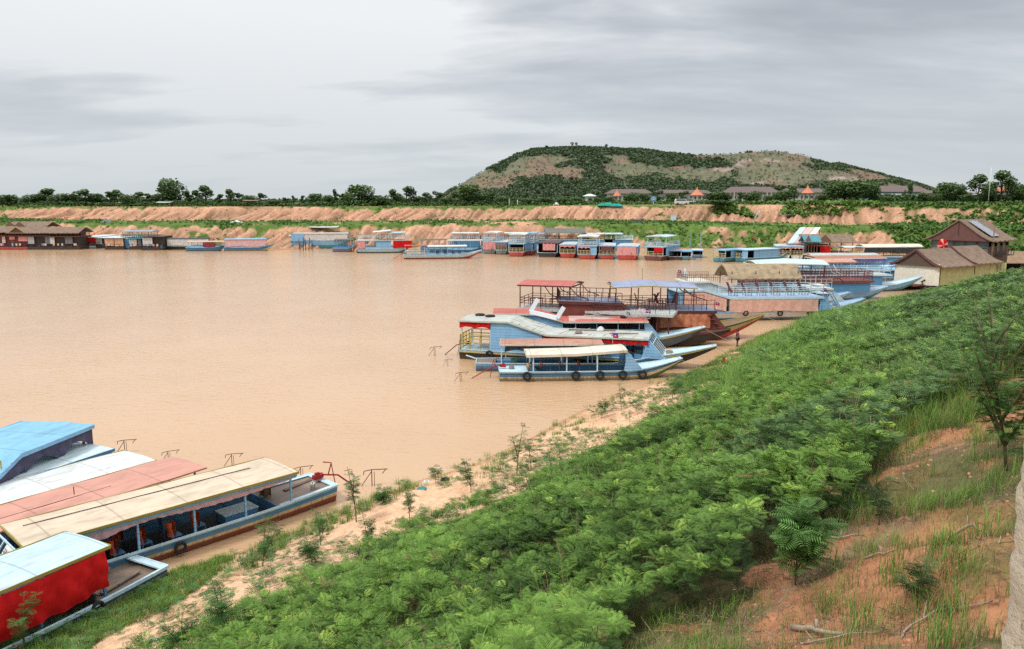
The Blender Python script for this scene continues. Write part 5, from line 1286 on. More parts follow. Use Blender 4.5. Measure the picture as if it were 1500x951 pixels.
pavilion('brown thatched twin gabled pavilion beside the striped slide', 1180, 1252, 353, 344, 188, n=2, zbase=1.4)
pavilion('small teal gabled pavilion between the slide and brown thatch', 1180, 1200, 352, 345, 184, rm=TEAL, n=1, depth=3, zbase=1.4)
# striped slide (pink and pale blue ramp)
t = thing('ramp', 'steep ramp striped pink and pale blue on the bank behind the boats', 'ramp', (0, 0, 0))
q0, q1 = at_y(1152, 358, 186), at_y(1172, 333, 197); W_ = 5.2; t.location = q0
for k, (m_, u0, u1) in enumerate(((BLUEP, 0, .3), (paint('ramp_pink', (.70, .40, .36), .2), .33, .67), (WHITE, .70, 1))):
    MB().grid(lambda a_, q: (Vector((W_ * (u0 + (u1 - u0) * q), 0, 0)) + (q1 - q0) * a_)[:], 4, 1, False, .12).build('ramp_strip', m_, t)
for x in (.2, W_ - .2):
    for f_ in (.35, .95): p_ = (q1 - q0) * f_; MB().box((x + p_.x, p_.y, p_.z / 2 - .4), (.15, .15, p_.z + .8)).build('leg', BROWNW, t)
# bundle of sticks in front of the pale blue boat
for i, (px, h_, ln) in enumerate([(440, 3.0, -.3), (444, 3.6, .2), (448, 3.2, -.1), (452, 3.5, .4), (457, 2.6, .1)]):
    p = gp(px, 367, 0); t = MB().tube([(0, 0, -1), (ln, 0, h_)], .12).tube([(0, 0, h_ * .4), (ln + .5, .1, h_ * .8)], .07).build('mooring_pole', DARKW)
    t.location = p; t['category'] = 'pole'; t['label'] = 'brown forked mooring pole by the pale blue boat, %s from the left' % ordw(i + 1); t['group'] = 'mooring poles by the pale blue boat'
p = gp(514, 369, 0); t = thing('mooring_pole', 'short pale mooring posts pair joined by a beam near the pink stern curtain', 'pole', p)
for x in (-.5, .5): MB().tube([(x, 0, -1), (x, 0, 1.9)], .16).build('post', CREAM, t)
MB().beam((-.8, 0, 1.4), (.8, 0, 1.4), .12, .12).build('beam', CREAM, t)
# awning sheet on the bank
def awning(label, pl, pr, py, v, m_, hgt=1.8, name='awning', dp=2.5):
    a = far_pt(pl, v); c = far_pt(pr, v); z = at_y(pl, py, a.y).z; W = c.x - a.x
    t = thing(name, label, 'awning', a)
    MB().grid(lambda p_, q: (W * p_, dp * q, z - a.z + .3 * q - .1 * sin(pi * p_)), 8, 2, False, .06).build('sheet', m_, t)
    for x in (.1, W - .1):
        for y in (.1, dp - .1): MB().box((x, y, (z - a.z) / 2 - .4), (.1, .1, z - a.z + .7)).build('post', BROWNW, t)
    return t
awning('grey sheet awning on posts above the pale blue boat', 451, 497, 333, 12, R_GREY)
awning('pale flat shelter under the tall tree on the left skyline', 228, 248, 296.5, 46, DECKG, dp=3)
awning('open thatch shelter on thin posts at the top of the left bank', 355, 376, 294, 45, THATCH, dp=3)

# ------------------------------------------------------------------ houseboat with brown roofs (right)
c0 = gp(1375, 419, .8); cL = gp(1304, 414, .8); cR = gp(1450, 411, .8)
ang = atan2(cR.y - c0.y, cR.x - c0.x)
ang = ang - radians(4); t = thing('houseboat', 'thatched houseboat with cream and khaki tarpaulin walls at the bank', 'houseboat', (c0.x, c0.y, 0), ang)
Wf = 7.6; Ls = 14.6   # front width (along +y local), side length along +x
MB().box((Ls / 2, Wf / 2, .35), (Ls + .6, Wf + .8, .5)).build('hull', DARKW, t)
MB().box((-1.2, Wf * .75, .7), (3.0, 6.5, .22)).build('platform', paint('platform_red_wood', (.22, .09, .06), .3), t)
MB().grid(lambda a_, q: (-.05 + .05 * sin(a_ * 11) * q, Wf * a_, 4.15 - 3.35 * q - .15 * sin(pi * a_) * q), 24, 6).build('tarpaulin_wall', C_CREAM, t, label='cream tarpaulin end wall')
def side_tarp(u0, u1, z0, seed):
    return MB().grid(lambda a_, q: (u0 + (u1 - u0) * a_, -.06 - .14 * abs(sin(a_ * 5 + 2.4 * q + seed)) * q * (1 - .5 * q) - .05 * sin(a_ * 23 + 4 * q), z0 - (z0 - .85) * q), 36, 10).build('tarpaulin_wall', C_KHAKI, t, label='khaki tarpaulin side wall')
side_tarp(0, 8.8, 3.8, .3); side_tarp(8.85, Ls, 3.9, 1.7)
MB().box((Ls / 2, Wf - .1, 2.3), (Ls, .1, 3)).build('side_wall', DARKW, t)
def sag_roof(x0, x1, zr, ze, gm, yoff=0):
    mb = MB()
    for sg in (1, -1):
        mb.grid(lambda a_, q: (x0 + (x1 - x0) * a_, Wf / 2 + sg * (Wf / 2 + .75) * q, zr - (zr - ze) * (1 - (1 - q) ** 1.35) - .0 + .05 * sin(a_ * 37 + q * 9) * q + .04 * sin(a_ * 90)), 50, 12, True, .22)
    mb.build('thatch_roof', THATCH, t)
    pts = [(x0 + .1, Wf / 2 + yy, zr - .1 - (zr - ze) * (1 - (1 - abs(yy) / (Wf / 2 + .6)) ** 1.35)) for yy in np.linspace(-(Wf / 2 + .6), Wf / 2 + .6, 13)]
    MB().poly(pts + [(x0 + .1, Wf / 2 + .5, ze - .1), (x0 + .1, Wf / 2 - .5, ze - .1)][:0] , .1, (1, 0, 0)).build('gable', gm, t)
    mb = MB(); off = -.25
    for p_, q_ in zip(pts, pts[1:]): mb.beam(Vector(p_) + Vector((off, 0, .05)), Vector(q_) + Vector((off, 0, .05)), .12, .34, up=(0, 0, 1))
    mb.build('bargeboard', paint('bargeboard_brown', (.10, .035, .028), .3), t)
sag_roof(-.5, 9.0, 6.25, 3.75, thatch_mat('woven_gable', (.14, .09, .07))); sag_roof(8.4, Ls + .8, 6.45, 3.95, DARKW)
for x in (.1, 5, 9.3, 13, Ls - .1):
    for y in (.05, Wf - .15): MB().box((x, y, 2), (.16, .16, 4.0)).build('post', BROWNW, t)
MB().tube([(-.1, 2.6, 0), (-.1, 2.6, 1.4), (-.2, 2.2, 1.6)], .05).tube([(-.1, 2.9, 1.2), (-.1, 2.2, 1.5)], .08).build('bollard', RUST, t)
# upper house
uA = at_y(1362, 380, 139)
uang = radians(-49.5)
t = thing('stilt_house', 'tall brown gabled wooden house with solar panel behind the tarpaulin houseboat', 'house', (uA.x, uA.y, 0), uang)
UW = 9.2; UD = 9.5; BWAL = paint('brown_boards', (.075, .04, .028), .3, planks=.3); zf2 = 3.6; ze2 = 7.1; zr2 = 10.6
MB().box((UW / 2, UD / 2, .5), (UW + .4, UD + .4, .4)).build('hull', DARKW, t)
MB().box((UW / 2, .05, 2.1), (UW, .1, 2.9)).build('wall', BWAL, t); MB().box((UW - .05, UD / 2, 2.1), (.1, UD - .3, 2.9)).build('wall', BWAL, t)
MB().box((UW / 2, -.4, zf2), (UW + .6, 1.2, .2)).build('floor_beam', paint('beam_salmon_brown', (.26, .12, .09), .3), t); MB().box((UW / 2, UD / 2, zf2 + .03), (UW, UD, .2)).build('floor', BWAL, t)
MB().box((UW / 2, .05, 4.2), (UW, .12, 1.0)).build('wall', paint('log_boards', (.09, .05, .04), .4, planks=.22), t)
MB().box((UW - .05, UD / 2, 4.9), (.1, UD - .3, 2.4)).build('wall', BWAL, t); MB().box((.05, UD / 2, 5.2), (.1, UD - .3, 3.2)).build('wall', BWAL, t); MB().box((UW / 2, UD - .1, 5.3), (UW, .1, 3.4)).build('wall', BWAL, t)
for i in range(5):
    x = UW * (i + .5) / 5; w_ = MB().box((x, .0, 5.9), (UW / 5 - .05, .06, .1)).box((x, .0, 4.75), (UW / 5 - .05, .08, .1)).box((x - UW / 10 + .06, 0, 5.8), (.12, .1, 2.2)).box((x + UW / 10 - .1, 0, 5.8), (.06, .1, 2.2)).box((x, 0, 6.95), (UW / 5 - .05, .08, .16)).build('window', paint('frame_brown', (.18, .10, .08), .2), t)
    MB().box((x, .1, 5.8), (UW / 5 - .1, .03, 2.1)).build('pane', flat('glass_grey_green', (.14, .19, .18), .15, .5), w_)
for i in range(3): y = 1.8 + i * 2.6; w_ = MB().box((UW + .03, y, 6.3), (.06, 1.3, .1)).box((UW + .03, y, 5.2), (.06, 1.3, .08)).box((UW + .03, y - .65, 5.9), (.06, .08, 1.5)).box((UW + .03, y + .65, 5.9), (.06, .08, 1.5)).build('window', BROWNW, t); MB().box((UW + .01, y, 5.9), (.04, 1.2, 1.4)).build('pane', flat('glass_grey_green', (.14, .19, .18), .15, .5), w_)
mb = MB(); curve = lambda q: (zr2 - ze2) * (1 - (1 - q) ** 1.25)
for sg in (1, -1): mb.grid(lambda a_, q: (UW / 2 + sg * (UW / 2 + 1.1) * q, -1.0 + (UD + 2) * a_, zr2 - curve(q) + .05 * sin(a_ * 31 + q * 7)), 40, 12, True, .2)
mb.build('thatch_roof', THATCH, t)
pts = [(UW / 2 + xx, -.75, zr2 - .15 - curve(abs(xx) / (UW / 2 + 1.1))) for xx in np.linspace(-(UW / 2 + .9), UW / 2 + .9, 13)]
MB().poly(pts, .12, (0, 1, 0)).build('gable', paint('gable_maroon_brown', (.13, .05, .04), .15), t)
MB().tube([(UW / 2, -.9, zr2 - 2.6), (UW / 2, -.9, zr2 + 2.2)], .03).build('lightning_rod', RUST, t)
# solar panel on the right roof slope
def rp(q, y): return Vector((UW / 2 + (UW / 2 + 1.1) * q, y, zr2 - curve(q) + .22))
for k in range(2):
    ya, yb = 1.2 + k * 1.7, 2.75 + k * 1.7
    sp = MB().poly([rp(.12, ya), rp(.80, ya + .0), rp(.80, yb), rp(.12, yb)], .05, (0, 0, 1)).build('solar_panel', flat('solar_cell', (.16, .19, .24), .15, .1), t)
    mb = MB()
    for u in np.linspace(.12, .80, 6): mb.beam(rp(u, ya) + Vector((0, 0, .07)), rp(u, yb) + Vector((0, 0, .07)), .07, .03)
    for y in (ya, (ya + yb) / 2, yb): mb.beam(rp(.12, y) + Vector((0, 0, .07)), rp(.80, y) + Vector((0, 0, .07)), .05, .03)
    mb.build('panel_frame', flat('aluminium', (.6, .62, .64), .4), sp)
MB().tube([(UW + .7, -.3, 0), (UW + .7, -.3, zr2 - .8)], .09).build('pole', BROWNW, t)
MB().box((UW + .7, UD * .6, 4.5), (1.2, UD * .6, .12)).build('balcony', BWAL, t)
mb = MB()
for y in np.linspace(UD * .32, UD * .88, 5): mb.box((UW + 1.25, y, 5.1), (.08, .08, 1.2))
mb.beam((UW + 1.25, UD * .32, 5.7), (UW + 1.25, UD * .88, 5.7), .08, .1); mb.build('balcony_rail', MAROON, t)
MB().grid(lambda a_, q: (UW + .35 + 1.5 * a_, UD * .35 + .1 * sin(a_ * 20), 3.4 - 2.6 * q), 14, 4).build('tarpaulin_wall', C_KHAKI, t)
# red and white round umbrella in front of its windows
p = at_y(1381, 359, 134.5); t = thing('parasol', 'red parasol with white stripes in front of the brown house windows', 'parasol', p)
for k in range(12):
    a0, a1 = 2 * pi * k / 12, 2 * pi * (k + 1) / 12
    MB().grid(lambda a_, q: ((.92 * q) * cos(a0 + (a1 - a0) * a_), -.25 + .3 * q * q, (1.05 * q) * sin(a0 + (a1 - a0) * a_)), 3, 4).build('canopy_gore', C_RED if k % 3 else cloth('white_cotton', (.80, .35, .28)), t)
MB().tube([(0, -.3, 0), (.2, 1.2, -.3)], .03).build('pole', RUST, t)
# hut at the right edge
a = gp(1440, 406, .5); t = thing('raft_hut', 'low raft hut with tan thatch at the right edge', 'hut', (at_y(1438, 400, 150).x, 150, 0))
MB().box((5.5, 3, .3), (12, 7, .5)).build('raft', DARKW, t)
MB().box((5.5, 3.4, 1.0), (10.5, 5, 1.2)).build('cabin_wall', DARKI, t)
mb = MB()
for sg in (1, -1): mb.grid(lambda a_, q: (-.4 + 12 * a_, 3 + sg * 4.2 * q, 4.0 - 1.9 * q), 20, 4, True, .15)
mb.build('thatch_roof', thatch_mat('tan_thatch', (.36, .24, .15)), t)
for x in (.2, 3.8, 7.4, 11):
    for y in (0, 6): MB().box((x, y, 1.4), (.14, .14, 2.6)).build('post', BROWNW, t)
# ------------------------------------------------------------------ resort and things beyond the far bank
def house(name, label, pl, pr, peave, ptop, Y, wallm, roofm, depth=12, cat='building', nw=8, gable=False, group=None, zb=None, hip=2.5, colon=False):
    a = at_y(pl, peave, Y); c = at_y(pr, peave, Y); W = c.x - a.x; ze = a.z; zr = at_y(pl, ptop, Y).z; zb = float(TOPZ(a.x)) if zb is None else zb
    t = thing(name, label, cat, (a.x, Y, zb), 0, group); ze -= zb; zr -= zb
    MB().box((W / 2, depth / 2, ze / 2), (W, depth, ze)).build('wall', wallm, t)
    o = 1.0; h = min(hip, W / 3)
    V_ = [(-o, -o, ze), (W + o, -o, ze), (W + o, depth + o, ze), (-o, depth + o, ze), (h, depth / 2, zr), (W - h, depth / 2, zr)]
    V_ += [(x, y, z - .25) for x, y, z in V_[:4]]
    MB().add(V_, [(0, 1, 5, 4), (1, 2, 5), (2, 3, 4, 5), (3, 0, 4), (6, 7, 1, 0), (7, 8, 2, 1), (8, 9, 3, 2), (9, 6, 0, 3), (9, 8, 7, 6)]).build('roof', roofm, t)
    for i in range(nw):
        x = W * (i + .5) / nw; w_ = W / nw * .55; hh = min(1.6, ze * .45)
        f_ = MB().box((x, -.04, ze * .52), (w_, .08, hh)).build('window', flat('window_frame_white', (.5, .5, .48)), t)
        MB().box((x, -.10, ze * .52), (w_ * .82, .05, hh * .8)).build('pane', GLASS, f_)
    if colon:
        for i in range(nw + 1): MB().box((W * i / nw, -2.2, ze / 2), (.4, .4, ze)).build('column', wallm, t)
    return t
CW = paint('wall_cream_grey', (.42, .40, .36), .2); MRF = paint('roof_maroon_tile', (.12, .078, .068), .15); WW = paint('wall_white', (.62, .63, .62), .1)
house('resort_building', 'long low resort wing with maroon roof, left of the conical tent', 893, 955, 283.5, 277, 420, CW, MRF, nw=10)
house('resort_building', 'low resort wing with maroon roof behind the middle conical tent', 962, 1042, 283, 278, 440, CW, MRF, nw=12)
house('resort_building', 'longest resort building with tall maroon roof between two conical tents', 1068, 1140, 282, 273.5, 415, CW, MRF, nw=12, colon=True)
house('resort_building', 'resort wing with maroon roof right of the right conical tent', 1150, 1214, 282, 276, 430, CW, MRF, nw=9)
house('warehouse', 'long building with maroon roof and blue band right of the big round tree', 1284, 1360, 281, 272, 400, paint('wall_blue', (.16, .26, .42), .15), MRF, nw=6)
house('warehouse', 'low white walled building in front of the blue banded one', 1286, 1345, 287, 284, 370, WW, DECKG, nw=5, depth=6)
house('garden_hut', 'small white hut left of the resort wings', 859, 870, 287, 284, 330, WW, WW, nw=1, depth=4, cat='hut')
house('village_house', 'white house with dark roof among the trees at right', 1395, 1425, 283, 279, 330, WW, MRF, nw=4, depth=8, cat='house')
house('village_house', 'white house with orange roof at the right edge of the skyline', 1472, 1500, 280, 272, 330, WW, paint('roof_orange_tile', (.4, .13, .06), .2), nw=3, depth=8, cat='house')
house('village_house', 'pale house half hidden behind trees right of the blue banded building', 1362, 1384, 283, 279, 340, WW, MRF, nw=3, depth=8, cat='house')
for px, py0, py1, w_, lab in ((904, 290, 275.5, 10, 'small conical orange tent roof at the left of the resort'), (1021, 289, 273.5, 17, 'widest conical orange tent roof in the middle of the resort'), (1183, 286, 270, 15, 'conical orange tent roof at the right of the resort')):
    Y_ = 330; a = at_y(px, py0 - 3, Y_); top = at_y(px, py1, Y_).z; R_ = w_ * Y_ / F * .62; zb = float(TOPZ(a.x)); ze = a.z - zb; H_ = top - a.z
    t = thing('tent_pavilion', lab, 'tent', (a.x, Y_, zb), 0, 'conical tent pavilions')
    MB().grid(lambda a_, q: ((R_ * (1 - q) ** 1.7 + .04) * cos(a_ * 2 * pi), (R_ * (1 - q) ** 1.7 + .04) * sin(a_ * 2 * pi), ze + H_ * q), 8, 8, True).build('tent_roof', cloth('tent_orange', (.60, .22, .12)), t)
    for k in range(8): MB().box((R_ * .9 * cos(k * pi / 4), R_ * .9 * sin(k * pi / 4), ze / 2), (.2, .2, ze)).build('post', BROWNW, t)
def parked(px, v, label, m_, s=1, rz=0):
    p = far_pt(px, v); t = thing('parked_van', label, 'van', p, rz)
    pr_ = [(-2.2, .35), (-2.2, 1.5), (-1.9, 1.95), (1.1, 1.95), (1.7, 1.25), (2.3, 1.1), (2.35, .35)]
    MB().poly([(x, -.85, z) for x, z in pr_], 1.7, (0, 1, 0)).build('body', m_, t)
    MB().poly([(-1.9, -.87, 1.3), (-1.8, -.87, 1.8), (1.0, -.87, 1.8), (1.45, -.87, 1.3)], .02, (0, 1, 0)).build('window', GLASS, t)
    for x in (-1.4, 1.5):
        for y in (-.85, .85): MB().ring((x, y, .35), .24, .11, 'y', 14, 6).build('wheel', RUBBER, t)
parked(998, 47, 'white van parked at the top of the far bank', WHITE)
parked(1009, 62, 'second white vehicle behind the parked van, half behind the road edge', WHITE)
# satellite-like round sign
p = far_pt(957, 44); t = thing('round_sign', 'round blue and white sign on a post at the top of the bank', 'sign', p)
MB().tube([(0, 0, -.3), (0, 0, 2.2)], .07).build('post', WHITE, t)
MB().poly([(cos(a_ * pi / 10) * 1.0, -.05, 2.6 + sin(a_ * pi / 10) * 1.0) for a_ in range(20)], .08, (0, -1, 0)).build('disc', flat('sign_blue', (.10, .24, .42)), t)
MB().poly([(cos(a_ * pi / 8) * .45, -.15, 2.6 + sin(a_ * pi / 8) * .45) for a_ in range(16)], .03, (0, -1, 0)).box((0, -.16, 2.6), (1.5, .04, .2)).build('emblem', WHITE, t)
p = far_pt(987, 36); t = thing('metal_sheet', 'pale blue metal sheet standing on the eroded slope', 'panel', p); MB().box((0, 0, 1.1), (1.8, .1, 2.3)).build('sheet', BLUEP, t); MB().box((0, -.06, 2.2), (1.9, .06, .1)).box((0, -.06, .05), (1.9, .06, .1)).build('frame', WHITE, t)
p = far_pt(1109, 36); t = thing('bank_ladder', 'leaning pale blue boarded ladder on the slope left of the big round tree', 'ladder', p)
for y in (-.35, .35): MB().beam((-.9, y, -.2), (1.1, y, 3.0), .12, .12).build('stile', BLUEP, t)
for i in range(7): MB().beam((-.7 + i * .27, -.35, .1 + i * .43), (-.7 + i * .27, .35, .1 + i * .43), .1, .05).build('rung', WHITE, t)
def tarp_heap(px, v, W, H, m_, label, name='tarp_heap'):
    p = far_pt(px, v); ph = random.random() * 9
    o = MB().grid(lambda a_, q: ((a_ - .5) * W, (q - .5) * W * .6, -.1 + H * (sin(pi * a_) * sin(pi * q)) ** .6 * (.75 + .25 * sin(a_ * 11 + q * 7 + ph))), 14, 8, True).build(name, m_)
    o.location = p; o['label'] = label; o['category'] = 'tarpaulin'; return o
tarp_heap(888, 43, 6, 1.3, cloth('green_tarpaulin', (.02, .28, .16), (.03, .35, .3)), 'green tarpaulin spread over a heap on the bank top')
tarp_heap(903, 43, 4.2, 1.1, cloth('teal_tarpaulin', (.01, .30, .30)), 'teal tarpaulin heap right of the green one')
tarp_heap(815, 46, 2.4, 1.4, C_WHT, 'white sack heap at the top of the bank')
tarp_heap(345, 26, 4.4, .9, C_WHT, 'white rubbish heap on the green terrace at left')
tarp_heap(430, 11, 3.2, .7, C_WHT, 'white bags on the slope above the pale blue boat')
tarp_heap(378, 42, 3.6, 1.2, C_GREY, 'grey covered heap by the thatch shelter on the left bank')
tarp_heap(155, 24, 3.6, 1.5, C_GREY, 'grey and white covered stack on the terrace above the left row')
tarp_heap(933, 24, 5.0, 1.0, C_DARK, 'dark heap of broken boards on the terrace by the blue sheet')
def boards(px, v, n, label):
    p = far_pt(px, v); t = thing('timber_pile', label, 'timber', p)
    for i in range(n):
        a_ = random.uniform(-.3, .3); x = random.uniform(-2.5, 2.5); L_ = random.uniform(1.5, 3.5)
        MB().beam((x - L_ / 2 * cos(a_), i * .15 - .8, .2 + .06 * i), (x + L_ / 2 * cos(a_), i * .15 - .5, .3 + random.uniform(0, .7)), .18, .06).build('board', random.choice([PLANK, DECKG, BLUE2, BROWNW]), t)
boards(938, 27, 14, 'tangle of grey boards on the terrace left of the blue sheet'); boards(1065, 24, 9, 'broken boards below the spreading tree on the bank'); boards(1160, 38, 10, 'grey scrap boards on the slope beneath the right conical tent')
# poles
for px, ph, lab, v in ((293 + 453, 2.6, 'thin wooden pole at the bank top below the hill foot', 45), (1447, 11, 'tall thin mast above the trees at right', 70), (743 + 15, 2.2, 'short thin pole near the bank top left of the green field', 46)):
    p = far_pt(px, v); o = MB().tube([(0, 0, -.5), (0, 0, ph)], .09).build('pole', WHITE); o.location = p; o['label'] = lab; o['category'] = 'pole'

# ------------------------------------------------------------------ people
SKIN = flat('skin_brown', (.20, .10, .065), .6, .1); HAIR = flat('hair_black', (.012, .010, .010), .7)
def person(label, loc, rz=0, shirt=None, trouser=None, H=1.62, lean=0, arm=(.25, .1), stride=.0, group=None):
    shirt = shirt or C_PINK; trouser = trouser or C_DARK
    k = H / 1.7
    J = {'pel': (0, 0, .95), 'wst': (lean * .1, 0, 1.10), 'chs': (lean * .3, 0, 1.32), 'nck': (lean * .42, 0, 1.47), 'hd0': (lean * .47, 0, 1.53), 'hd1': (lean * .52 + .01, 0, 1.62), 'hd2': (lean * .54, 0, 1.70)}
    R_ = {'pel': (.13, .15), 'wst': (.10, .13), 'chs': (.11, .16), 'nck': (.05, .05), 'hd0': (.065, .06), 'hd1': (.092, .078), 'hd2': (.06, .055)}
    E = [('pel', 'wst'), ('wst', 'chs'), ('chs', 'nck'), ('nck', 'hd0'), ('hd0', 'hd1'), ('hd1', 'hd2')]
    for sgn, s_ in ((1, 'L'), (-1, 'R')):
        st = stride * sgn; a_ = arm[0] if sgn > 0 else arm[1]
        J['hip' + s_] = (0, .09 * sgn, .88); J['kne' + s_] = (st * .5 + .03, .10 * sgn, .49); J['ank' + s_] = (st, .10 * sgn, .08); J['toe' + s_] = (st + .15, .12 * sgn, .03)
        J['shl' + s_] = (lean * .38, .18 * sgn, 1.40); J['elb' + s_] = (lean * .38 + a_ * .4, .23 * sgn, 1.12); J['wri' + s_] = (lean * .38 + a_ * 1.2, .18 * sgn, .92 + a_ * .35); J['hnd' + s_] = (lean * .38 + a_ * 1.4, .165 * sgn, .84 + a_ * .4)
        for n_, r_ in (('hip', .085), ('kne', .058), ('ank', .042), ('toe', .035), ('shl', .06), ('elb', .042), ('wri', .030), ('hnd', .034)): R_[n_ + s_] = (r_, r_)
        E += [('pel', 'hip' + s_), ('hip' + s_, 'kne' + s_), ('kne' + s_, 'ank' + s_), ('ank' + s_, 'toe' + s_), ('chs', 'shl' + s_), ('shl' + s_, 'elb' + s_), ('elb' + s_, 'wri' + s_), ('wri' + s_, 'hnd' + s_)]
    names = list(J)
    def skin(nm, keys, mat, grow=1.0, parent=None):
        ks = [n for n in names if n in keys]; ed = [(ks.index(a_), ks.index(b_)) for a_, b_ in E if a_ in ks and b_ in ks]
        me = bpy.data.meshes.new(nm); me.from_pydata([Vector(J[n]) * k for n in ks], ed, [])
        o = bpy.data.objects.new(nm, me); COL.objects.link(o)
        m_ = o.modifiers.new('skin', 'SKIN'); sv_ = me.skin_vertices[0].data if me.skin_vertices else None
        if sv_ is None:
            bpy.context.view_layer.objects.active = o
        for i, n in enumerate(ks): me.skin_vertices[0].data[i].radius = (R_[n][0] * k * grow, R_[n][1] * k * grow); me.skin_vertices[0].data[i].use_root = (i == 0)
        m2 = o.modifiers.new('sub', 'SUBSURF'); m2.levels = 1; m2.render_levels = 1
        dg = bpy.context.evaluated_depsgraph_get(); me2 = bpy.data.meshes.new_from_object(o.evaluated_get(dg)); bpy.data.objects.remove(o)
        me2.materials.clear(); me2.materials.append(mat)
        for p_ in me2.polygons: p_.use_smooth = True
        return link(nm, me2, parent)
    t = thing('person', label, 'person', loc, rz, group)
    skin('body', names, SKIN, 1.0, t)
    skin('shirt', ['pel', 'wst', 'chs', 'shlL', 'shlR', 'elbL', 'elbR'], shirt, 1.22, t)
    skin('trousers', ['pel', 'hipL', 'hipR', 'kneL', 'kneR', 'ankL', 'ankR'], trouser, 1.25, t)
    h_ = Vector(J['hd1']) * k
    MB().grid(lambda a_, q: (h_.x - .015 + .105 * k * sin(q * pi * .55) * cos(a_ * 2 * pi), .092 * k * sin(q * pi * .55) * sin(a_ * 2 * pi), h_.z + .02 + .10 * k * cos(q * pi * .55) - (.05 * (cos(a_ * 2 * pi) < -.1) * q)), 14, 6, True).build('hair', HAIR, t)
    fm = MB()
    for y in (-.032, .032): fm.box((h_.x + .082 * k, y, h_.z + .0), (.012, .018, .01))
    fm.box((h_.x + .082 * k, 0, h_.z - .055), (.012, .04, .008)); fm.build('eyes_and_mouth', HAIR, t)
    MB().box((h_.x + .095 * k, 0, h_.z - .022), (.03, .018, .035)).build('nose', SKIN, t)
    for sgn, s_ in ((1, 'L'), (-1, 'R')):
        hh = Vector(J['hnd' + s_]) * k; mb = MB()
        for i in range(4): mb.tube([hh + Vector((-.02 + .016 * i, 0, -.02)), hh + Vector((-.018 + .016 * i, -.01 * sgn, -.06)), hh + Vector((-.01 + .014 * i, -.02 * sgn, -.085 + .005 * abs(i - 1.5)))], [.008, .008, .006], 5)
        mb.tube([hh + Vector((.03, 0, .01)), hh + Vector((.05, -.015 * sgn, -.03))], [.009, .007], 5); mb.build('hand', SKIN, t)
    return t
pp = hit_near(1080, 509)
person('person in pink and dark top and dark trousers walking down by the striped bow', pp + Vector((0, 0, .0)), radians(200), cloth('top_pink_black', (.42, .06, .14), (.05, .02, .04)), C_DARK, H=1.66, stride=.16, arm=(.3, .05))
p = far_pt(1105, 10); person('person in a red shirt standing on the far bank behind blue boats', p, radians(-90), C_RED, C_DARK, H=1.8)
p = G4.P(15.0, .2, .2); person('person in dark shirt seated low beside the slanted windscreen, partly hidden', p, G4.h, C_DARK, C_DARK, H=1.5, lean=.3)
for (bo, x, y, z, lab, sc) in ((G1, 9.2, 1.0, 2.4, 'small red and blue flag above the cream roof', .9), (G4, 13.5, -1.6, 2.2, 'small red and blue flag at the red valance of the black hulled boat', .8), (G5, 14.6, -1.0, 2.7, 'red and blue flag on the rack of the red roofed boat', 1.0), (G9, .4, 2, 3.8, 'red and blue flag at the stern rail of the thatched canopy boat', 1.0), (G8, 17.9, -1.9, 2.7, 'red and blue flag before the railed maroon deck', 1.0), (G7b, 15.5, -2, 3.1, 'red and blue flag at the corner of the lilac canopied deck', .8)):
    use('flag', mk_flag, bo.P(x, y, z), bo.h + .3, lab, None, sc * .62)
# marker post in open water behind the lilac canopy
p = gp(1003, 412, 0); t = thing('marker_post', 'pale blue marker post standing in the water beyond the lilac canopy', 'post', p)
MB().tube([(0, 0, -1), (0, 0, 2.2)], .12).build('upright', BLUEP, t); MB().tube([(.35, 0, -1), (.35, 0, 1.6)], .08).beam((0, 0, 1.2), (.35, 0, 1.2), .08, .08).build('brace', BLUEP, t)

# ------------------------------------------------------------------ foliage generators
def rotm(az, tilt, roll):
    ca, sa, ct, st, cr, sr = np.cos(az), np.sin(az), np.cos(tilt), np.sin(tilt), np.cos(roll), np.sin(roll)
    Z_ = np.zeros_like(ca); O_ = np.ones_like(ca)
    Rz = np.stack([np.stack([ca, -sa, Z_], -1), np.stack([sa, ca, Z_], -1), np.stack([Z_, Z_, O_], -1)], -2)
    Ry = np.stack([np.stack([ct, Z_, -st], -1), np.stack([Z_, O_, Z_], -1), np.stack([st, Z_, ct], -1)], -2)
    Rx = np.stack([np.stack([O_, Z_, Z_], -1), np.stack([Z_, cr, -sr], -1), np.stack([Z_, sr, cr], -1)], -2)
    return Rz @ Ry @ Rx
def frond_template(K, w=.062):
    vs, fs = [], []
    for k in range(K):
        x = .16 + .84 * (k + .5) / K; ln = .40 * (sin(pi * (.18 + .72 * (k + .5) / K)) ** .8); zc = .22 * x - .42 * x * x
        for sg in (1, -1):
            b = np.array((x, .0, zc)); tip = np.array((x + ln * .45, sg * ln, zc - .10 * ln / .4)); m = (b + tip) / 2 + np.array((0, 0, .03)); d = np.array((.9, -sg * .45, 0)) * w * .5 * (8 / K) ** .6
            o = len(vs); vs += [b, m - d, tip, m + d]; fs.append((o, o + 1, o + 2, o + 3) if sg > 0 else (o, o + 3, o + 2, o + 1))
    o = len(vs); r_ = .012 * (8 / K)
    vs += [np.array(v) for v in ((0, -r_, 0), (0, r_, 0), (1.0, r_ * .3, -.20), (1.0, -r_ * .3, -.20))]; vs[o + 2][2] += .02; fs.append((o, o + 3, o + 2, o + 1))
    return np.array(vs), np.array(fs)
def inst(T, Fq, pos, R, scale):
    n = len(pos); v = np.einsum('nij,tj->nti', R, T) * scale[:, None, None] + pos[:, None, :]
    f = Fq[None] + (np.arange(n) * len(T))[:, None, None]
    return v.reshape(-1, 3), f.reshape(-1, 4)
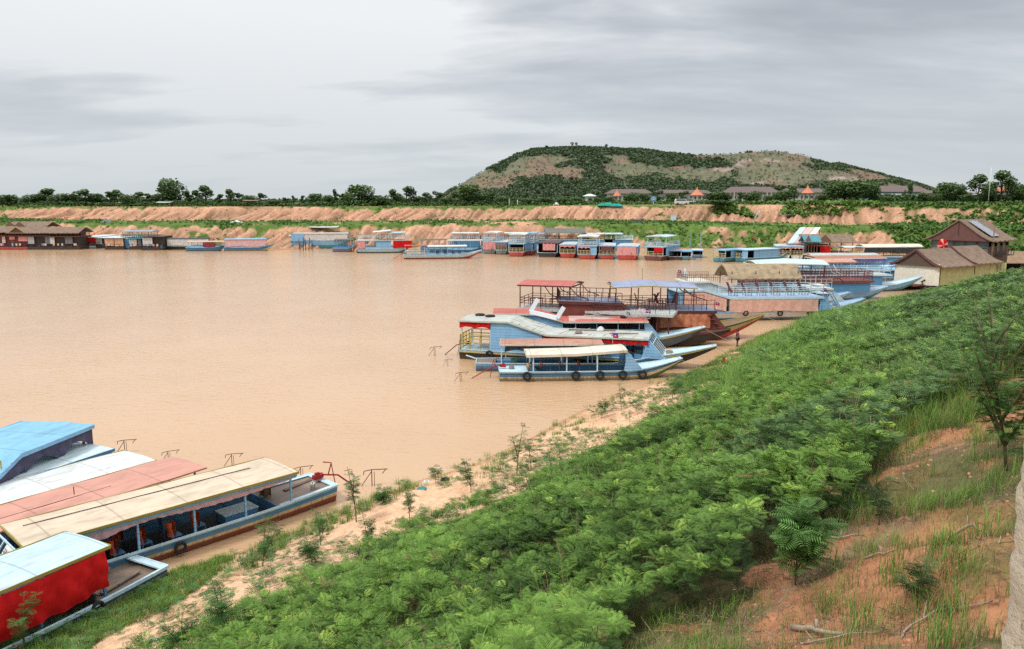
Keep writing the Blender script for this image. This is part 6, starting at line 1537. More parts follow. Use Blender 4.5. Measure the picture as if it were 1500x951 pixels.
def fronds(pos, per, K, size, base_col, rng, tilt=(.05, .8)):
    """shoots at pos (n,3), each with `per` ferny fronds"""
    n = len(pos); P_ = np.repeat(pos, per, 0); m = len(P_)
    az = rng.uniform(0, 2 * pi, m); tl = rng.uniform(tilt[0], tilt[1], m); ro = rng.normal(0, .35, m); sc = size * rng.uniform(.7, 1.25, m)
    T, Fq = frond_template(K); v, f = inst(T, Fq, P_, rotm(az, tl, ro), sc)
    c = np.repeat(base_col, per, 0) * rng.uniform(.75, 1.3, (m, 1)); c = np.repeat(c, len(T), 0)
    return v, f, c
def merge(lst):
    V_, F_, C_ = [], [], []; o = 0
    for v, f, c in lst: V_.append(v); F_.append(f + o); C_.append(c); o += len(v)
    return np.concatenate(V_), np.concatenate(F_), np.concatenate(C_)
LEAF = attr_mat('leaves', .60, .20, 0, .25)
def ring_pts(dens, r0, r1, rng, a=radians(50)):
    area = a * (r1 ** 2 - r0 ** 2); n = int(area * dens); r = np.sqrt(rng.uniform(r0 ** 2, r1 ** 2, n)); t = rng.uniform(-a, a, n)
    return r * np.sin(t), r * np.cos(t)
GRASSY_PX = [(1055, 545), (1115, 500), (1160, 474), (1230, 446), (1330, 430), (1310, 470), (1260, 520), (1200, 560), (1130, 600), (1060, 600)]
def canopy(x, y, s):
    h = .25 + 1.5 * fbm(x * .42, y * .42, 81, 3) ** 1.5 + .75 * (fbm(x * 1.1, y * 1.1, 82, 2) - .5)
    px, py, d = to_px(x, y, near_z(x, y))
    h = h * (1 - .35 * sstep(1200, 1320, px) * (d > 0))
    px, py, d = to_px(x, y, near_z(x, y) + 1.5); h = np.where(in_poly(px, py, BUSH_PX) | (d < 0), h, h * .5)
    return np.maximum(h, .15)
parts = []
for (r0, r1, dens, per, K, size) in ((3.0, 11, 84, 6, 9, .165), (11, 19, 58, 6, 7, .185), (19, 32, 34, 6, 5, .235), (32, 58, 18, 5, 3, .34), (58, 125, 9, 5, 2, .5)):
    x, y = ring_pts(dens, r0, r1, RNG)
    bush, bare, z, s = zone(x, y, .45)
    thin = fbm(x * .35, y * .35, 83, 3)
    edge = np.clip((s - 3) / 5, 0, 1)
    # a few stragglers on the sand
    keep = bush & (thin > .27) & (fbm(x * 1.6, y * 1.6, 86, 2) > .26)
    px, py, d = to_px(x, y, z)
    g_ = in_poly(px, py, GRASSY_PX) & (RNG.uniform(0, 1, len(x)) < .55); keep &= ~g_
    x, y, z, s = x[keep], y[keep], z[keep], s[keep]
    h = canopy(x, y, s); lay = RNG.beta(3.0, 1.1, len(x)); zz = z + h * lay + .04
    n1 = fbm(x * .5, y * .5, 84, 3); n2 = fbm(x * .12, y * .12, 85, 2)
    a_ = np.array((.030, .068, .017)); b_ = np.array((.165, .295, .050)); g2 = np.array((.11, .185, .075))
    t = np.clip(-.05 + 1.7 * (lay - .5) + 1.3 * (n1 - .42) + RNG.normal(0, .12, len(x)), 0, 1)[:, None]; col = a_ * (1 - t) + b_ * t  # lower fronds darker: canopy shade painted into leaf colour, plus random tone
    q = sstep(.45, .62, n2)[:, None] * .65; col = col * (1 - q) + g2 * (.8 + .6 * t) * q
    px, py, d = to_px(x, y, z); dm = (sstep(1230, 1330, px) * sstep(650, 560, py) if False else sstep(1230, 1330, px))[:, None] * .5; col = col * (1 - dm) + np.array((.10, .165, .06)) * (.7 + .7 * t) * dm
    tip = (RNG.uniform(0, 1, len(x)) < .07)[:, None]; col = np.where(tip & (lay[:, None] > .8), np.array((.30, .44, .08)), col)
    dead = (RNG.uniform(0, 1, len(x)) < .012)[:, None]; col = np.where(dead, np.array((.22, .16, .07)), col)
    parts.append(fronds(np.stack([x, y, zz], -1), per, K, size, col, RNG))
# stragglers creeping over the sand
x, y = ring_pts(5, 14, 75, RNG); bush, bare, z, s = zone(x, y, .45); px, py, d = to_px(x, y, z)
k = (~bush) & (~bare) & (s > 1.0) & (s < 9) & (fbm(x * .45, y * .45, 87, 3) > .50); x, y, z = x[k], y[k], z[k]; n = len(x)
pos = np.stack([x, y, z + RNG.uniform(.05, .45, n)], -1); parts.append(fronds(pos, 6, 5, .22, np.array((.05, .11, .03))[None] * RNG.uniform(.8, 2.2, (n, 1)), RNG))
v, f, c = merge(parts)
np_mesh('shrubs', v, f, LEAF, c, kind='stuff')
# brown stems under the leaves
x, y = ring_pts(5, 3, 20, RNG); bush, bare, z, s = zone(x, y, .45); x, y, z = x[bush], y[bush], z[bush]; h = canopy(x, y, z)
T = np.array([(-.006, 0, 0), (.006, 0, 0), (.004, 0, 1), (-.004, 0, 1), (0, -.006, 0), (0, .006, 0), (0, .004, 1), (0, -.004, 1)], float); Fq = np.array([(0, 1, 2, 3), (4, 5, 6, 7)])
R = rotm(RNG.uniform(0, 6.28, len(x)), np.zeros(len(x)), RNG.normal(0, .25, len(x))); sc = h * .95
v, f = inst(T, Fq, np.stack([x, y, z], -1), R, sc); np_mesh('shrub_stems', v, f, attr_mat('stems', .9), np.tile(np.array((.10, .075, .045)), (len(v), 1)), kind='stuff')

x, y = ring_pts(.9, 4, 45, RNG); bush, bare, z, s = zone(x, y, .45); x, y, z = x[bush], y[bush], z[bush]; h = canopy(x, y, z)
v, f = inst(T, Fq, np.stack([x, y, z + .2], -1), rotm(RNG.uniform(0, 6.28, len(x)), RNG.uniform(-.2, .5, len(x)), RNG.normal(0, .45, len(x))), h + RNG.uniform(.2, .5, len(x))); np_mesh('dry_stems', v, f, attr_mat('stems', .9), np.tile(np.array((.24, .19, .12)), (len(v), 1)), kind='stuff')
# ------------------------------------------------------------------ grass
def blades(pos, hgt, wid, rng, lean=.5, col=None):
    n = len(pos); T = np.array([(-.5, 0, 0), (.5, 0, 0), (-.42, .12, .4), (.42, .12, .4), (-.25, .42, .78), (.25, .42, .78), (-.03, .9, .98), (.03, .9, .98)], float)
    Fq = np.array([(0, 1, 3, 2), (2, 3, 5, 4), (4, 5, 7, 6)])
    az = rng.uniform(0, 2 * pi, n); ln = rng.uniform(.1, lean * 1.6, n)
    v = np.repeat(T[None], n, 0); v[:, :, 0] *= wid[:, None]; v[:, :, 1] *= (hgt * ln)[:, None]; v[:, :, 2] *= hgt[:, None] * (1 - .25 * ln[:, None])
    ca, sa = np.cos(az)[:, None], np.sin(az)[:, None]
    X_ = v[:, :, 0] * ca - v[:, :, 1] * sa; Y_ = v[:, :, 0] * sa + v[:, :, 1] * ca
    v = np.stack([X_, Y_, v[:, :, 2]], -1) + pos[:, None, :]
    f = Fq[None] + (np.arange(n) * 8)[:, None, None]
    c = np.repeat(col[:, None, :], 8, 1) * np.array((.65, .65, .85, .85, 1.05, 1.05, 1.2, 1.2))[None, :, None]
    return v.reshape(-1, 3), f.reshape(-1, 4), c.reshape(-1, 3)
def tufts(x, y, per, spread, h, w, rng, colA, colB, lean=.5):
    n = len(x); X_ = np.repeat(x, per) + rng.normal(0, 1, n * per) * np.repeat(spread, per); Y_ = np.repeat(y, per) + rng.normal(0, 1, n * per) * np.repeat(spread, per)
    Z_ = near_z(X_, Y_) - .02; hh = np.repeat(h, per) * rng.uniform(.45, 1.15, n * per); ww = np.repeat(w, per) * rng.uniform(.7, 1.3, n * per)
    t = np.clip(np.repeat(rng.uniform(0, 1, n), per) + rng.normal(0, .2, n * per), 0, 1)[:, None]
    dry = (rng.uniform(0, 1, n * per) < .10)[:, None]
    col = np.array(colA) * (1 - t) + np.array(colB) * t; col = np.where(dry, np.array((.26, .19, .08)), col)
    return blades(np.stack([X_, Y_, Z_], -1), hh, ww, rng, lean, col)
G1c, G2c = (.09, .19, .03), (.20, .36, .06)
gp_parts = []
def not_bare(x, y): return ~zone(x, y, 0.3)[1]
def grass_region(poly, dens, r0, r1, per, spread, h, w, zoff=.15, colA=G1c, colB=G2c, clump=.45, lean=.5, smin=-.15):
    x, y = ring_pts(dens, r0, r1, RNG); z = near_z(x, y); px, py, d = to_px(x, y, z + zoff); s = shore_s(x, y)
    k = in_poly(px, py, poly) & (d > 0) & (fbm(x * .7, y * .7, 91, 3) > clump) & (s > smin) & (not_bare(x, y) if poly is BUSH_PX else True); x, y = x[k], y[k]; n = len(x)
    if n: gp_parts.append(tufts(x, y, per, np.full(n, spread), np.full(n, h) * RNG.uniform(.7, 1.2, n), np.full(n, w), RNG, colA, colB, lean))
# strip beside the lower-left boats
grass_region([(-60, 1000), (-60, 925), (100, 885), (190, 850), (250, 832), (300, 800), (345, 815), (300, 850), (240, 890), (150, 930), (60, 1000)], 34, 15, 45, 30, .10, .34, .011, clump=.2, smin=.0)
grass_region([(330, 830), (400, 775), (470, 750), (545, 715), (600, 700), (610, 712), (540, 745), (480, 775), (420, 805), (360, 835)], 10, 20, 55, 30, .09, .45, .011, clump=.36, smin=-.5)
grass_region([(600, 705), (700, 665), (800, 625), (870, 585), (960, 555), (1030, 530), (1080, 505), (1110, 500), (1060, 540), (960, 590), (880, 625), (800, 665), (700, 700), (620, 720)], 2.2, 30, 90, 22, .14, .40, .016, clump=.52, smin=-.4)
grass_region([(980, 560), (1040, 530), (1070, 512), (1140, 480), (1150, 490), (1090, 530), (1040, 560), (1000, 575)], 8, 45, 95, 20, .2, .45, .02, clump=.3, smin=-.4)
# long grass among the shrubs
grass_region(GRASSY_PX, 5, 30, 110, 20, .28, 1.1, .028, zoff=.5, colA=(.10, .20, .035), colB=(.22, .40, .07), clump=.30, lean=.8)
grass_region([(1060, 545), (1500, 400), (1500, 520), (1300, 600), (1100, 640)], 1.2, 20, 90, 18, .2, .9, .022, zoff=.5, clump=.5, lean=.7)
grass_region(BUSH_PX, 1.6, 6, 40, 16, .16, .95, .014, zoff=.5, colA=(.10, .20, .035), colB=(.22, .38, .07), clump=.56, lean=.8)
grass_region([(250, 915), (345, 870), (430, 830), (530, 780), (620, 740), (700, 705), (800, 660), (870, 615), (900, 628), (838, 663), (780, 699), (690, 735), (602, 768), (525, 800), (440, 845), (300, 925)], 3.0, 14, 70, 22, .12, .34, .010, clump=.46)
# clumps on the bare slope
BAREG = [(905, 960), (1085, 850), (1190, 770), (1268, 660), (1345, 590), (1470, 520), (1540, 500), (1540, 980)]
grass_region(BAREG, 8, 2.5, 30, 26, .08, .36, .006, clump=.48)
grass_region(BAREG, 10, 2.5, 20, 16, .12, .28, .004, clump=.45, colA=(.16, .12, .06), colB=(.20, .20, .07), lean=.9)
grass_region(BAREG, 26, 2.5, 22, 7, .12, .13, .004, clump=.42, colA=(.09, .10, .04), colB=(.13, .20, .04))
grass_region([(900, 951), (950, 880), (1090, 850), (1120, 870), (1060, 960), (960, 1000), (900, 1000)], 30, 3, 14, 18, .10, .26, .006, clump=.25)
grass_region([(1240, 640), (1280, 590), (1330, 575), (1480, 520), (1490, 590), (1400, 620), (1330, 640), (1260, 690), (1200, 760), (1180, 740)], 16, 8, 34, 26, .12, .55, .009, clump=.33, colA=(.07, .15, .025), colB=(.18, .30, .05))
grass_region([(1380, 620), (1500, 600), (1500, 951), (1300, 951), (1330, 800)], 2.2, 3, 14, 40, .09, .42, .007, clump=.5)
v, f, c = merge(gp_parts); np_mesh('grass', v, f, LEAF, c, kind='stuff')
# dry twigs and straw lying on the bare slope
x, y = ring_pts(130, 3, 18, RNG); z = near_z(x, y); px, py, d = to_px(x, y, z); k = in_poly(px, py, BAREG) & (fbm(x * 1.1, y * 1.1, 93) > .45); x, y, z = x[k], y[k], z[k]; n = len(x)
T = np.array([(-.5, -.5, 0), (.5, -.4, .0), (.5, .4, .0), (-.5, .5, 0), (-.5, 0, -.5), (.5, 0, -.4), (.5, 0, .4), (-.5, 0, .5)], float); Fq = np.array([(0, 1, 2, 3), (4, 5, 6, 7)])
L_ = RNG.uniform(.05, .4, n) ** 1.3; v = np.repeat(T[None], n, 0); v[:, :, 0] *= L_[:, None]; v[:, :, 1:] *= RNG.uniform(.003, .010, n)[:, None, None]
v = np.einsum('nij,ntj->nti', rotm(RNG.uniform(0, 6.28, n), RNG.normal(0, .25, n), np.zeros(n)), v) + np.stack([x, y, z + .015], -1)[:, None]
f = (Fq[None] + (np.arange(n) * 8)[:, None, None]).reshape(-1, 4); c = np.repeat(np.array((.30, .23, .16))[None] * RNG.uniform(.35, 1.6, (n, 1)), 8, 0)
np_mesh('twig_litter', v.reshape(-1, 3), f, attr_mat('stems', .9), c, kind='stuff')
# small stones
x, y = ring_pts(60, 3, 26, RNG); z = near_z(x, y); px, py, d = to_px(x, y, z); s = shore_s(x, y); k = (in_poly(px, py, BAREG) | ((s > .2) & (s < 5))) & (d > 0); x, y, z = x[k], y[k], z[k]; n = len(x)
T = np.array([(1, 0, 0), (0, 1, 0), (-1, 0, 0), (0, -1, 0), (.6, .6, .6), (-.6, .6, .7), (-.6, -.6, .6), (.6, -.6, .5)], float); Fq = np.array([(4, 5, 6, 7), (0, 4, 7, 3), (1, 5, 4, 0), (2, 6, 5, 1), (3, 7, 6, 2)])
v, f = inst(T, Fq, np.stack([x, y, z - .01], -1), rotm(RNG.uniform(0, 6.28, n), RNG.normal(0, .2, n), RNG.normal(0, .2, n)), RNG.uniform(.3, 1.0, n) ** 4 * .030 + .004)
np_mesh('pebbles', v, f, attr_mat('stems', .9), np.repeat(np.array((.38, .20, .12))[None] * RNG.uniform(.6, 1.4, (n, 1)), 8, 0), kind='stuff')

# ------------------------------------------------------------------ single plants standing out
def weed(label, px, py, top, spread=.25, nleaf=16, lean=.1, name='weed', fr=True, size=.22, depth_pt=None, col=(.05, .125, .03), stemc=(.12, .10, .05), K=6, branches=0, group=None):
    p = depth_pt or hit_near(px, py); d = to_px(p.x, p.y, p.z)[2]; H = max(.25, (py - top) / F * float(d)) * 1.0
    t = thing(name, label, 'plant' if name != 'sapling' else 'sapling', p, 0, group); rng = np.random.default_rng(int(px * 7 + py))
    axes = [[Vector((lean * H * u ** 1.5, .05 * sin(u * 5), H * u)) for u in np.linspace(0, 1, 7)]]
    for b_ in range(branches):
        u0 = rng.uniform(.15, .6); o = axes[0][int(u0 * 6)]; a_ = rng.uniform(0, 6.28); L_ = H * (1 - u0) * rng.uniform(.7, 1.0)
        axes.append([o + Vector((cos(a_) * .45 * L_ * u, sin(a_) * .45 * L_ * u, L_ * .85 * u)) for u in np.linspace(0, 1, 6)])
    mb = MB()
    for i, ax in enumerate(axes): mb.tube([q - Vector((0, 0, .05)) if (i == 0 and k_ == 0) else q for k_, q in enumerate(ax)], [max(.004, H * .012 * (1 - .8 * k_ / len(ax))) for k_ in range(len(ax))], 5)
    mb.build('stem', flat('stem_brown', stemc), t)
    pos = []
    for ax in axes:
        for q in range(nleaf): u = .12 + .88 * (q + rng.uniform(0, 1)) / nleaf; k_ = min(len(ax) - 2, int(u * (len(ax) - 1))); w_ = u * (len(ax) - 1) - k_; pos.append(ax[k_] * (1 - w_) + ax[k_ + 1] * w_)
    pos = np.array([tuple(q) for q in pos]); cc = np.array(col)[None] * rng.uniform(.7, 1.6, (len(pos), 1))
    v, f, c = fronds(pos, 3, K, size, cc, rng, (-.1, .6)); np_mesh('foliage', v, f, LEAF, c, parent=t); return t
W_ = [('tall upright weed on the sand spit edge by the water', 757, 695, 622, .30), ('leafy weed leaning right beside the tall sand weed', 778, 690, 640, .30), ('slim dark weed rising above the shrub edge', 822, 690, 645, .16), ('dark weed spike left of the slim one', 808, 700, 655, .2),
      ('columnar weed in front of the nearest boat hull', 910, 600, 557, .3), ('weed at the water edge right of the columnar one', 881, 612, 585, .35), ('bushy weed below the tan boat stern', 522, 765, 680, .28), ('leafy weed by the lone frame', 562, 738, 712, .3), ('small weed on the wet sand', 638, 708, 683, .3),
      ('weed on the sand below the red waterline', 470, 800, 740, .25), ('weed in front of the tyre of the tan boat', 385, 830, 755, .3), ('feathery weed at the bottom left sand', 265, 960, 890, .3), ('feathery weed left of the shrub mass', 330, 945, 840, .3), ('weed in the sand hollow', 462, 830, 785, .3),
      ('weed spray before the red tarpaulin', 35, 960, 860, .25), ('tall weed spray over the pale blue roof', 130, 900, 805, .25), ('weed on the sand step', 600, 760, 700, .25), ('small leafy weed by the shore bags', 690, 722, 668, .25), ('sparse weed on the shrub edge', 540, 810, 745, .22), ('weed at the bow of the cream striped boat', 985, 585, 545, .4)]
for lab, px, py, top, sz in W_:
    weed(lab, px, py, top, nleaf=10 if py > 720 else 8, size=sz * (1.0 if py > 720 else 1.1), K=6 if py > 720 else 4, branches=2 if py > 720 else 1, lean=.12 * (1 if px % 2 else -1))
weed('thin branching sapling leaning at the right edge of the near slope', 1475, 690, 470, nleaf=12, name='sapling', size=.22, K=8, branches=6, lean=-.30, col=(.07, .14, .035), stemc=(.03, .035, .02))
weed('second sapling with bare reddish twigs near the right edge', 1455, 600, 425, nleaf=8, name='sapling', size=.2, K=8, branches=8, lean=-.15, col=(.07, .13, .04), stemc=(.09, .045, .03))
weed('dark young shrub at the lower edge of the shrub mass, brown stems', 1165, 860, 735, nleaf=12, name='sapling', size=.24, K=8, branches=8, lean=.1, col=(.10, .20, .05), stemc=(.05, .03, .02))
weed('thin seedling standing on the bare red slope', 1288, 770, 700, nleaf=6, name='sapling', size=.16, K=7, branches=2, col=(.05, .09, .03), stemc=(.10, .05, .03))
weed('thin seedling at the lower right of the slope', 1345, 890, 815, nleaf=8, name='sapling', size=.14, K=6, branches=3, col=(.06, .10, .03), stemc=(.10, .06, .03))
# fallen branches
for i, (x0, y0, x1, y1, r_, lab) in enumerate([(1162, 927, 1232, 936, .035, 'thick pale dead branch lying at the bottom of the slope'), (1205, 792, 1262, 788, .012, 'thin white dead stick under the dark young shrub'), (1320, 580, 1345, 560, .012, 'bleached stick lying at the shrub edge'), (1315, 935, 1390, 885, .012, 'long curved twig at the bottom right slope'), (1390, 790, 1440, 775, .014, 'grey stick on the bare red soil'), (1180, 945, 1300, 925, .01, 'thin twig beside the thick dead branch'), (1270, 822, 1310, 808, .012, 'short pale stick in the middle of the bare slope'), (1370, 905, 1450, 890, .010, 'dark twig right of the curved twig')]):
    a_, c_ = hit_near(x0, y0), hit_near(x1, y1); pts = []
    for u in np.linspace(0, 1, 7): q = a_.lerp(c_, u) + Vector((.05 * sin(u * 7 + i), .05 * cos(u * 5 + i), 0)); pts.append((q.x - a_.x, q.y - a_.y, nz(q.x, q.y) - a_.z + r_ + .03 * sin(pi * u)))
    mb = MB().tube(pts, [r_ * (1 - .6 * k_ / 7) for k_ in range(7)], 7); q = Vector(pts[3]); mb.tube([q, q + (Vector(pts[4]) - q) * .8 + Vector((0, .12, .06))], r_ * .5, 5)
    o = mb.build('fallen_branch', flat('dead_wood', (.33, .26, .20), .9, .4)); o.location = a_; o['label'] = lab; o['category'] = 'branch'; o['group'] = 'dead branches on the slope'
# litter on the sand
for px, py, m_, lab in ((625, 706, C_WHT, 'white plastic bag on the wet sand by the shore'), (652, 702, C_DARK, 'dark rag at the waterline'), (618, 716, cloth('teal_bag', (.05, .22, .25)), 'teal rag by the shore bags'), (228, 940, C_WHT, 'white paper scrap on the bottom left sand')):
    p = hit_near(px, py); o = MB().grid(lambda a_, q: ((a_ - .5) * .45, (q - .5) * .3, -.02 + .14 * (sin(pi * a_) * sin(pi * q)) ** .5 * (.8 + .2 * sin(a_ * 13 + q * 9))), 8, 6, True).build('plastic_bag', m_); o.location = p; o['label'] = lab; o['category'] = 'litter'
p = hit_near(1060, 533); o = MB().tube([(0, 0, 0), (0, 0, .5), (.05, 0, .55)], [.12, .10, .03], 8).build('red_canister', C_RED); o.location = p; o['label'] = 'small red canister standing on the sand left of the walking person'; o['category'] = 'canister'
# rough concrete post at the right edge, beside the viewer
t0 = at_y(1469, 951, 2.1); nzp = float(EYE)
def post_fn(a_, q):
    z = 9.8 + 5.2 * q; s_ = .5
    return None
mbp = MB(); nU, nV = 48, 220
def pf(a_, q):
    ang_ = a_ * 2 * pi; R0 = .32; c_, s_ = cos(ang_), sin(ang_); k_ = (abs(c_) ** 6 + abs(s_) ** 6) ** (-1 / 6)
    z = 9.6 + 5.4 * q; r_ = R0 * k_ * (1 + .025 * (float(vnoise(a_ * 9, z * 7, 96)) - .5) * 2 + .03 * (float(vnoise(a_ * 30, z * 30, 97)) - .5) + .02 * (float(vnoise(3.3, z * 11, 98)) - .5))
    return (r_ * c_, r_ * s_, z)
mbp.grid(pf, nU, nV, True)
m, nt_, b_, _ = _nt('rough_concrete')
n1_ = noise(nt_, objvec(nt_, (1, 1, 1.2)), 6, 8, .75); n2_ = noise(nt_, objvec(nt_, (1, 1, 1.6)), 22, 6, .7)
c_ = mixc(nt_, ramp(nt_, n1_, [(.3, 0), (.7, 1)]), (.44, .36, .26), (.66, .57, .44)); c_ = mixc(nt_, ramp(nt_, n2_, [(.34, .7), (.46, 0)]), c_, (.16, .125, .09))
nt_.links.new(c_, b_.inputs['Base Color']); b_.inputs['Roughness'].default_value = .95; bump(nt_, b_, n2_, 1, .02)
o = mbp.build('concrete_post', m); o.location = (t0.x + .275, t0.y - .30, 0); o['label'] = 'rough weathered tan concrete post at the right edge'; o['category'] = 'post'
# ------------------------------------------------------------------ trees on the far side
BARK = flat('bark', (.09, .065, .045), .9)
def crown_mesh(name, lobes, nleaf, leaf, rng, parent, colA=(.042, .080, .026), colB=(.115, .19, .05), mat=None):
    """leafy crown: leaf-sized faces through several lobes; lobes: (x,y,z,rx,rz)"""
    P_, N_, C_ = [], [], []; vol = np.array([l[3] ** 2 * l[4] for l in lobes]); w = vol / vol.sum()
    for (lx, ly, lz, rx, rz), ww in zip(lobes, w):
        n = max(12, int(nleaf * ww)); d = rng.normal(0, 1, (n, 3)); d /= np.linalg.norm(d, axis=1)[:, None]
        r = rng.uniform(.45, 1.0, n) ** .5; r *= .82 + .4 * vnoise(d[:, 0] * 3 + lx * 9, d[:, 2] * 3 + d[:, 1] * 2 + lz, 7)
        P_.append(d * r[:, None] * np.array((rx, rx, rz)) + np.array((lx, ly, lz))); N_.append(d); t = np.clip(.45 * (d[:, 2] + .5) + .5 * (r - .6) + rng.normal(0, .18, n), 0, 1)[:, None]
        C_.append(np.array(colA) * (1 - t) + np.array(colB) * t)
    P_ = np.concatenate(P_); N_ = np.concatenate(N_); C_ = np.concatenate(C_); n = len(P_)
    T = np.array([(-.5, -.35, 0), (.5, -.35, .1), (.6, .35, 0), (-.4, .4, -.1)], float); Fq = np.array([(0, 1, 2, 3)])
    v, f = inst(T, Fq, P_, rotm(rng.uniform(0, 6.28, n), rng.uniform(-.9, .9, n), rng.uniform(-1.2, 1.2, n)), leaf * rng.uniform(.6, 1.4, n))
    return np_mesh(name, v, f, mat or LEAF, np.repeat(C_, 4, 0), parent=parent)
def mk_tree(kind, seed):
    """unit tree: 1 high, about 1 wide"""
    rng = np.random.default_rng(seed); t = thing('tree', '', 'tree')
    lob = []
    if kind == 'round':
        for k in range(9): a_ = rng.uniform(0, 6.28); r_ = rng.uniform(.05, .32); lob.append((r_ * cos(a_), r_ * sin(a_), rng.uniform(.32, .74), rng.uniform(.15, .24), rng.uniform(.13, .2)))
        lob.append((0, 0, .5, .36, .34)); th = .35
    elif kind == 'tall':
        for k in range(12): a_ = rng.uniform(0, 6.28); z = rng.uniform(.3, .92); r_ = rng.uniform(.05, .30) * (1.1 - abs(z - .55)); lob.append((r_ * cos(a_), r_ * sin(a_), z, rng.uniform(.10, .19), rng.uniform(.07, .13)))
        th = .8
    elif kind == 'flat':
        for k in range(9): a_ = rng.uniform(0, 6.28); r_ = rng.uniform(.1, .42); lob.append((r_ * cos(a_), r_ * sin(a_), rng.uniform(.62, .86), rng.uniform(.14, .22), rng.uniform(.06, .11)))
        th = .7
    else:  # thin, open
        for k in range(9): a_ = rng.uniform(0, 6.28); z = rng.uniform(.35, .9); r_ = rng.uniform(.0, .28); lob.append((r_ * cos(a_), r_ * sin(a_), z, rng.uniform(.08, .14), rng.uniform(.06, .12)))
        th = .85
    crown_mesh('crown', lob, 1500 if kind in ('round', 'flat') else 1100, .05, rng, t)
    mb = MB().tube([(0, 0, -.06), (.01, 0, th * .5), (0, .01, th)], [.028, .020, .010], 7)
    for l in lob[:6]: mb.tube([(0, 0, th * .35), (l[0] * .5, l[1] * .5, l[2] * .75), (l[0], l[1], l[2])], [.012, .008, .004], 5)
    mb.build('trunk', BARK, t); return t
TP = {}; first_used = {}
def tree(kind, var, px, top, wpx, v, label, group, Y=None, gz=None, basepy=None):
    key = (kind, var)
    if Y is None: p = far_pt(px, v)
    else: q = at_y(px, 295, Y); p = Vector((q.x, Y, gz if gz is not None else float(TOPZ(q.x))))
    H = at_y(px, top, p.y).z - p.z; H = max(H, 1.2); Wm = wpx / F * p.y
    if key not in TP: TP[key] = mk_tree(kind, 100 + hash_(kind) + var * 7); r = TP[key]; r.location = p; r['label'] = label
    else: r = dup(TP[key], p, 0, label)
    r.rotation_euler = (0, 0, random.uniform(0, 6.28)); r.scale = (Wm / .85, Wm / .85, H / .97); r['group'] = group
    r.name = {'round': 'bushy_tree', 'tall': 'tall_tree', 'flat': 'spreading_tree', 'thin': 'slim_tree'}[kind]
    return r
def hash_(s_): return sum(ord(ch) for ch in s_)
DESC = {'round': 'dense rounded tree', 'tall': 'upright leafy tree', 'flat': 'broad flat crowned tree', 'thin': 'thin open crowned tree'}
sky = [(12, 283, 26, 'round'), (48, 282, 28, 'round'), (66, 277, 34, 'tall'), (88, 281, 26, 'round'), (110, 283, 24, 'round'), (127, 276, 34, 'tall'), (143, 281, 20, 'round'), (162, 280, 22, 'thin'), (172, 279, 20, 'tall'), (188, 283, 22, 'round'), (204, 282, 22, 'tall'), (218, 283, 18, 'thin'), (231, 282, 20, 'round'),
       (253, 257, 46, 'round'), (275, 280, 20, 'thin'), (289, 278, 22, 'thin'), (302, 273, 26, 'tall'), (322, 284, 18, 'thin'), (338, 278, 18, 'tall'), (350, 282, 18, 'thin'), (363, 284, 20, 'round'), (381, 282, 20, 'tall'),
       (400, 292, 18, 'round'), (418, 289, 12, 'thin'), (430, 287, 10, 'thin'), (443, 286, 11, 'thin'), (461, 281, 20, 'round'), (480, 284, 18, 'round'), (491, 278, 14, 'thin'), (502, 283, 12, 'thin'), (528, 267, 46, 'round'), (512, 280, 18, 'round'), (548, 284, 26, 'round'), (560, 287, 22, 'round'), (573, 278, 18, 'tall'), (585, 283, 18, 'round'), (596, 274, 26, 'tall'), (610, 286, 28, 'round'), (625, 283, 20, 'tall'), (640, 279, 16, 'tall'), (652, 288, 16, 'round'),
       (665, 281, 24, 'tall'), (685, 266, 40, 'round'), (706, 281, 22, 'round'), (722, 283, 20, 'tall'), (738, 286, 18, 'round'), (755, 288, 20, 'round'), (775, 289, 22, 'round'), (800, 288, 24, 'round'), (825, 289, 22, 'round'), (845, 288, 18, 'round')]
for i, (px, top, w_, kd) in enumerate(sky):
    big = ', the tallest' if px == 253 else (', big and dark' if px == 528 else (', big, below the hill' if px == 685 else ''))
    tree(kd, i % 2, px, top, w_ * (1.3 if w_ < 40 else 1.0), 56 + (i * 5) % 11, '%s%s, %s from the left on the far bank' % (DESC[kd], big, ordw(i + 1)), 'trees along the far bank skyline')
res = [(875, 289, 12, 'round', 300), (890, 288, 14, 'round', 305), (925, 281, 20, 'round', 315), (943, 283, 20, 'round', 310), (963, 279, 20, 'tall', 318), (984, 282, 18, 'round', 312), (1001, 280, 18, 'tall', 320), (1048, 280, 30, 'round', 305), (1060, 283, 22, 'round', 310), (1085, 283, 14, 'tall', 300), (1104, 279, 24, 'round', 300), (1126, 286, 14, 'round', 300), (1146, 277, 26, 'round', 305), (1163, 275, 22, 'tall', 310),
       (1203, 284, 20, 'round', 300), (1222, 266, 26, 'round', 300), (1237, 260, 34, 'round', 302), (1256, 262, 34, 'round', 298), (1273, 265, 26, 'round', 303), (1330, 270, 11, 'tall', 300), (1352, 281, 16, 'round', 300), (1383, 264, 28, 'round', 300), (1402, 268, 22, 'round', 304), (1432, 258, 32, 'tall', 300), (1448, 264, 22, 'round', 306), (1466, 253, 36, 'tall', 300), (1484, 262, 22, 'round', 305), (1497, 268, 18, 'round', 300), (1300, 287, 16, 'round', 290), (1420, 284, 18, 'round', 290), (1370, 283, 18, 'round', 292)]
for i, (px, top, w_, kd, Y_) in enumerate(res):
    tree(kd, (i + 1) % 2, px, top - 1, w_ * 1.25, 0, '%s in front of the resort, %s from the left there' % (DESC[kd], ordw(i + 1)), 'trees in front of the resort', Y=Y_)
tree('flat', 0, 1053, 291, 36, 41, 'dark flat spreading tree growing on the edge of the far bank', 'trees along the far bank skyline')
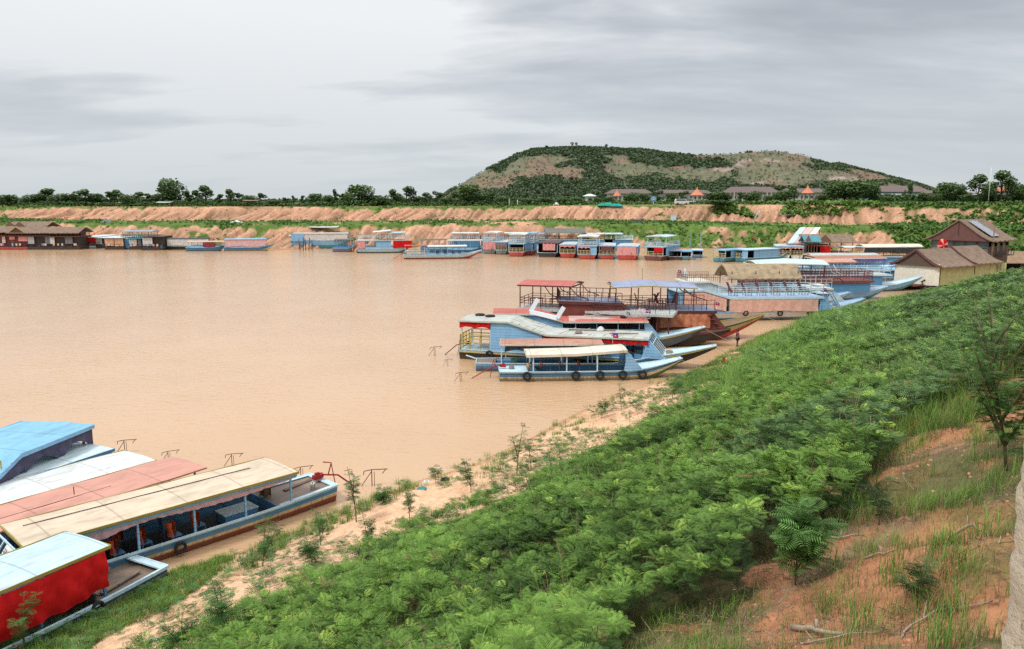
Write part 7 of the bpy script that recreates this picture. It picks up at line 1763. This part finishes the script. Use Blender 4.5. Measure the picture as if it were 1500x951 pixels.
# palms on the hill top
for i, (px, top) in enumerate([(838, 209.5), (844, 210), (800, 214), (888, 212.5)]):
    q = at_y(px, 217, HD); zb_ = float(hill_z(np.array([q.x]), np.array([HD]))[0]); ht = at_y(px, top, HD).z - zb_
    t = thing('sugar_palm', 'small palm silhouetted on the hill crest, %s from the left' % ordw((3, 4, 1, 5)[i] if i else 2), 'palm', (q.x, HD, zb_), 0, 'palms on the hill crest')
    t['label'] = 'small palm silhouetted on the hill crest, ' + ('second from the left', 'third from the left', 'leftmost one', 'rightmost one')[i]
    MB().tube([(0, 0, -3), (0, 0, ht - 1.5)], .5).build('trunk', BARK, t); crown_mesh('crown', [(0, 0, ht - 1, 3, 2.4)], 60, 1.6, RNG, t)

# ------------------------------------------------------------------ masses: hedge, shrubs on the far bank, hill woods
def mass(name, P_, size, colA, colB, rng, mat=None, per=5, flatten=.7):
    n = len(P_); Q = np.repeat(P_, per, 0); S_ = np.repeat(size, per); m = len(Q); d = rng.normal(0, 1, (m, 3)); d /= np.linalg.norm(d, axis=1)[:, None]; d[:, 2] = np.abs(d[:, 2]) * flatten
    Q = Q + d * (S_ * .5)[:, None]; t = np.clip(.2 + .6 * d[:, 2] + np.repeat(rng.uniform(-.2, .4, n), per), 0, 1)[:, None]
    T = np.array([(-.5, -.35, 0), (.5, -.35, .1), (.6, .35, 0), (-.4, .4, -.1)], float)
    v, f = inst(T, np.array([(0, 1, 2, 3)]), Q, rotm(rng.uniform(0, 6.28, m), rng.uniform(-.9, .9, m), rng.uniform(-1.2, 1.2, m)), S_ * rng.uniform(.35, .7, m))
    return np_mesh(name, v, f, mat or LEAF, np.repeat(np.array(colA) * (1 - t) + np.array(colB) * t, 4, 0), kind='stuff')
n = 9000; x = RNG.uniform(-260, 210, n); v_ = RNG.uniform(52, 66, n); z = far_z(x, v_)[0]; y = far_y(x) + v_
pxx = 750 + F * x / (y * cos(PITCH)); hmax = np.where(pxx < 860, .5 + 1.9 * fbm(x * .08, v_ * .1, 101, 3), .7); hmax = np.where((pxx > 385) & (pxx < 450), .8, hmax)
k = (pxx < 860) | (RNG.uniform(0, 1, n) < .35)
mass('hedgerow', np.stack([x, y, z + RNG.uniform(0, 1, n) * hmax], -1)[k], RNG.uniform(.5, 1.3, n)[k], (.035, .07, .02), (.09, .16, .035), RNG)
# greenery on the far bank slopes
n = 60000; x = RNG.uniform(-240, 175, n); v_ = RNG.uniform(1.5, 46, n); z, sl, g_, _g = far_z(x, v_); y = far_y(x) + v_; Gv = far_green(x, v_, sl, g_)
pxx = 750 + F * x / (y * cos(PITCH)); pr_ = np.where(Gv > .5, .10 + .5 * sstep(.5, .62, fbm(x * .12, v_ * .12, 103, 3)) + .6 * sstep(1270, 1320, pxx) + .35 * (1 - sstep(0, 110, pxx)) + .25 * (sstep(840, 900, pxx) * (v_ < 16)), .02 + .04 * g_)
k = RNG.uniform(0, 1, n) < pr_ * .75; sz = np.where(pxx > 1285, RNG.uniform(.5, 1.4, n), RNG.uniform(.3, .9, n)) * np.where(Gv > .5, 1, .7)
mass('bank_shrubs', np.stack([x, y, z + sz * .2], -1)[k], sz[k], (.045, .10, .022), (.13, .24, .045), RNG, per=6)
# grass tussocks along the edge of the right-hand bank
n = 900; pxs = RNG.uniform(1080, 1290, n); x = (pxs - 750) / F * 232; v_ = RNG.uniform(38, 46, n); z = far_z(x, v_)[0]; y = far_y(x) + v_; k = fbm(x * .25, v_ * .3, 106) > .48
mass('bank_tussocks', np.stack([x, y, z + .5], -1)[k], RNG.uniform(.8, 1.8, n)[k], (.08, .15, .03), (.18, .30, .06), RNG, per=8)
# woods on the hill
n = 26000; x = RNG.uniform(hx[0], hx[-1], n); y = RNG.uniform(HD - 360, HD + 60, n); z = hill_z(x, y); w = hill_wood(x, y, z); k = (RNG.uniform(0, 1, n) < .14 + .8 * sstep(.42, .60, w)) & (z > 8)
mass('hill_woods', np.stack([x, y, z + 1.5], -1)[k], np.where(w > .52, RNG.uniform(3, 6.5, n), RNG.uniform(1.5, 3.4, n))[k], (.058, .090, .042), (.098, .140, .060), RNG, per=8)  # leaf tones paled by distance haze mixed into the colour
# distant low tree line on the plain
n = 5000; y = RNG.uniform(500, 900, n); x = RNG.uniform(-1.0, 1.0, n) * y * .85; mass('distant_woods', np.stack([x, y, 11 + RNG.uniform(0, 2.2, n)], -1), RNG.uniform(2, 4, n), (.05, .08, .035), (.10, .15, .06), RNG, per=4)
n = 2500; pxs = RNG.uniform(1270, 1560, n); y = RNG.uniform(300, 340, n); x = (pxs - 750) / F * y; mass('village_greenery', np.stack([x, y, 12.5 + RNG.uniform(0, 2.6, n)], -1), RNG.uniform(1, 2.5, n), (.035, .07, .02), (.09, .16, .04), RNG, per=5)
n = 1200; pxs = RNG.uniform(860, 1290, n); y = RNG.uniform(300, 340, n); x = (pxs - 750) / F * y; mass('resort_hedge', np.stack([x, y, 12.3 + RNG.uniform(0, .8, n)], -1), RNG.uniform(.8, 1.6, n), (.05, .10, .025), (.11, .19, .04), RNG, per=5)
